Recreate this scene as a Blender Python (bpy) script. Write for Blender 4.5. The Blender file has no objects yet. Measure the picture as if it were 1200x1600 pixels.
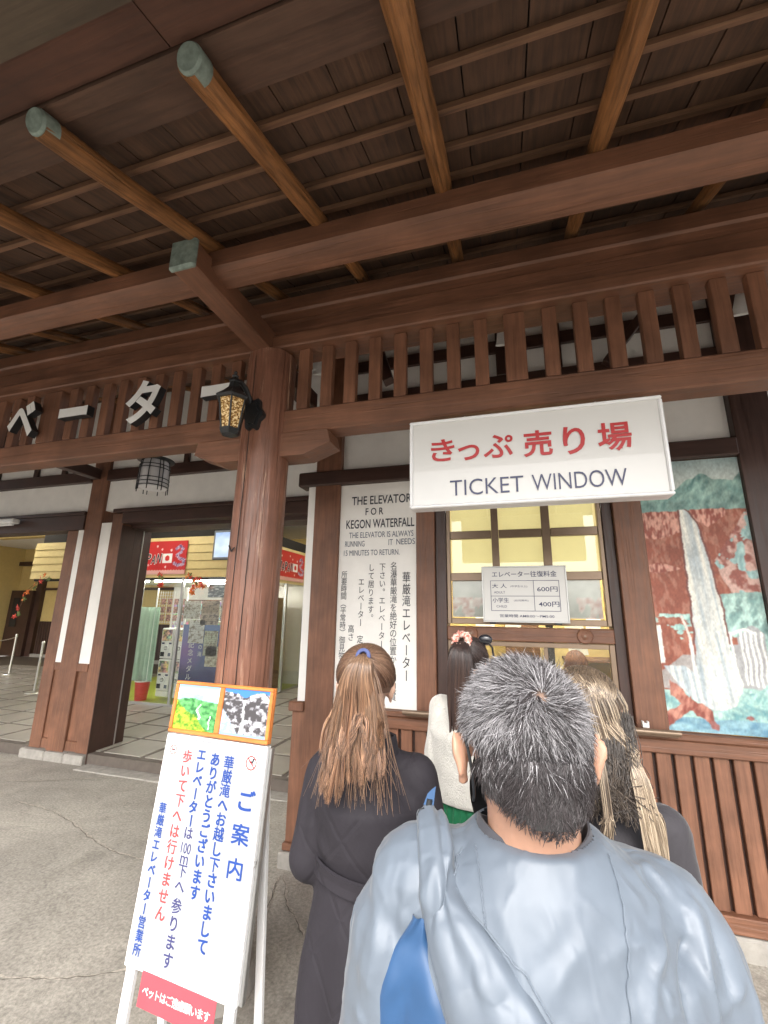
import bpy, math, random
import numpy as np
from mathutils import Vector, Matrix
from mathutils.bvhtree import BVHTree

random.seed(7)
rng = np.random.default_rng(11)
sc = bpy.context.scene
COL = sc.collection
R = math.radians

# ------------------------------------------------------------------ camera
cam_d = bpy.data.cameras.new('camera')
cam = bpy.data.objects.new('camera', cam_d)
COL.objects.link(cam)
sc.camera = cam
YAW, PIT, ROL = R(16.555), R(13.252), R(0.804)
fw = Vector((-math.sin(YAW) * math.cos(PIT), math.cos(YAW) * math.cos(PIT), math.sin(PIT)))
rt = Vector((math.cos(YAW), math.sin(YAW), 0))
up = rt.cross(fw)
r2 = math.cos(ROL) * rt + math.sin(ROL) * up
u2 = -math.sin(ROL) * rt + math.cos(ROL) * up
cam.matrix_world = Matrix(((r2.x, u2.x, -fw.x, 0), (r2.y, u2.y, -fw.y, 0), (r2.z, u2.z, -fw.z, 1.75), (0, 0, 0, 1)))
cam_d.sensor_fit = 'HORIZONTAL'
cam_d.sensor_width = 36
cam_d.lens = 670 / 1200 * 36
cam_d.clip_start = 0.02
cam_d.clip_end = 500

# ------------------------------------------------------------------ sky, sun, exposure
SUN_EL, SUN_AZ = R(40), R(172)          # soft daylight from behind the camera
w = bpy.data.worlds.new('World')
sc.world = w
w.use_nodes = True
nt = w.node_tree
bg = nt.nodes['Background']
sky = nt.nodes.new('ShaderNodeTexSky')
sky.sky_type = 'NISHITA'
sky.sun_disc = False
sky.sun_elevation = SUN_EL
sky.sun_rotation = SUN_AZ
sky.dust_density = 4
sky.air_density = 1.0
hs = nt.nodes.new('ShaderNodeHueSaturation')
hs.inputs['Saturation'].default_value = 0.25
nt.links.new(sky.outputs[0], hs.inputs['Color'])
nt.links.new(hs.outputs[0], bg.inputs['Color'])
bg.inputs['Strength'].default_value = 0.15
sd = bpy.data.lights.new('sun', 'SUN')
sun = bpy.data.objects.new('sun', sd)
COL.objects.link(sun)
sd.energy = 0.5
sd.angle = R(40)
sd.color = (1, 0.95, 0.88)
sdir = Vector((math.sin(SUN_AZ) * math.cos(SUN_EL), math.cos(SUN_AZ) * math.cos(SUN_EL), math.sin(SUN_EL)))
sun.rotation_euler = sdir.to_track_quat('Z', 'Y').to_euler()
sun.location = (2, -6, 8)
vs = sc.view_settings
vs.view_transform = 'Standard'
vs.look = 'None'
vs.exposure = 1.66
vs.gamma = 1
vs.use_curve_mapping = False
sc.cycles.max_bounces = 8
sc.cycles.use_denoising = True

# ------------------------------------------------------------------ helpers: materials
def new_mat(name):
    m = bpy.data.materials.new(name)
    m.use_nodes = True
    n = m.node_tree.nodes
    return m, n, m.node_tree.links, n['Principled BSDF']

def coords(n, l, scale, rnd=True, tilt=0.0):
    g = n.new('ShaderNodeNewGeometry')
    mp = n.new('ShaderNodeMapping')
    mp.inputs['Scale'].default_value = scale
    if tilt:
        vr = n.new('ShaderNodeVectorRotate'); vr.rotation_type = 'X_AXIS'; vr.inputs['Angle'].default_value = -tilt
        l.new(g.outputs['Position'], vr.inputs['Vector']); oi = n.new('ShaderNodeObjectInfo')
        mu = n.new('ShaderNodeMath'); mu.operation = 'MULTIPLY'; mu.inputs[1].default_value = 37; l.new(oi.outputs['Random'], mu.inputs[0])
        ad = n.new('ShaderNodeVectorMath'); ad.operation = 'ADD'; l.new(vr.outputs[0], ad.inputs[0]); l.new(mu.outputs[0], ad.inputs[1]); l.new(ad.outputs[0], mp.inputs['Vector'])
        return mp
    if rnd:
        oi = n.new('ShaderNodeObjectInfo')
        mu = n.new('ShaderNodeMath'); mu.operation = 'MULTIPLY'; mu.inputs[1].default_value = 37
        l.new(oi.outputs['Random'], mu.inputs[0])
        ad = n.new('ShaderNodeVectorMath'); ad.operation = 'ADD'
        l.new(g.outputs['Position'], ad.inputs[0]); l.new(mu.outputs[0], ad.inputs[1])
        l.new(ad.outputs[0], mp.inputs['Vector'])
    else:
        l.new(g.outputs['Position'], mp.inputs['Vector'])
    return mp

def noise(n, l, vec, scale, detail=5, rough=0.6, dist=0.0):
    t = n.new('ShaderNodeTexNoise')
    t.inputs['Scale'].default_value = scale
    t.inputs['Detail'].default_value = detail
    t.inputs['Roughness'].default_value = rough
    t.inputs['Distortion'].default_value = dist
    l.new(vec.outputs[0], t.inputs['Vector'])
    return t

def ramp(n, l, src, stops):
    r = n.new('ShaderNodeValToRGB')
    e = r.color_ramp.elements
    while len(e) < len(stops): e.new(0.5)
    for i, (p, c) in enumerate(stops):
        e[i].position = p; e[i].color = (*c, 1)
    l.new(src, r.inputs[0])
    return r

def bump(n, l, b, src, strength, dist=0.004):
    bn = n.new('ShaderNodeBump')
    bn.inputs['Strength'].default_value = strength
    bn.inputs['Distance'].default_value = dist
    l.new(src, bn.inputs['Height'])
    l.new(bn.outputs[0], b.inputs['Normal'])
    return bn

def mix(n, l, fac, a, b, mode='MIX'):
    m = n.new('ShaderNodeMix'); m.data_type = 'RGBA'; m.blend_type = mode
    for k, v in ((0, fac), (6, a), (7, b)):
        if hasattr(v, 'links') or hasattr(v, 'is_output') : l.new(v, m.inputs[k])
        elif k == 0: m.inputs[0].default_value = v
        else: m.inputs[k].default_value = (*v, 1)
    return m.outputs[2]

def wood(name, c, axis, var=0.25, rough=0.5, b=0.35, grain=9.0, worn=None, wear=0.62, cracks=0, tilt=0.0):
    """c base colour, grain running along world axis"""
    m, n, l, bs = new_mat(name)
    s = [grain] * 3; s[axis] = grain * 0.06
    mp = coords(n, l, s, True, tilt)
    t = noise(n, l, mp, 6, 6, 0.62, 0.4)
    mp2 = coords(n, l, (1.3, 1.3, 1.3))
    t2 = noise(n, l, mp2, 2.2, 4)
    lo = tuple(x * (1 - var) for x in c); hi = tuple(min(1, x * (1 + var)) for x in c)
    r1 = ramp(n, l, t.outputs[0], [(0.3, lo), (0.7, hi)])
    r2_ = ramp(n, l, t2.outputs[0], [(0.3, (0.68,) * 3), (0.7, (1.2,) * 3)])
    out = mix(n, l, 1.0, r1.outputs[0], r2_.outputs[0], 'MULTIPLY')
    if worn:
        s3 = [22] * 3; s3[axis] = 1.6
        t3 = noise(n, l, coords(n, l, s3), 1.0, 6, 0.7)
        f = ramp(n, l, t3.outputs[0], [(wear, (0,) * 3), (wear + 0.08, (1,) * 3)])
        out = mix(n, l, f.outputs[0], out, worn)
    l.new(out, bs.inputs['Base Color'])
    rr = ramp(n, l, t.outputs[0], [(0.3, (rough - 0.08,) * 3), (0.7, (rough + 0.12,) * 3)])
    l.new(rr.outputs[0], bs.inputs['Roughness'])
    h = t.outputs[0]
    if cracks:
        s4 = [26] * 3; s4[axis] = 0.8
        v = noise(n, l, coords(n, l, s4, True, tilt), 1.0, 3, 0.5)
        cr = ramp(n, l, v.outputs[0], [(0.5 - cracks, (0,) * 3), (0.5, (1,) * 3)])
        mm = n.new('ShaderNodeMath'); mm.operation = 'ADD'
        l.new(cr.outputs[0], mm.inputs[0]); l.new(t.outputs[0], mm.inputs[1]); h = mm.outputs[0]
    bump(n, l, bs, h, b, 0.004)
    return m

def plain(name, c, rough=0.5, var=0.08, b=0.05, scale=12, metal=0.0, bscale=60, emit=None, coat=0):
    m, n, l, bs = new_mat(name)
    mp = coords(n, l, (1, 1, 1))
    t = noise(n, l, mp, scale, 5)
    r1 = ramp(n, l, t.outputs[0], [(0.3, tuple(x * (1 - var) for x in c)), (0.7, tuple(min(1, x * (1 + var)) for x in c))])
    l.new(r1.outputs[0], bs.inputs['Base Color'])
    bs.inputs['Roughness'].default_value = rough
    bs.inputs['Metallic'].default_value = metal
    if coat: bs.inputs['Coat Weight'].default_value = coat
    if b:
        t2 = noise(n, l, mp, bscale, 3)
        bump(n, l, bs, t2.outputs[0], b, 0.003)
    if emit:
        bs.inputs['Emission Color'].default_value = (*emit[0], 1)
        bs.inputs['Emission Strength'].default_value = emit[1]
    return m

def vcol_mat(name, rough=0.6, b=0.1, bscale=80, coat=0, spec=0.5, sheen=0):
    m, n, l, bs = new_mat(name)
    a = n.new('ShaderNodeAttribute'); a.attribute_name = 'Col'
    l.new(a.outputs['Color'], bs.inputs['Base Color'])
    bs.inputs['Roughness'].default_value = rough
    bs.inputs['Specular IOR Level'].default_value = spec
    if coat: bs.inputs['Coat Weight'].default_value = coat
    if b:
        t2 = noise(n, l, coords(n, l, (1, 1, 1), False), bscale, 3)
        bump(n, l, bs, t2.outputs[0], b, 0.002)
    return m

# ------------------------------------------------------------------ helpers: objects
def tag(o, label=None, cat=None, group=None, kind=None):
    if label: o['label'] = label
    if cat: o['category'] = cat
    if group: o['group'] = group
    if kind: o['kind'] = kind
    return o

def thing(name, loc, label, cat, group=None, rz=0, kind=None):
    o = bpy.data.objects.new(name, None)
    o.empty_display_size = 0.1
    COL.objects.link(o)
    o.location = loc
    o.rotation_euler = (0, 0, rz)
    tag(o, label, cat, group, kind)
    bpy.context.view_layer.update()
    return o

def link(name, me, mat=None, parent=None, world=True):
    o = bpy.data.objects.new(name, me)
    COL.objects.link(o)
    if mat is not None:
        for mm in (mat if isinstance(mat, (list, tuple)) else [mat]): me.materials.append(mm)
    if parent is not None:
        o.parent = parent
        if world:
            bpy.context.view_layer.update()
            o.matrix_parent_inverse = parent.matrix_world.inverted()
    return o

class MB:
    def __init__(s): s.v = []; s.f = []; s.sm = False; s.c = None
    def add(s, vs_, fs):
        b = len(s.v); s.v += [tuple(p) for p in vs_]; s.f += [tuple(i + b for i in f) for f in fs]; return s
    def box(s, x0, x1, y0, y1, z0, z1, c=0.0, M=None):
        c = min(c, 0.45 * min(x1 - x0, y1 - y0, z1 - z0))
        if c <= 0:
            p = [(x, y, z) for x in (x0, x1) for y in (y0, y1) for z in (z0, z1)]
            f = [(0, 1, 3, 2), (4, 6, 7, 5), (0, 4, 5, 1), (2, 3, 7, 6), (0, 2, 6, 4), (1, 5, 7, 3)]
        else:
            p = []; idx = {}
            X = (x0, x1); Y = (y0, y1); Z = (z0, z1)
            for i in (0, 1):
                for j in (0, 1):
                    for k in (0, 1):
                        sx, sy, sz = (1 - 2 * i) * c, (1 - 2 * j) * c, (1 - 2 * k) * c
                        for a, q in enumerate(((X[i], Y[j] + sy, Z[k] + sz), (X[i] + sx, Y[j], Z[k] + sz), (X[i] + sx, Y[j] + sy, Z[k]))):
                            idx[i, j, k, a] = len(p); p.append(q)
            f = []
            for i in (0, 1):
                f.append(tuple(idx[i, j, k, 0] for j, k in ((0, 0), (0, 1), (1, 1), (1, 0))))
                f.append(tuple(idx[j, i, k, 1] for j, k in ((0, 0), (1, 0), (1, 1), (0, 1))))
                f.append(tuple(idx[j, k, i, 2] for j, k in ((0, 0), (0, 1), (1, 1), (1, 0))))
            for i in (0, 1):
                for j in (0, 1):
                    f.append((idx[i, j, 0, 0], idx[i, j, 1, 0], idx[i, j, 1, 1], idx[i, j, 0, 1]))
                    f.append((idx[i, 0, j, 0], idx[i, 1, j, 0], idx[i, 1, j, 2], idx[i, 0, j, 2]))
                    f.append((idx[0, i, j, 1], idx[1, i, j, 1], idx[1, i, j, 2], idx[0, i, j, 2]))
            for i in (0, 1):
                for j in (0, 1):
                    for k in (0, 1): f.append(tuple(idx[i, j, k, a] for a in range(3)))
        if M is not None: p = [M @ Vector(q) for q in p]
        return s.add(p, f)
    def cyl(s, p0, p1, r0, r1=None, n=16, caps=True):
        p0 = Vector(p0); p1 = Vector(p1); r1 = r0 if r1 is None else r1
        d = (p1 - p0).normalized(); a = d.orthogonal().normalized(); b = d.cross(a)
        vs_ = []
        for p, r in ((p0, r0), (p1, r1)):
            for i in range(n):
                t = 2 * math.pi * i / n
                vs_.append(p + (a * math.cos(t) + b * math.sin(t)) * r)
        f = [(i, (i + 1) % n, n + (i + 1) % n, n + i) for i in range(n)]
        if caps: f += [tuple(range(n - 1, -1, -1)), tuple(range(n, 2 * n))]
        return s.add(vs_, f)
    def tube(s, pts, r, n=8):
        pts = [Vector(p) for p in pts]; vs_ = []; f = []
        rs = r if isinstance(r, (list, tuple)) else [r] * len(pts)
        a = None
        for i, p in enumerate(pts):
            d = (pts[min(i + 1, len(pts) - 1)] - pts[max(i - 1, 0)]).normalized()
            a = d.orthogonal().normalized() if a is None else (a - d * a.dot(d)).normalized()
            b = d.cross(a)
            for k in range(n):
                t = 2 * math.pi * k / n
                vs_.append(p + (a * math.cos(t) + b * math.sin(t)) * rs[i])
        for i in range(len(pts) - 1):
            for k in range(n):
                f.append((i * n + k, i * n + (k + 1) % n, (i + 1) * n + (k + 1) % n, (i + 1) * n + k))
        f += [tuple(range(n - 1, -1, -1)), tuple(range((len(pts) - 1) * n, len(pts) * n))]
        return s.add(vs_, f)
    def lathe(s, c, prof, n=20, axis='z'):
        """prof: list of (r, h)"""
        vs_ = []
        for r, h in prof:
            for k in range(n):
                t = 2 * math.pi * k / n
                q = (r * math.cos(t), r * math.sin(t), h)
                if axis == 'y': q = (q[0], q[2], q[1])
                vs_.append((c[0] + q[0], c[1] + q[1], c[2] + q[2]))
        f = []
        for i in range(len(prof) - 1):
            for k in range(n):
                f.append((i * n + k, i * n + (k + 1) % n, (i + 1) * n + (k + 1) % n, (i + 1) * n + k))
        return s.add(vs_, f)
    def prism(s, prof, x0, x1, axis=0):
        """profile (a, b) in the two other axes swept along axis"""
        n = len(prof); vs_ = []
        for x in (x0, x1):
            for a, b in prof:
                vs_.append((x, a, b) if axis == 0 else (a, x, b) if axis == 1 else (a, b, x))
        f = [(i, (i + 1) % n, n + (i + 1) % n, n + i) for i in range(n)]
        f += [tuple(range(n - 1, -1, -1)), tuple(range(n, 2 * n))]
        return s.add(vs_, f)
    def build(s, name, mat=None, parent=None, smooth=False):
        me = bpy.data.meshes.new(name)
        me.from_pydata(s.v, [], s.f); me.validate()
        if smooth:
            import bmesh
            bm = bmesh.new(); bm.from_mesh(me)
            bmesh.ops.recalc_face_normals(bm, faces=bm.faces)
            bm.to_mesh(me); bm.free()
            me.polygons.foreach_set('use_smooth', [True] * len(me.polygons))
            me.set_sharp_from_angle(angle=R(40))
        else:
            import bmesh
            bm = bmesh.new(); bm.from_mesh(me)
            bmesh.ops.recalc_face_normals(bm, faces=bm.faces)
            bm.to_mesh(me); bm.free()
        return link(name, me, mat, parent)

def box(name, x0, x1, y0, y1, z0, z1, mat, parent=None, c=0.004):
    return MB().box(x0, x1, y0, y1, z0, z1, c).build(name, mat, parent)

def copies(src, parent, offs):
    """copies of a part (mesh shared) shifted by each offset"""
    out = []
    for d in offs:
        c = src.copy(); COL.objects.link(c); c.parent = parent
        c.matrix_parent_inverse = src.matrix_parent_inverse.copy()
        c.location = Vector(src.location) + Vector(d)
        out.append(c)
        for g in src.children:
            k = g.copy(); COL.objects.link(k); k.parent = c
    return out

def smooth_fix(me, ang=40):
    me.polygons.foreach_set('use_smooth', [True] * len(me.polygons))
    me.set_sharp_from_angle(angle=R(ang))

# ------------------------------------------------------------------ helpers: lettering
_glyph = {}
def glyph(ch, off=0.0, ext=0.0):
    k = (ch, off, ext)
    if k not in _glyph:
        cu = bpy.data.curves.new('glyph', 'FONT')
        cu.body = ch; cu.size = 1; cu.offset = off; cu.extrude = ext
        cu.resolution_u = 4
        o = bpy.data.objects.new('glyph', cu)
        COL.objects.link(o)
        dg = bpy.context.evaluated_depsgraph_get()
        me = bpy.data.meshes.new_from_object(o.evaluated_get(dg))
        v = np.empty(len(me.vertices) * 3); me.vertices.foreach_get('co', v)
        f = [tuple(p.vertices) for p in me.polygons]
        _glyph[k] = (v.reshape(-1, 3), f)
        bpy.data.objects.remove(o); bpy.data.meshes.remove(me); bpy.data.curves.remove(cu)
    return _glyph[k]

def text_h(name, s, mat, parent, O, xd, yd, width, height=None, off=0.0, ext=0.0, lift=0.002, align='c', shear=0.0):
    v, f = glyph(s, off, ext)
    if not len(v): return None
    xd = Vector(xd); yd = Vector(yd); n = xd.cross(yd).normalized()
    lo = v.min(0); hi = v.max(0)
    sx = width / (hi[0] - lo[0]); sy = (height / (hi[1] - lo[1])) if height else sx
    cx = (lo[0] + hi[0]) / 2 if align == 'c' else lo[0]; cy = (lo[1] + hi[1]) / 2
    O = Vector(O); pts = []
    for p in v:
        X = (p[0] - cx) * sx; Y = (p[1] - cy) * sy
        pts.append(O + xd * (X + shear * Y) + yd * Y + n * (lift + p[2] * sx))
    mb = MB(); mb.v = [tuple(p) for p in pts]; mb.f = list(f)
    return mb.build(name, mat, parent)

def text_v(name, s, mat, parent, top, xd, yd, pitch, size, off=0.0, wide=1.0, lift=0.002):
    """vertical line of characters; top = top centre of the first one"""
    xd = Vector(xd); yd = Vector(yd); n = xd.cross(yd).normalized(); top = Vector(top)
    mb = MB()
    for i, ch in enumerate(s):
        if ch in ' \u3000': continue
        kj = ch > '\u3040'
        v, f = glyph(ch, 0.0 if kj else off)
        c = top - yd * (pitch * (i + 0.5))
        pts = []
        for p in v:
            X = p[0] - 0.5; Y = p[1] - 0.37
            if ch in 'ー（）~〜': X, Y = Y, -X
            if ch in '。、': X += 0.55; Y += 0.55
            if ch in 'っッょゃ': X += 0.1; Y += 0.1
            if ch.isascii(): X += 0.2
            pts.append(c + xd * (X * size * wide) + yd * (Y * size) + n * lift)
        mb.add(pts, f)
        if kj and off > 0.004:      # a heavier brush: the strokes laid down again, slightly shifted
            h = off * (0.42 if ch > '\u4dff' else 0.62)
            for q_, (dx, dy) in enumerate(((h, h), (-h, h), (h, -h), (-h, -h))):
                if len(v) > 260: dx *= 0.6; dy *= 0.6
                mb.add([p + xd * (dx * size) + yd * (dy * size) + n * (0.0001 * (q_ + 1)) for p in pts], f)
    return mb.build(name, mat, parent)

def text_row(name, s, mat, parent, O, xd, yd, width, size, off=0.0, lift=0.002):
    xd = Vector(xd); yd = Vector(yd); n = xd.cross(yd).normalized(); p_ = width / len(s); mb = MB()
    for i, ch in enumerate(s):
        v, f = glyph(ch, 0.0)
        c = Vector(O) + xd * (p_ * (i + 0.5) - width / 2); h = off * 0.5
        for q_, (dx, dy) in enumerate(((h, h), (-h, h), (h, -h), (-h, -h))):
            mb.add([c + xd * ((p[0] - 0.5 + dx) * size) + yd * ((p[1] - 0.37 + dy) * size) + n * (lift + 0.0001 * q_) for p in v], f)
    return mb.build(name, mat, parent)

# ------------------------------------------------------------------ helpers: painted prints
def _h(ix, iy, s):
    n = (ix * 374761393 + iy * 668265263 + s * 1274126177) & 0x7fffffff
    n = (n ^ (n >> 13)) * 1274126177 & 0x7fffffff
    return ((n ^ (n >> 16)) & 0xffff) / 65535.0
def vn(x, y, s=0):
    x = np.asarray(x, float); y = np.asarray(y, float)
    ix = np.floor(x).astype(np.int64); iy = np.floor(y).astype(np.int64)
    fx = x - ix; fy = y - iy; fx = fx * fx * (3 - 2 * fx); fy = fy * fy * (3 - 2 * fy)
    a = _h(ix, iy, s); b = _h(ix + 1, iy, s); c = _h(ix, iy + 1, s); d = _h(ix + 1, iy + 1, s)
    return (a * (1 - fx) + b * fx) * (1 - fy) + (c * (1 - fx) + d * fx) * fy
def fbm(x, y, s=0, o=4):
    t = 0; a = 0.5; k = 1
    for i in range(o): t = t + a * vn(x * k, y * k, s + i); a *= 0.5; k *= 2
    return t / (1 - 0.5 ** o)
def inpoly(u, v, P):
    c = np.zeros(u.shape, bool); n = len(P)
    for i in range(n):
        x1, y1 = P[i]; x2, y2 = P[(i + 1) % n]
        if y1 == y2: continue
        m = ((y1 > v) != (y2 > v)) & (u < (x2 - x1) * (v - y1) / (y2 - y1) + x1)
        c ^= m
    return c
def paint(name, parent, O, xd, yd, wd, ht, nx, ny, fn, mat, lift=0.0):
    """a sheet of small faces coloured by fn(u, v); O is its top left corner, v runs down"""
    u, v = np.meshgrid(np.linspace(0, 1, nx + 1), np.linspace(0, 1, ny + 1))
    xd = np.array(Vector(xd)); yd = np.array(Vector(yd)); O = np.array(Vector(O)); n = np.cross(xd, yd)
    P = O + u[..., None] * wd * xd - v[..., None] * ht * yd + n * lift
    i = np.arange((nx + 1) * (ny + 1)).reshape(ny + 1, nx + 1)
    F = np.stack([i[1:, :-1], i[1:, 1:], i[:-1, 1:], i[:-1, :-1]], -1).reshape(-1, 4)
    me = bpy.data.meshes.new(name)
    me.from_pydata(P.reshape(-1, 3).tolist(), [], F.tolist())
    col = np.clip(fn(u, v), 0, 1).reshape(-1, 3)
    a = me.color_attributes.new('Col', 'FLOAT_COLOR', 'POINT')
    a.data.foreach_set('color', np.c_[col, np.ones(len(col))].astype(np.float32).ravel())
    return link(name, me, mat, parent)
def lerp(a, b, t): return np.asarray(a) * (1 - t[..., None]) + np.asarray(b) * t[..., None]
def put(c, m, col): c[m] = col if np.ndim(col) == 1 else col[m]; return c
X3 = Vector((1, 0, 0)); Z3 = Vector((0, 0, 1))

# ------------------------------------------------------------------ materials
PB = (0.178, 0.078, 0.043)
DB = (0.055, 0.026, 0.019)
m_px = wood('brown_paint_along_x', PB, 0, cracks=0.025, worn=(0.27, 0.15, 0.10), wear=0.73)
m_py = wood('brown_paint_along_y', PB, 1)
m_pz = wood('brown_paint_upright', (0.195, 0.086, 0.048), 2, cracks=0.02, worn=(0.30, 0.17, 0.12), wear=0.74)
m_col = wood('worn_highlit_column_paint', (0.22, 0.098, 0.062), 2, rough=0.36, b=0.9, worn=(0.46, 0.28, 0.19), wear=0.57, cracks=0.05)  # pale streaks: worn wood together with gloss highlights painted into the colour
m_dx = wood('dark_paint_along_x', DB, 0, rough=0.45)
m_dz = wood('dark_paint_upright', DB, 2, rough=0.42)
m_log = wood('bare_cedar_log', (0.25, 0.108, 0.036), 1, var=0.6, rough=0.5, b=0.8, cracks=0.04, grain=12, tilt=0.3455)
m_bat = wood('roof_batten_wood', (0.185, 0.098, 0.055), 0, var=0.4, rough=0.7, b=0.5)
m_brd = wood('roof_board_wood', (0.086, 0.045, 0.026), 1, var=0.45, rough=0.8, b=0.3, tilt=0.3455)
m_fas = wood('fascia_plank_wood', (0.100, 0.055, 0.036), 0, var=0.3, rough=0.7, b=0.3)
m_plas = plain('white_plaster', (0.86, 0.84, 0.80), 0.85, 0.05, 0.15, 5)
m_sign = plain('white_sign_face', (0.61, 0.60, 0.575), 0.3, 0.015, 0.0, 3, coat=0.3)
m_rim = plain('white_painted_metal', (0.78, 0.78, 0.78), 0.35, 0.03, 0.03)
m_alu = plain('grey_aluminium', (0.42, 0.42, 0.41), 0.35, 0.05, 0.03, metal=0.8)
m_brz = plain('bronze_aluminium', (0.23, 0.165, 0.115), 0.38, 0.08, 0.04, metal=0.45)
m_blk = plain('black_iron', (0.018, 0.02, 0.022), 0.42, 0.2, 0.4, 20)
m_cap = plain('verdigris_copper', (0.20, 0.25, 0.215), 0.55, 0.35, 0.3, 30, metal=0.2)
m_capl = plain('patch_of_pale_verdigris', (0.42, 0.60, 0.55), 0.6, 0.1, 0.1, 30)
m_red = plain('red_lettering', (0.42, 0.010, 0.012), 0.35, 0.03, 0)
m_navy = plain('navy_lettering', (0.02, 0.025, 0.09), 0.35, 0.03, 0)
m_ink = plain('black_lettering', (0.03, 0.032, 0.045), 0.6, 0.1, 0)
m_inkg = plain('faded_grey_lettering', (0.10, 0.12, 0.17), 0.6, 0.1, 0)
m_blue = plain('blue_lettering', (0.012, 0.055, 0.27), 0.5, 0.05, 0)
m_pink = plain('faded_red_lettering', (0.50, 0.06, 0.06), 0.5, 0.05, 0)
m_viol = plain('violet_grey_lettering', (0.05, 0.05, 0.15), 0.5, 0.05, 0)
m_yel = plain('yellow_siding_paint', (0.66, 0.53, 0.24), 0.55, 0.05, 0.05)
m_yelw = plain('yellow_wall_paint', (0.62, 0.47, 0.19), 0.8, 0.05, 0.08)
m_white = plain('white_plastic', (0.78, 0.78, 0.76), 0.4, 0.03, 0)
m_dark = plain('dark_recess', (0.02, 0.017, 0.015), 0.8, 0.1, 0)
m_tube = plain('lit_tube', (1, 1, 1), 0.5, 0, 0, emit=((1, 0.96, 0.86), 19))
m_print = vcol_mat('printed_picture', 0.32, 0.02, 60, coat=0.2)
m_mural = vcol_mat('mural_paint', 0.55, 0.35, 70)
m_stone = plain('grey_stone', (0.30, 0.28, 0.25), 0.85, 0.18, 0.5, 14, bscale=90)

def glass(name, tint=(1, 1, 1), rough=0.0):
    m, n, l, b = new_mat(name)
    n.remove(b)
    gl = n.new('ShaderNodeBsdfGlossy'); gl.inputs['Roughness'].default_value = rough + 0.01
    tr = n.new('ShaderNodeBsdfTransparent'); tr.inputs['Color'].default_value = (*tint, 1)
    lw_ = n.new('ShaderNodeLayerWeight'); lw_.inputs['Blend'].default_value = 0.5
    pw = n.new('ShaderNodeMath'); pw.operation = 'POWER'; pw.inputs[1].default_value = 4; l.new(lw_.outputs['Facing'], pw.inputs[0])
    fr = n.new('ShaderNodeMath'); fr.operation = 'MULTIPLY_ADD'; fr.inputs[1].default_value = 0.8; fr.inputs[2].default_value = 0.045; l.new(pw.outputs[0], fr.inputs[0])
    mx = n.new('ShaderNodeMixShader')
    l.new(fr.outputs[0], mx.inputs[0]); l.new(tr.outputs[0], mx.inputs[1]); l.new(gl.outputs[0], mx.inputs[2])
    l.new(mx.outputs[0], n['Material Output'].inputs['Surface'])
    return m
m_glass = glass('window_glass', (0.93, 0.95, 0.94))

def concrete(name, c, dark=0.55, lo=0.36):
    m, n, l, b = new_mat(name)
    mp = coords(n, l, (1, 1, 1), False)
    t1 = noise(n, l, mp, 1.1, 6, 0.62, 0.6)
    t2 = noise(n, l, mp, 55, 4, 0.7)
    t3 = noise(n, l, mp, 4.5, 7, 0.72, 0.8)
    r1 = ramp(n, l, t1.outputs[0], [(0.3, tuple(x * 0.72 for x in c)), (0.68, tuple(x * 1.2 for x in c))])
    r2_ = ramp(n, l, t2.outputs[0], [(0.3, (0.62,) * 3), (0.7, (1.25,) * 3)])
    r3 = ramp(n, l, t3.outputs[0], [(lo, (dark,) * 3), (lo + 0.13, (1,) * 3)])
    o = mix(n, l, 1.0, mix(n, l, 1.0, r1.outputs[0], r2_.outputs[0], 'MULTIPLY'), r3.outputs[0], 'MULTIPLY')
    l.new(o, b.inputs['Base Color'])
    b.inputs['Roughness'].default_value = 0.85
    b2 = n.new('ShaderNodeBump'); b2.inputs['Strength'].default_value = 0.35; b2.inputs['Distance'].default_value = 0.02
    l.new(t3.outputs[0], b2.inputs['Height'])
    b1 = bump(n, l, b, t2.outputs[0], 0.5, 0.004)
    l.new(b2.outputs[0], b1.inputs['Normal'])
    return m
m_conc = concrete('worn_concrete', (0.315, 0.290, 0.250), 0.80, 0.33)
m_tile = plain('floor_tile', (0.30, 0.275, 0.24), 0.32, 0.12, 0.05, 3)
m_grout = plain('dark_floor_band', (0.105, 0.085, 0.07), 0.6, 0.15, 0.1)

# ------------------------------------------------------------------ ground
def ground():
    xs = np.concatenate([[-300, -60, -20], np.arange(-9, 5, 0.1), [8, 20, 60, 300]])
    ys = np.concatenate([[-300, -60, -20, -6], np.arange(-1, 4.4, 0.1), [4.42, 8, 30, 300]])
    X, Y = np.meshgrid(xs, ys)
    Z = (fbm(X * 0.9, Y * 0.9, 3) - 0.5) * 0.02 * (np.abs(Y - 1.6) < 3) * (np.abs(X + 2) < 7)
    Z = np.minimum(Z, 0.004)
    i = np.arange(X.size).reshape(X.shape)
    F = np.stack([i[:-1, :-1], i[:-1, 1:], i[1:, 1:], i[1:, :-1]], -1).reshape(-1, 4)
    me = bpy.data.meshes.new('ground')
    me.from_pydata(np.stack([X, Y, Z], -1).reshape(-1, 3).tolist(), [], F.tolist())
    smooth_fix(me)
    return link('ground', me, m_conc)
g = ground(); tag(g, 'worn grey concrete paving in front of the building, cracked and stained', kind='structure')
m_chip = plain('pale_chipped_concrete', (0.38, 0.34, 0.29), 0.9, 0.3, 0.5, 60)
m_crk = plain('crack_shadow_dirt', (0.13, 0.115, 0.095), 0.95, 0.4, 0.5, 60)
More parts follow.
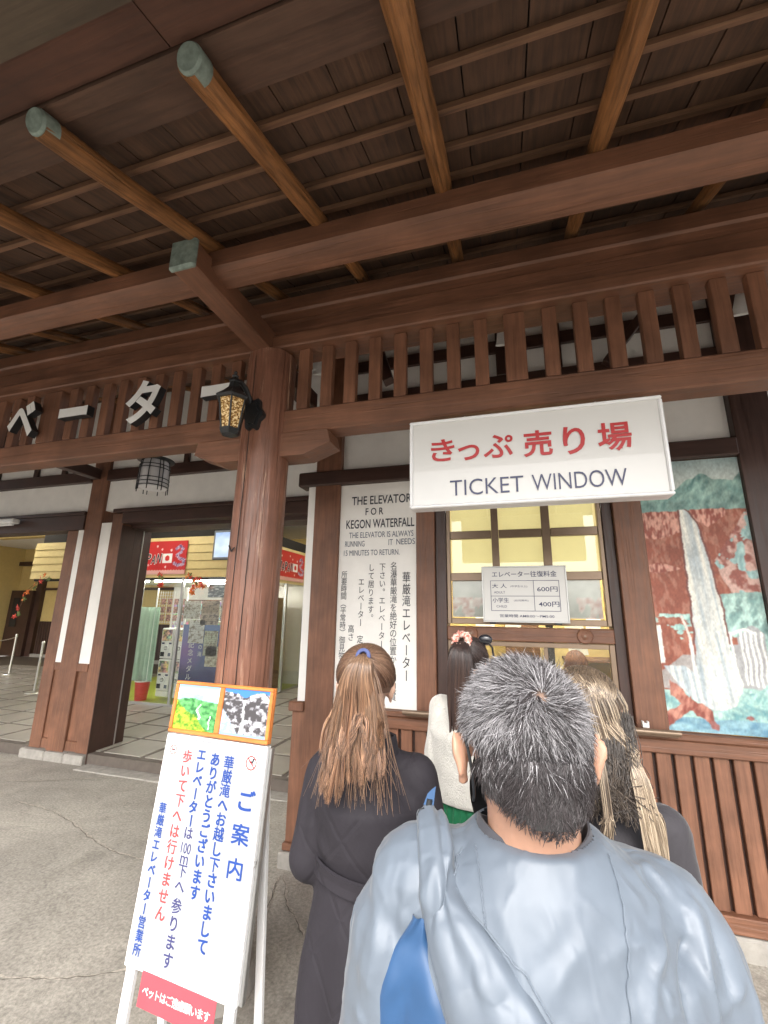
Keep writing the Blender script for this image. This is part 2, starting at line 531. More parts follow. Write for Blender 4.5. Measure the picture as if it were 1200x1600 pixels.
def crack(pts, wdt, mat, z=0.006, j=0.03):
    P = [Vector((x, y, z)) for x, y in pts]; Q = []
    for a, b in zip(P, P[1:]):
        k = max(2, int((b - a).length / 0.035))
        for i in range(k): Q.append(a.lerp(b, i / k))
    Q.append(P[-1]); mb = MB(); L = []
    for i, q in enumerate(Q):
        d = (Q[min(i + 1, len(Q) - 1)] - Q[max(i - 1, 0)]).normalized(); s = Vector((-d.y, d.x, 0))
        q = q + s * random.uniform(-j, j)
        h = wdt * random.uniform(0.25, 1.3) * (0.2 if i in (0, len(Q) - 1) else 1)
        L += [q - s * h, q + s * h]
    mb.add(L, [(2 * i, 2 * i + 2, 2 * i + 3, 2 * i + 1) for i in range(len(Q) - 1)])
    return mb.build('crack', mat, g)
CR = [[(-4.55, 3.35), (-4.0, 3.30), (-3.62, 3.19), (-3.3, 3.06), (-2.9, 2.95), (-2.3, 2.93), (-1.9, 2.8)],
      [(-2.95, 1.75), (-2.6, 1.88), (-2.2, 2.0), (-1.9, 2.15), (-1.7, 2.32)],
      [(-5.6, 3.55), (-4.9, 3.72), (-4.45, 3.95), (-4.1, 4.1)], [(-1.75, 2.5), (-1.5, 2.7), (-1.62, 3.05)], [(-1.2, 2.6), (-1.45, 2.85), (-1.6, 3.1)]]
for k, c in enumerate(CR):
    crack(c, 0.0028, m_crk, 0.006, 0.009); crack([(x, y + 0.010) for x, y in c], 0.008, m_chip, 0.0045, 0.012)

# ------------------------------------------------------------------ entrance hall floor
hf = box('entrance_hall_floor', -17, 3.5, 4.36, 12, -0.1, 0.112, m_grout, c=0)
tag(hf, 'raised hall floor of pale square tiles with dark bands', kind='structure')
box('threshold_strip', -17, -1.56, 4.30, 4.358, -0.05, 0.113, m_grout, hf)
box('concrete_kerb_strip', -4.80, -1.62, 4.12, 4.298, -0.05, 0.012, m_stone, hf, 0.004)
tl = MB().box(0, 0.54, 0, 0.54, 0.10, 0.12, 0.003).build('floor_tile', m_tile, hf)
tl.location = (-8.9, 4.40, 0)
offs = []
for i in range(0, 20):
    for j in range(0, 11):
        if (i, j) != (0, 0): offs.append((i * 0.60 - 0, j * 0.60, random.uniform(-0.0006, 0.0006)))
offs = [o for o in offs if -8.9 + o[0] < -1.5]
offs += [(-0.60 * i, 0.6 * j, 0) for i in range(1, 10) for j in range(0, 9)]
copies(tl, hf, offs[:298])

# ------------------------------------------------------------------ eave roof
S = 0.36
def rz(y, z0=3.345): return z0 + S * (y - 0.7)
roof = thing('eave_roof', (-3, 1.5, 3.4), 'dark board eave roof on round logs, with cross battens, above the queue', 'roof')
def slope_piece(mb, x0, x1, y0, y1, z0, th, c=0):
    p = [(x, y, rz(y, z0) + t) for x in (x0, x1) for y in (y0, y1) for t in (0, th)]
    mb.add(p, [(0, 1, 3, 2), (4, 6, 7, 5), (0, 4, 5, 1), (2, 3, 7, 6), (0, 2, 6, 4), (1, 5, 7, 3)])
    return mb
x = -10.5; k = 0
while x < 3.3:
    wd = 0.205 + random.uniform(-0.02, 0.02)
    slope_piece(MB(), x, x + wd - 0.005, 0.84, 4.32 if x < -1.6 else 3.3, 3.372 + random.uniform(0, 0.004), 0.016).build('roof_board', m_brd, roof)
    x += wd; k += 1
ys_b = [1.02, 1.19, 1.37, 1.545, 1.72, 1.895, 2.07, 2.245, 2.42, 2.6, 2.8, 3.0, 3.2, 3.45, 3.7, 3.95, 4.2]
for y in ys_b:
    mb = MB(); h = 0.024
    slope_piece(mb, -10.5, 3.3 if y < 3.2 else -1.62, y - 0.014, y + 0.014, 3.345, 0.026)
    mb.build('batten', m_bat, roof)
# fascia and outer planks
slope_piece(MB(), -10.5, 3.3, 0.762, 0.88, 3.340, 0.028).build('inner_eave_plank', m_fas, roof)
slope_piece(MB(), -10.5, 3.3, 0.690, 0.757, 3.330, 0.04).build('moulded_eave_plank', m_fas, roof)
for x0, x1 in ((-10.5, -0.872), (-0.868, 3.3)):
    slope_piece(MB(), x0, x1, 0.556, 0.686, 3.345, 0.03).build('outer_eave_plank', wood('reddish_eave_plank', (0.095, 0.042, 0.026), 0, rough=0.75), roof)
slope_piece(MB(), -10.5, 3.3, 0.20, 0.552, 3.326, 0.03).build('drip_plank', wood('olive_brown_drip_plank', (0.095, 0.07, 0.047), 0, rough=0.8), roof)
slope_piece(MB(), -11, 3.6, 0.12, 4.6, 3.42, 0.09).build('roof_covering', plain('dark_roof_covering', (0.05, 0.05, 0.05), 0.8), roof)
box('gutter', -11, 3.6, 0.06, 0.15, 3.12, 3.20, m_blk, roof, 0.02)
# log rafters
def log_mesh(x, seed):
    r = random.Random(seed); n = 14; rows = []; ys = np.linspace(0.70 if x < -0.3 else 0.60, 4.25 if x < -1.7 else 3.22, 22)
    for y in ys:
        t = (y - 0.7) / 1.3
        rad = 0.0415 - 0.006 * min(1, t) - 0.004 * max(0, t - 1)
        rad *= 1 + 0.035 * math.sin(y * 9 + seed)
        cz = 3.285 + S * (y - 0.7) + (0.004 * math.sin(y * 5 + seed * 2)); cx = x + 0.006 * math.sin(y * 4 + seed)
        rows.append([(cx + rad * math.cos(a) * (1 + 0.05 * math.sin(3 * a + seed)), y - S * rad * math.sin(a), cz + rad * math.sin(a)) for a in [2 * math.pi * i / n for i in range(n)]])
    mb = MB(); mb.add([p for rr in rows for p in rr], [(i * n + k, i * n + (k + 1) % n, (i + 1) * n + (k + 1) % n, (i + 1) * n + k) for i in range(len(rows) - 1) for k in range(n)] + [tuple(range(n)), tuple(range((len(rows) - 1) * n, len(rows) * n))])
    return mb
LX = [-0.205 - 0.60 * i for i in range(1, 16)][::-1] + [-0.205, 0.42, 1.02, 1.62, 2.22, 2.82]
LX = [-1.40 if abs(v + 1.405) < 0.02 else v for v in LX]
for i, x in enumerate(LX):
    lo = log_mesh(x, i).build('log_rafter', m_log, roof, smooth=True)
    mb = MB(); c = Vector((x, 0.70 if x < -0.3 else 0.60, 3.285 if x < -0.3 else 3.249)); ax = Vector((0, -1, -S)).normalized()
    mb.cyl(c - ax * 0.045, c + ax * 0.004, 0.0425, 0.0430, 20)
    mb.cyl(c + ax * 0.004, c + ax * 0.012, 0.0430, 0.037, 20)
    mb.build('copper_end_cap', m_cap, lo, smooth=True)
    MB().box(-0.014, 0.016, -0.004, 0.004, 0.020, 0.036, 0, Matrix.Translation(c + ax * 0.011) @ Matrix.Rotation(-math.atan(S), 4, 'X')).build('pale_patch', m_capl, lo)

# eave purlin (hewn: its facets widen to the right), bracket, stacked beams
def loft(mb, rings):
    n = len(rings[0])
    mb.add([p for r_ in rings for p in r_], [(i * n + k, i * n + (k + 1) % n, (i + 1) * n + (k + 1) % n, (i + 1) * n + k) for i in range(len(rings) - 1) for k in range(n)] + [tuple(range(n)), tuple(range((len(rings) - 1) * n, len(rings) * n))])
    return mb
pur = thing('eave_purlin', (-3, 1.56, 3.43), 'long hewn purlin with a pale lower chamfer carrying the round logs', 'beam')
rings = []
for x in np.linspace(-10, 3.2, 40):
    t = min(1, max(0, (x + 2.6) / 3.3)) + 0.04 * math.sin(x * 2.3)
    zb = 3.445 - 0.010 * t; c = 0.022 + 0.05 * t
    rings.append([(x, 1.50, 3.535), (x, 1.50, zb), (x, 1.50 + c, zb - 0.012 - 0.022 * t), (x, 1.635, zb - 0.016 - 0.022 * t), (x, 1.66, 3.45), (x, 1.66, 3.55)])
loft(MB(), rings).build('hewn_log', m_px, pur, smooth=True)

fz = thing('lattice_frieze', (-3, 2.2, 2.8), 'brown timber frieze of upright slats between stacked beams, above the sign', 'lattice')
box('upper_beam', -10, 3.2, 2.088, 2.34, 3.607, 3.72, m_px, fz, 0.012)
box('recessed_beam', -10, 3.2, 2.165, 2.33, 3.462, 3.605, m_px, fz, 0)
box('middle_beam', -10, 3.2, 2.10, 2.32, 3.367, 3.46, m_px, fz, 0.008)
box('lower_beam', -10, 3.2, 2.150, 2.29, 2.800, 2.955, m_px, fz, 0.008)
SX = [-0.095 - 0.1545 * i for i in range(8)] + [0.265 + 0.155 * i for i in range(0, 18)] + [-1.672 - 0.157 * i for i in range(10)] + [-3.53 - 0.157 * i for i in range(30)]
s0 = MB().box(-0.0365, 0.0365, 2.157, 2.205, 2.957, 3.365, 0.003).build('slat', m_pz, fz)
s0.location.x = SX[0]
copies(s0, fz, [(x - SX[0], random.uniform(-0.003, 0.003), 0) for x in SX[1:]])
for x in (0.085, -3.30): box('wide_slat', x - (0.055 if x > 0 else 0.09), x + (0.055 if x > 0 else 0.09), 2.152, 2.25, 2.957, 3.365, m_pz, fz, 0.004)

# column with bracket and corbel
colm = thing('round_column', (-1.44, 2.2, 0), 'thick round timber column with worn glossy brown paint behind the notice board', 'column')
rings = []
for z in np.concatenate([[0.06, 0.10], np.linspace(0.2, 3.35, 60)]):
    r = []; lean = (z - 2) * 0.012
    for k in range(40):
        a = 2 * math.pi * k / 40
        rad = 0.150 + 0.004 * math.sin(3 * a + z * 1.1) + 0.0022 * math.sin(9 * a + 2) + 0.0015 * math.sin(17 * a + z * 3)
        r.append((-1.44 + lean + rad * math.cos(a), 2.2 + rad * math.sin(a), z))
    rings.append(r)
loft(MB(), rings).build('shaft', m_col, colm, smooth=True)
MB().lathe((-1.46, 2.2, 0), [(0.0, 0.09), (0.165, 0.09), (0.175, 0.06), (0.18, 0.0), (0.18, -0.05)], 24).build('base_stone', m_stone, colm, smooth=True)
rc = random.Random(3)
for a0, z0, z1 in ((-1.75, 0.6, 3.3), (-1.25, 0.5, 2.1), (-2.2, 1.0, 2.6)):
    mb = MB(); pts = []
    for z in np.linspace(z0, z1, 40):
        a = a0 + 0.02 * math.sin(z * 3) + rc.uniform(-0.008, 0.008); le = (z - 2) * 0.012
        pts.append((-1.44 + le + 0.1525 * math.cos(a), 2.2 + 0.1525 * math.sin(a), z))
    mb.tube(pts, [0.0008] + [0.0022] * 38 + [0.0008], 4).build('split_in_wood', m_dark, colm)
MB().tube([(-1.53, 2.068, 2.11), (-1.50, 2.050, 2.075), (-1.478, 2.046, 2.095)], 0.004, 6).build('bent_nail', m_blk, colm)
br = box('bracket_beam', -1.51, -1.375, 1.385, 2.25, 3.352, 3.50, m_py, colm, 0.010)
cp = MB().box(-1.518, -1.367, 1.372, 1.405, 3.344, 3.508, 0.012).build('copper_end_cap', m_cap, br)
for sgn in (-1, 1):
    prof = [(-1.44 + sgn * a, b) for a, b in ((0.10, 2.798), (0.45, 2.798), (0.47, 2.715), (0.30, 2.652), (0.10, 2.652))]
    MB().prism(prof, 2.14, 2.30, 1).build('corbel', m_px, colm)

# ------------------------------------------------------------------ ticket office (wall plane y = 3.2)
to = thing('ticket_office', (0, 3.3, 0), 'brown timber ticket office with white plaster panels and slatted wainscot', 'building')
YF = 3.2
XR = 3.2
def tb(name, x0, x1, y0, y1, z0, z1, mat, c=0.004, par=None): return box(name, x0, x1, y0, y1, z0, z1, mat, par or to, c)
tb('corner_post', -1.548, -1.326, YF - 0.03, YF + 0.16, 0.0, 4.15, m_pz)
tb('sign_post', -0.686, -0.545, YF - 0.022, YF + 0.12, 1.082, 2.78, m_pz)
tb('window_post', 0.69, 0.864, YF - 0.022, YF + 0.12, 1.082, 2.78, m_pz)
tb('end_post', 1.461, 1.68, YF - 0.032, YF + 0.12, 1.082, 4.15, m_dz)
tb('far_post', 2.9, 3.1, YF - 0.032, YF + 0.12, 0, 4.15, m_dz)
tb('cross_rail', -1.70, 1.458, YF - 0.055, YF + 0.10, 2.782, 2.905, m_dx, 0.01)
tb('cross_rail', 1.683, XR, YF - 0.055, YF + 0.10, 2.782, 2.905, m_dx, 0.01)
tb('plaster_panel', -1.324, 1.459, YF + 0.03, YF + 0.10, 2.907, 3.30, m_plas, 0)
tb('plaster_panel', 1.682, 2.898, YF + 0.03, YF + 0.10, 1.1, 2.78, m_plas, 0)
tb('upper_rail', -1.324, 1.459, YF - 0.01, YF + 0.10, 3.302, 3.598, m_dx)
tb('plaster_panel', -1.324, 1.459, YF + 0.03, YF + 0.10, 3.60, 4.20, m_plas, 0)
tb('high_rail', -1.324, 1.459, YF + 0.0, YF + 0.028, 3.81, 3.92, m_dx)
tb('plaster_panel', 1.682, 2.898, YF + 0.03, YF + 0.10, 2.907, 4.20, m_plas, 0)
tb('corner_plaster_strip', -1.612, -1.550, YF - 0.02, YF + 0.14, 1.092, 3.13, m_plas, 0)
tb('corner_skirt_cap', -1.672, -1.55, YF - 0.05, YF + 0.15, 1.02, 1.09, m_pz, 0.008)
tb('corner_skirt_board', -1.655, -1.55, YF - 0.01, YF + 0.13, 0.15, 1.018, m_pz)
tb('corner_skirt_foot', -1.668, -1.55, YF - 0.03, YF + 0.14, 0.10, 0.148, m_pz, 0.006)
tb('corner_stone', -1.69, -1.55, YF - 0.05, YF + 0.2, -0.03, 0.098, m_stone, 0.01)
tb('side_wall', -1.608, -1.50, YF + 0.165, 4.26, 0.0, 3.3, m_plas, 0)
tb('side_post', -1.66, -1.49, 4.262, 4.60, 0.0, 3.4, m_dz)
for x0, x1 in ((0.75, 0.80), (-0.2, -0.14), (0.35, 0.40)):
    M_ = Matrix.Translation((x0, YF - 0.02, 3.9)) @ Matrix.Rotation(R(random.choice((-35, 35))), 4, 'Y')
MB().box(-0.035, 0.035, -0.03, 0.03, -0.45, 0.45, 0.003, Matrix.Translation((-0.88, 2.75, 3.72)) @ Matrix.Rotation(R(-18), 4, 'Y') @ Matrix.Rotation(R(-20), 4, 'X')).build('strut', m_dz, to)
MB().box(-0.03, 0.03, -0.03, 0.03, -0.35, 0.35, 0.003, Matrix.Translation((0.95, 3.1, 3.8)) @ Matrix.Rotation(R(38), 4, 'Y')).build('strut', m_dz, to)
tb('upper_stud', -0.03, 0.05, YF - 0.012, YF + 0.028, 3.60, 4.18, m_dz)
tb('upper_stud', 0.40, 0.46, YF - 0.012, YF + 0.028, 3.60, 4.18, m_dz)
# wainscot
tb('wainscot_top_rail', -1.324, XR, YF - 0.045, YF + 0.02, 0.962, 1.040, m_px, 0.006)
tb('wainscot_cap', -1.324, XR, YF - 0.06, YF + 0.02, 1.042, 1.080, m_px, 0.008)
tb('wainscot_bottom_rail', -1.324, XR, YF - 0.045, YF + 0.02, 0.108, 0.19, m_px, 0.006)
tb('wainscot_backing', -1.324, XR, YF + 0.022, YF + 0.09, 0.0, 1.05, m_dx, 0)
sl = MB().box(-0.039, 0.039, YF - 0.014, YF + 0.02, 0.192, 0.96, 0.004).build('slat', m_pz, to)
xs = [1.012 + 0.0985 * i for i in range(-23, 22)]
xs = [x for x in xs if x > -1.28]
sl.location.x = xs[0]
copies(sl, to, [(x - xs[0], random.uniform(-0.002, 0.002), 0) for x in xs[1:]])
tb('foundation_stone', -1.324, XR, YF - 0.055, YF + 0.1, -0.05, 0.104, m_stone, 0.012)
tb('roof_plate', -1.6, XR, YF - 0.02, YF + 0.12, 4.16, 4.24, m_dx)
# room behind
tb('room_back_wall', -1.5, XR, 5.45, 5.55, 0.0, 3.2, m_yelw, 0)
tb('room_side_wall', -1.498, -1.40, 3.37, 5.44, 0.0, 3.2, m_yelw, 0)
tb('room_side_wall', 3.1, XR, 3.33, 5.44, 0.0, 3.2, m_yelw, 0)
tb('room_ceiling', -1.39, 3.09, 3.31, 5.44, 2.9, 2.98, m_plas, 0)
tb('added_room_lamp', -0.5, 0.9, 4.5, 4.62, 2.83, 2.88, m_tube, 0.01)  # both tubes are unseen, added to brighten the room behind the window
tb('added_room_lamp', -0.5, 0.9, 3.6, 3.72, 2.83, 2.88, m_tube, 0.01)
tb('room_desk', -1.0, 1.3, 3.30, 3.75, 0.98, 1.02, m_bat, 0.004)
tb('room_cabinet', -0.1, 0.25, 5.0, 5.44, 0.12, 1.75, m_bat)
tb('room_shelf', 0.5, 1.2, 5.1, 5.44, 1.28, 1.31, m_bat, 0.003)
for i, (x, y, z, a, wv) in enumerate([(-0.02, 4.0, 1.60, 0.2, 0.13), (0.55, 4.4, 1.40, -0.1, 0.16), (0.78, 5.05, 1.55, 0.1, 0.14), (-0.3, 4.9, 1.5, 0, 0.2)]):
    MB().box(-wv / 2, wv / 2, -0.002, 0.002, 0, 0.26, 0, Matrix.Translation((x, y, z)) @ Matrix.Rotation(a, 4, 'Y')).build('hanging_paper', m_white, to)
tb('dark_pillar', 0.27, 0.33, 4.2, 4.26, 0.9, 2.9, m_dark, 0)

# window: reveal, sashes, glazing bars, panes
tb('window_reveal', -0.543, -0.464, YF + 0.02, YF + 0.16, 1.05, 2.779, m_dz)
tb('window_reveal', 0.624, 0.688, YF + 0.02, YF + 0.16, 1.05, 2.779, m_dz)
up_ = tb('upper_sash', -0.462, -0.435, YF + 0.03, YF + 0.08, 1.682, 2.778, m_brz, 0.003)
def ub(name, x0, x1, z0, z1, y0=YF + 0.03, y1=YF + 0.08, c=0.003): return box(name, x0, x1, y0, y1, z0, z1, m_brz, up_, c)
ub('frame', 0.595, 0.622, 1.682, 2.778); ub('frame', -0.433, 0.593, 1.682, 1.722); ub('frame', -0.433, 0.593, 2.74, 2.778)
PXs = [(-0.411, -0.140), (-0.065, 0.214), (0.295, 0.563)]
PZs = [(1.750, 1.979), (2.060, 2.292), (2.372, 2.60), (2.66, 2.738)]
for xa, xb in ((-0.128, -0.077), (0.226, 0.283)): ub('glazing_bar', xa, xb, 1.724, 2.738, YF + 0.033, YF + 0.075)
for za, zb in ((1.99, 2.048), (2.302, 2.362), (2.61, 2.652)):
    for xa, xb in ((-0.433, -0.130), (-0.075, 0.224), (0.285, 0.593)): ub('glazing_bar', xa, xb, za, zb, YF + 0.036, YF + 0.073)
m_blind_glow = plain('glowing_yellow_blind_paper', (0.80, 0.68, 0.33), 0.7, 0.03, 0.02, emit=((0.95, 0.78, 0.36), 0.22))  # weak emission stands in for room light showing through the paper
m_frost = plain('grey_white_sheet', (0.40, 0.39, 0.36), 0.6, 0.1, 0.02, 6)
for i, (xa, xb) in enumerate(PXs):
    for j, (za, zb) in enumerate(PZs):
        p = box('pane', xa - 0.012, xb + 0.012, YF + 0.052, YF + 0.056, za - 0.012, zb + 0.012, m_glass, up_, 0)
        if j == 1:
            if i == 0: box('paper_blind', -0.46, 0.62, YF + 0.085, YF + 0.088, 2.015, 2.775, m_blind_glow, up_, 0)
        elif j == 0:
            def cl(u, v, i=i):
                n = fbm(u * 4 + i * 9, v * 4, 5); c = lerp((0.36, 0.35, 0.31), (0.62, 0.60, 0.55), n)
                m = (fbm(u * 5 + i * 5, v * 2, 8) > 0.5) & (v > 0.45)
                c[m] = lerp((0.5, 0.25, 0.2), (0.75, 0.7, 0.66), vn(u * 14, v * 12, 4))[m]
                return c
            paint('painted_reflection', up_, (xa - 0.02, YF + 0.086, zb + 0.02), X3, Z3, xb - xa + 0.04, zb - za + 0.04, 30, 20, cl, m_print)  # mottled sheet: reflections in the clear bottom panes, painted as colour
tb('transom', -0.462, 0.622, YF - 0.005, YF + 0.10, 1.572, 1.665, m_px, 0.005)
for x in (-0.295, 0.445):
    ro = MB().lathe((x, YF - 0.006, 1.618), [(0.0, -0.006), (0.020, -0.006), (0.024, -0.003), (0.038, -0.004), (0.046, -0.008), (0.050, -0.002), (0.050, 0.002)], 28, 'y').build('rosette', m_px, to, smooth=True)
    MB().lathe((x, YF - 0.012, 1.618), [(0.0, -0.006), (0.007, -0.004), (0.008, 0.001)], 12, 'y').build('rosette_stud', m_brz, ro, smooth=True)
lw = tb('lower_sash', -0.462, -0.430, YF + 0.02, YF + 0.06, 1.10, 1.568, m_brz, 0.003)
for a in ((0.590, 0.622, 1.10, 1.568), (-0.428, 0.588, 1.536, 1.568), (-0.428, 0.588, 1.10, 1.125), (0.185, 0.21, 1.127, 1.534)):
    box('frame', a[0], a[1], YF + 0.022, YF + 0.058, a[2], a[3], m_brz, lw, 0.002)
box('pane', -0.428, 0.184, YF + 0.038, YF + 0.042, 1.126, 1.535, m_glass, lw, 0)
box('pane', 0.211, 0.589, YF + 0.038, YF + 0.042, 1.126, 1.535, m_glass, lw, 0)
tb('counter_ledge', -0.74, 0.88, YF - 0.14, YF - 0.062, 1.072, 1.094, m_brz, 0.006)
MB().tube([(-0.755, YF - 0.145, 1.098), (0.885, YF - 0.145, 1.098)], 0.016, 12).build('counter_rail', m_brz, to, smooth=True)
MB().box(0.70, 0.735, YF - 0.12, YF - 0.09, 1.112, 1.135, 0.002).box(0.70, 0.708, YF - 0.12, YF - 0.09, 1.135, 1.146, 0).box(0.727, 0.735, YF - 0.12, YF - 0.09, 1.135, 1.146, 0).build('latch_bracket', m_white, to)

# ------------------------------------------------------------------ waterfall mural
mu = thing('waterfall_mural', (1.16, YF + 0.02, 1.09), 'tall painted waterfall mural in teal and russet beside the ticket window', 'mural')
WP = [(0.37, 0.20), (0.42, 0.198), (0.46, 0.21), (0.51, 0.25), (0.56, 0.35), (0.60, 0.48), (0.63, 0.59), (0.64, 0.72), (0.68, 0.78), (0.71, 0.84), (0.62, 0.91), (0.42, 0.93), (0.32, 0.91), (0.22, 0.88), (0.14, 0.85), (0.05, 0.80), (0.02, 0.78), (0.2, 0.78), (0.31, 0.81), (0.35, 0.66), (0.36, 0.54), (0.36, 0.4), (0.36, 0.3)]
def mural(u, v):
    wu = u + (fbm(u * 9, v * 26, 1) - 0.5) * 0.03; wv = v + (fbm(u * 9, v * 26, 2) - 0.5) * 0.012
    br_ = vn(u * 60 + v * 30, v * 60, 7); n = fbm(u * 6, v * 14, 3); st = fbm(u * 22 + v * 34, v * 26 - u * 8, 4, 3)
    c = lerp((0.25, 0.075, 0.045), (0.40, 0.13, 0.08), n)                       # russet ground
    hx_ = np.clip((fbm(u * 30 + v * 20, v * 30 - u * 20, 80, 3) - 0.52) * 5, 0, 0.55); c = lerp(c, (0.52, 0.26, 0.19), hx_) if False else c * (1 - hx_[..., None]) + np.array((0.50, 0.25, 0.18)) * hx_[..., None]
    sk = lerp((0.33, 0.45, 0.46), (0.55, 0.60, 0.56), np.clip(v * 10 + n * 0.3, 0, 1))
    hill = 0.115 - 0.045 * wu - 0.02 * np.sin(wu * 12 + 0.6) - 0.012 * np.abs(np.sin(wu * 17))
    te = lerp((0.10, 0.21, 0.20), (0.34, 0.50, 0.44), np.clip(st * 1.6 - 0.25, 0, 1))
    tl_ = lerp((0.20, 0.40, 0.39), (0.55, 0.74, 0.66), np.clip(st * 1.7 - 0.3, 0, 1))
    te = te * (0.75 + 0.5 * vn(u * 10, v * 40, 9)[..., None])
    put(c, wv < 0.205, te); put(c, wv < hill, sk)
    pk = lerp((0.30, 0.085, 0.06), (0.66, 0.36, 0.28), np.clip((fbm(u * 40 + v * 26, v * 34 - u * 26, 12, 2) - 0.38) * 5, 0, 1))
    put(c, (wv > 0.205) & (wv < 0.225 + 0.09 * (1 - np.abs(wu - 0.1) * 1.2)) & (wu < 0.37), pk)
    put(c, (wv > 0.20) & (wv < 0.27 - np.abs(wu - 0.62) * 0.25) & (wu > 0.48) & (wu < 0.8), pk)
    rk = lerp((0.30, 0.10, 0.075), (0.60, 0.40, 0.34), np.clip((fbm(u * 14, v * 36, 15, 3) - 0.4) * 6, 0, 1))
    tq = lerp((0.24, 0.40, 0.40), (0.45, 0.62, 0.58), br_); rr = rk.copy(); put(rr, fbm(u * 8, v * 20, 18) > 0.56, tq)
    edge = 0.62 + 0.30 * np.abs(wv - 0.40) / 0.15 - 0.1 * (wv > 0.4) * (wv - 0.4) / 0.1
    put(c, (wv > 0.22) & (wv < 0.535) & (wu > edge) , rr)
    put(c, (np.abs(wv - 0.425) < 0.022 * (1 - np.abs(wu - 0.1) / 0.22)) & (wu < 0.3), pk)
    put(c, (wv > 0.595) & (wv < 0.655) & (wu < 0.33) & (fbm(u * 9, v * 40, 21) > 0.42), tl_)
    put(c, (wv > 0.655) & (wv < 0.70) & (wu < 0.33) & (fbm(u * 9, v * 40, 22) > 0.55), tl_)
    gr = lerp((0.30, 0.27, 0.25), (0.48, 0.44, 0.42), n)
    put(c, (wv > 0.74) & (wv < 0.86) & (wu < 0.36) & (wv > 0.80 - wu * 0.28), gr)
    put(c, (wv > 0.535 - 0.02 * wu) & (wu > 0.62), te * 1.1 + 0.05); put(c, (wv > 0.535) & (wu > 0.64) & (st > 0.5), tl_)
    gf = lerp((0.34, 0.33, 0.33), (0.46, 0.47, 0.47), n); fb = (wu > 0.66) & (wu < 0.96) & (wv > 0.655 + 0.02 * np.sin(wu * 20)) & (wv < 0.85)
    put(c, fb, gf); put(c, fb & (wu < 0.72) & (wv < 0.70), (0.36, 0.12, 0.07))
    for a in (0.665, 0.75, 0.79, 0.835, 0.88, 0.93): put(c, (np.abs(wu - a - 0.004 * np.sin(v * 60)) < 0.010) & (wv > 0.655) & (wv < 0.84), (0.80, 0.80, 0.76))
    put(c, (np.abs(wv - 0.655 - 0.006 * np.sin(wu * 30)) < 0.005) & (wu > 0.64) & (wu < 0.88), (0.78, 0.78, 0.74))
    put(c, (np.abs(wu - 0.25 - (wv - 0.6) * 0.6) < 0.012) & (wv > 0.60) & (wv < 0.69), (0.74, 0.66, 0.6))
    put(c, (np.abs(wu - 0.30) < 0.014) & (wv > 0.69) & (wv < 0.84), (0.80, 0.80, 0.76))
    put(c, (np.abs(wu - 0.01) < 0.03) & (wv > 0.64) & (wv < 0.77), (0.82, 0.80, 0.74))
    wt = lerp((0.38, 0.45, 0.49), (0.80, 0.78, 0.70), np.clip(fbm((u - 0.2 * v) * 34, v * 5, 30) * 2.2 - 0.45, 0, 1))
    bot = 0.845 + 0.035 * np.sin(wu * 5)
    put(c, wv > 0.865 + 0.0 * wu, lerp((0.16, 0.34, 0.36), (0.50, 0.70, 0.62), np.clip(fbm(u * 14 - v * 10, v * 50, 33, 3) * 1.9 - 0.45, 0, 1)))
    put(c, (wv > 0.955), lerp((0.12, 0.26, 0.36), (0.36, 0.56, 0.60), np.clip(fbm(u * 12, v * 60, 35) * 1.6 - 0.3, 0, 1)))
    rim_ = inpoly(wu + 0.02, wv, WP) | inpoly(wu - 0.02, wv, WP); put(c, rim_ & (wv < 0.70), (0.20, 0.075, 0.06))
    put(c, inpoly(wu, wv, WP), wt)
    put(c, (wu > 0.6) & (wv > 0.83) & (wv < 0.90) & (wu + wv * 3 > 3.4), tl_)
    dd = np.abs(wv - 0.862 - 0.30 * (wu - 0.07)) - 0.012 - 0.03 * fbm(u * 12, v * 30, 61); dd = np.where((wu > 0.05) & (wu < 0.40), dd, 1); d2 = np.abs(wv - 0.962 + 0.25 * (wu - 0.02)) - 0.012 - 0.02 * fbm(u * 10, v * 30, 62); dd = np.minimum(dd, np.where(wu < 0.24, d2, 1)) + 0.085
    put(c, dd < 0.085, lerp((0.26, 0.07, 0.05), (0.56, 0.27, 0.2), np.clip(st * 2.4 - 0.7, 0, 1)))
    for a, b in ((0.72, 0.945), (0.93, 0.90), (0.40, 0.975)): put(c, np.hypot((wu - a) * 0.8, (wv - b) * 3.2) + 0.06 * (fbm(u * 20, v * 50, 63) - 0.5) < 0.03, (0.30, 0.12, 0.11))
    for _ in range(2):
        e = np.pad(c, ((1, 1), (1, 1), (0, 0)), 'edge'); c = 0.4 * c + 0.15 * (e[:-2, 1:-1] + e[2:, 1:-1] + e[1:-1, :-2] + e[1:-1, 2:])
    sx = fbm(u * 60 + v * 24, v * 95 - u * 10, 71, 3)[..., None]; sw_ = fbm(u * 7 + v * 3, v * 11, 72, 3)[..., None]
    return np.clip(c * (0.62 + 0.5 * sx + 0.28 * sw_), 0, 1) ** 1.08
box('board', 0.866, 1.459, YF - 0.002, YF + 0.028, 1.086, 2.779, m_white, mu, 0)
paint('painting', mu, (0.868, YF - 0.005, 2.777), X3, Z3, 0.589, 1.690, 190, 520, mural, m_mural)

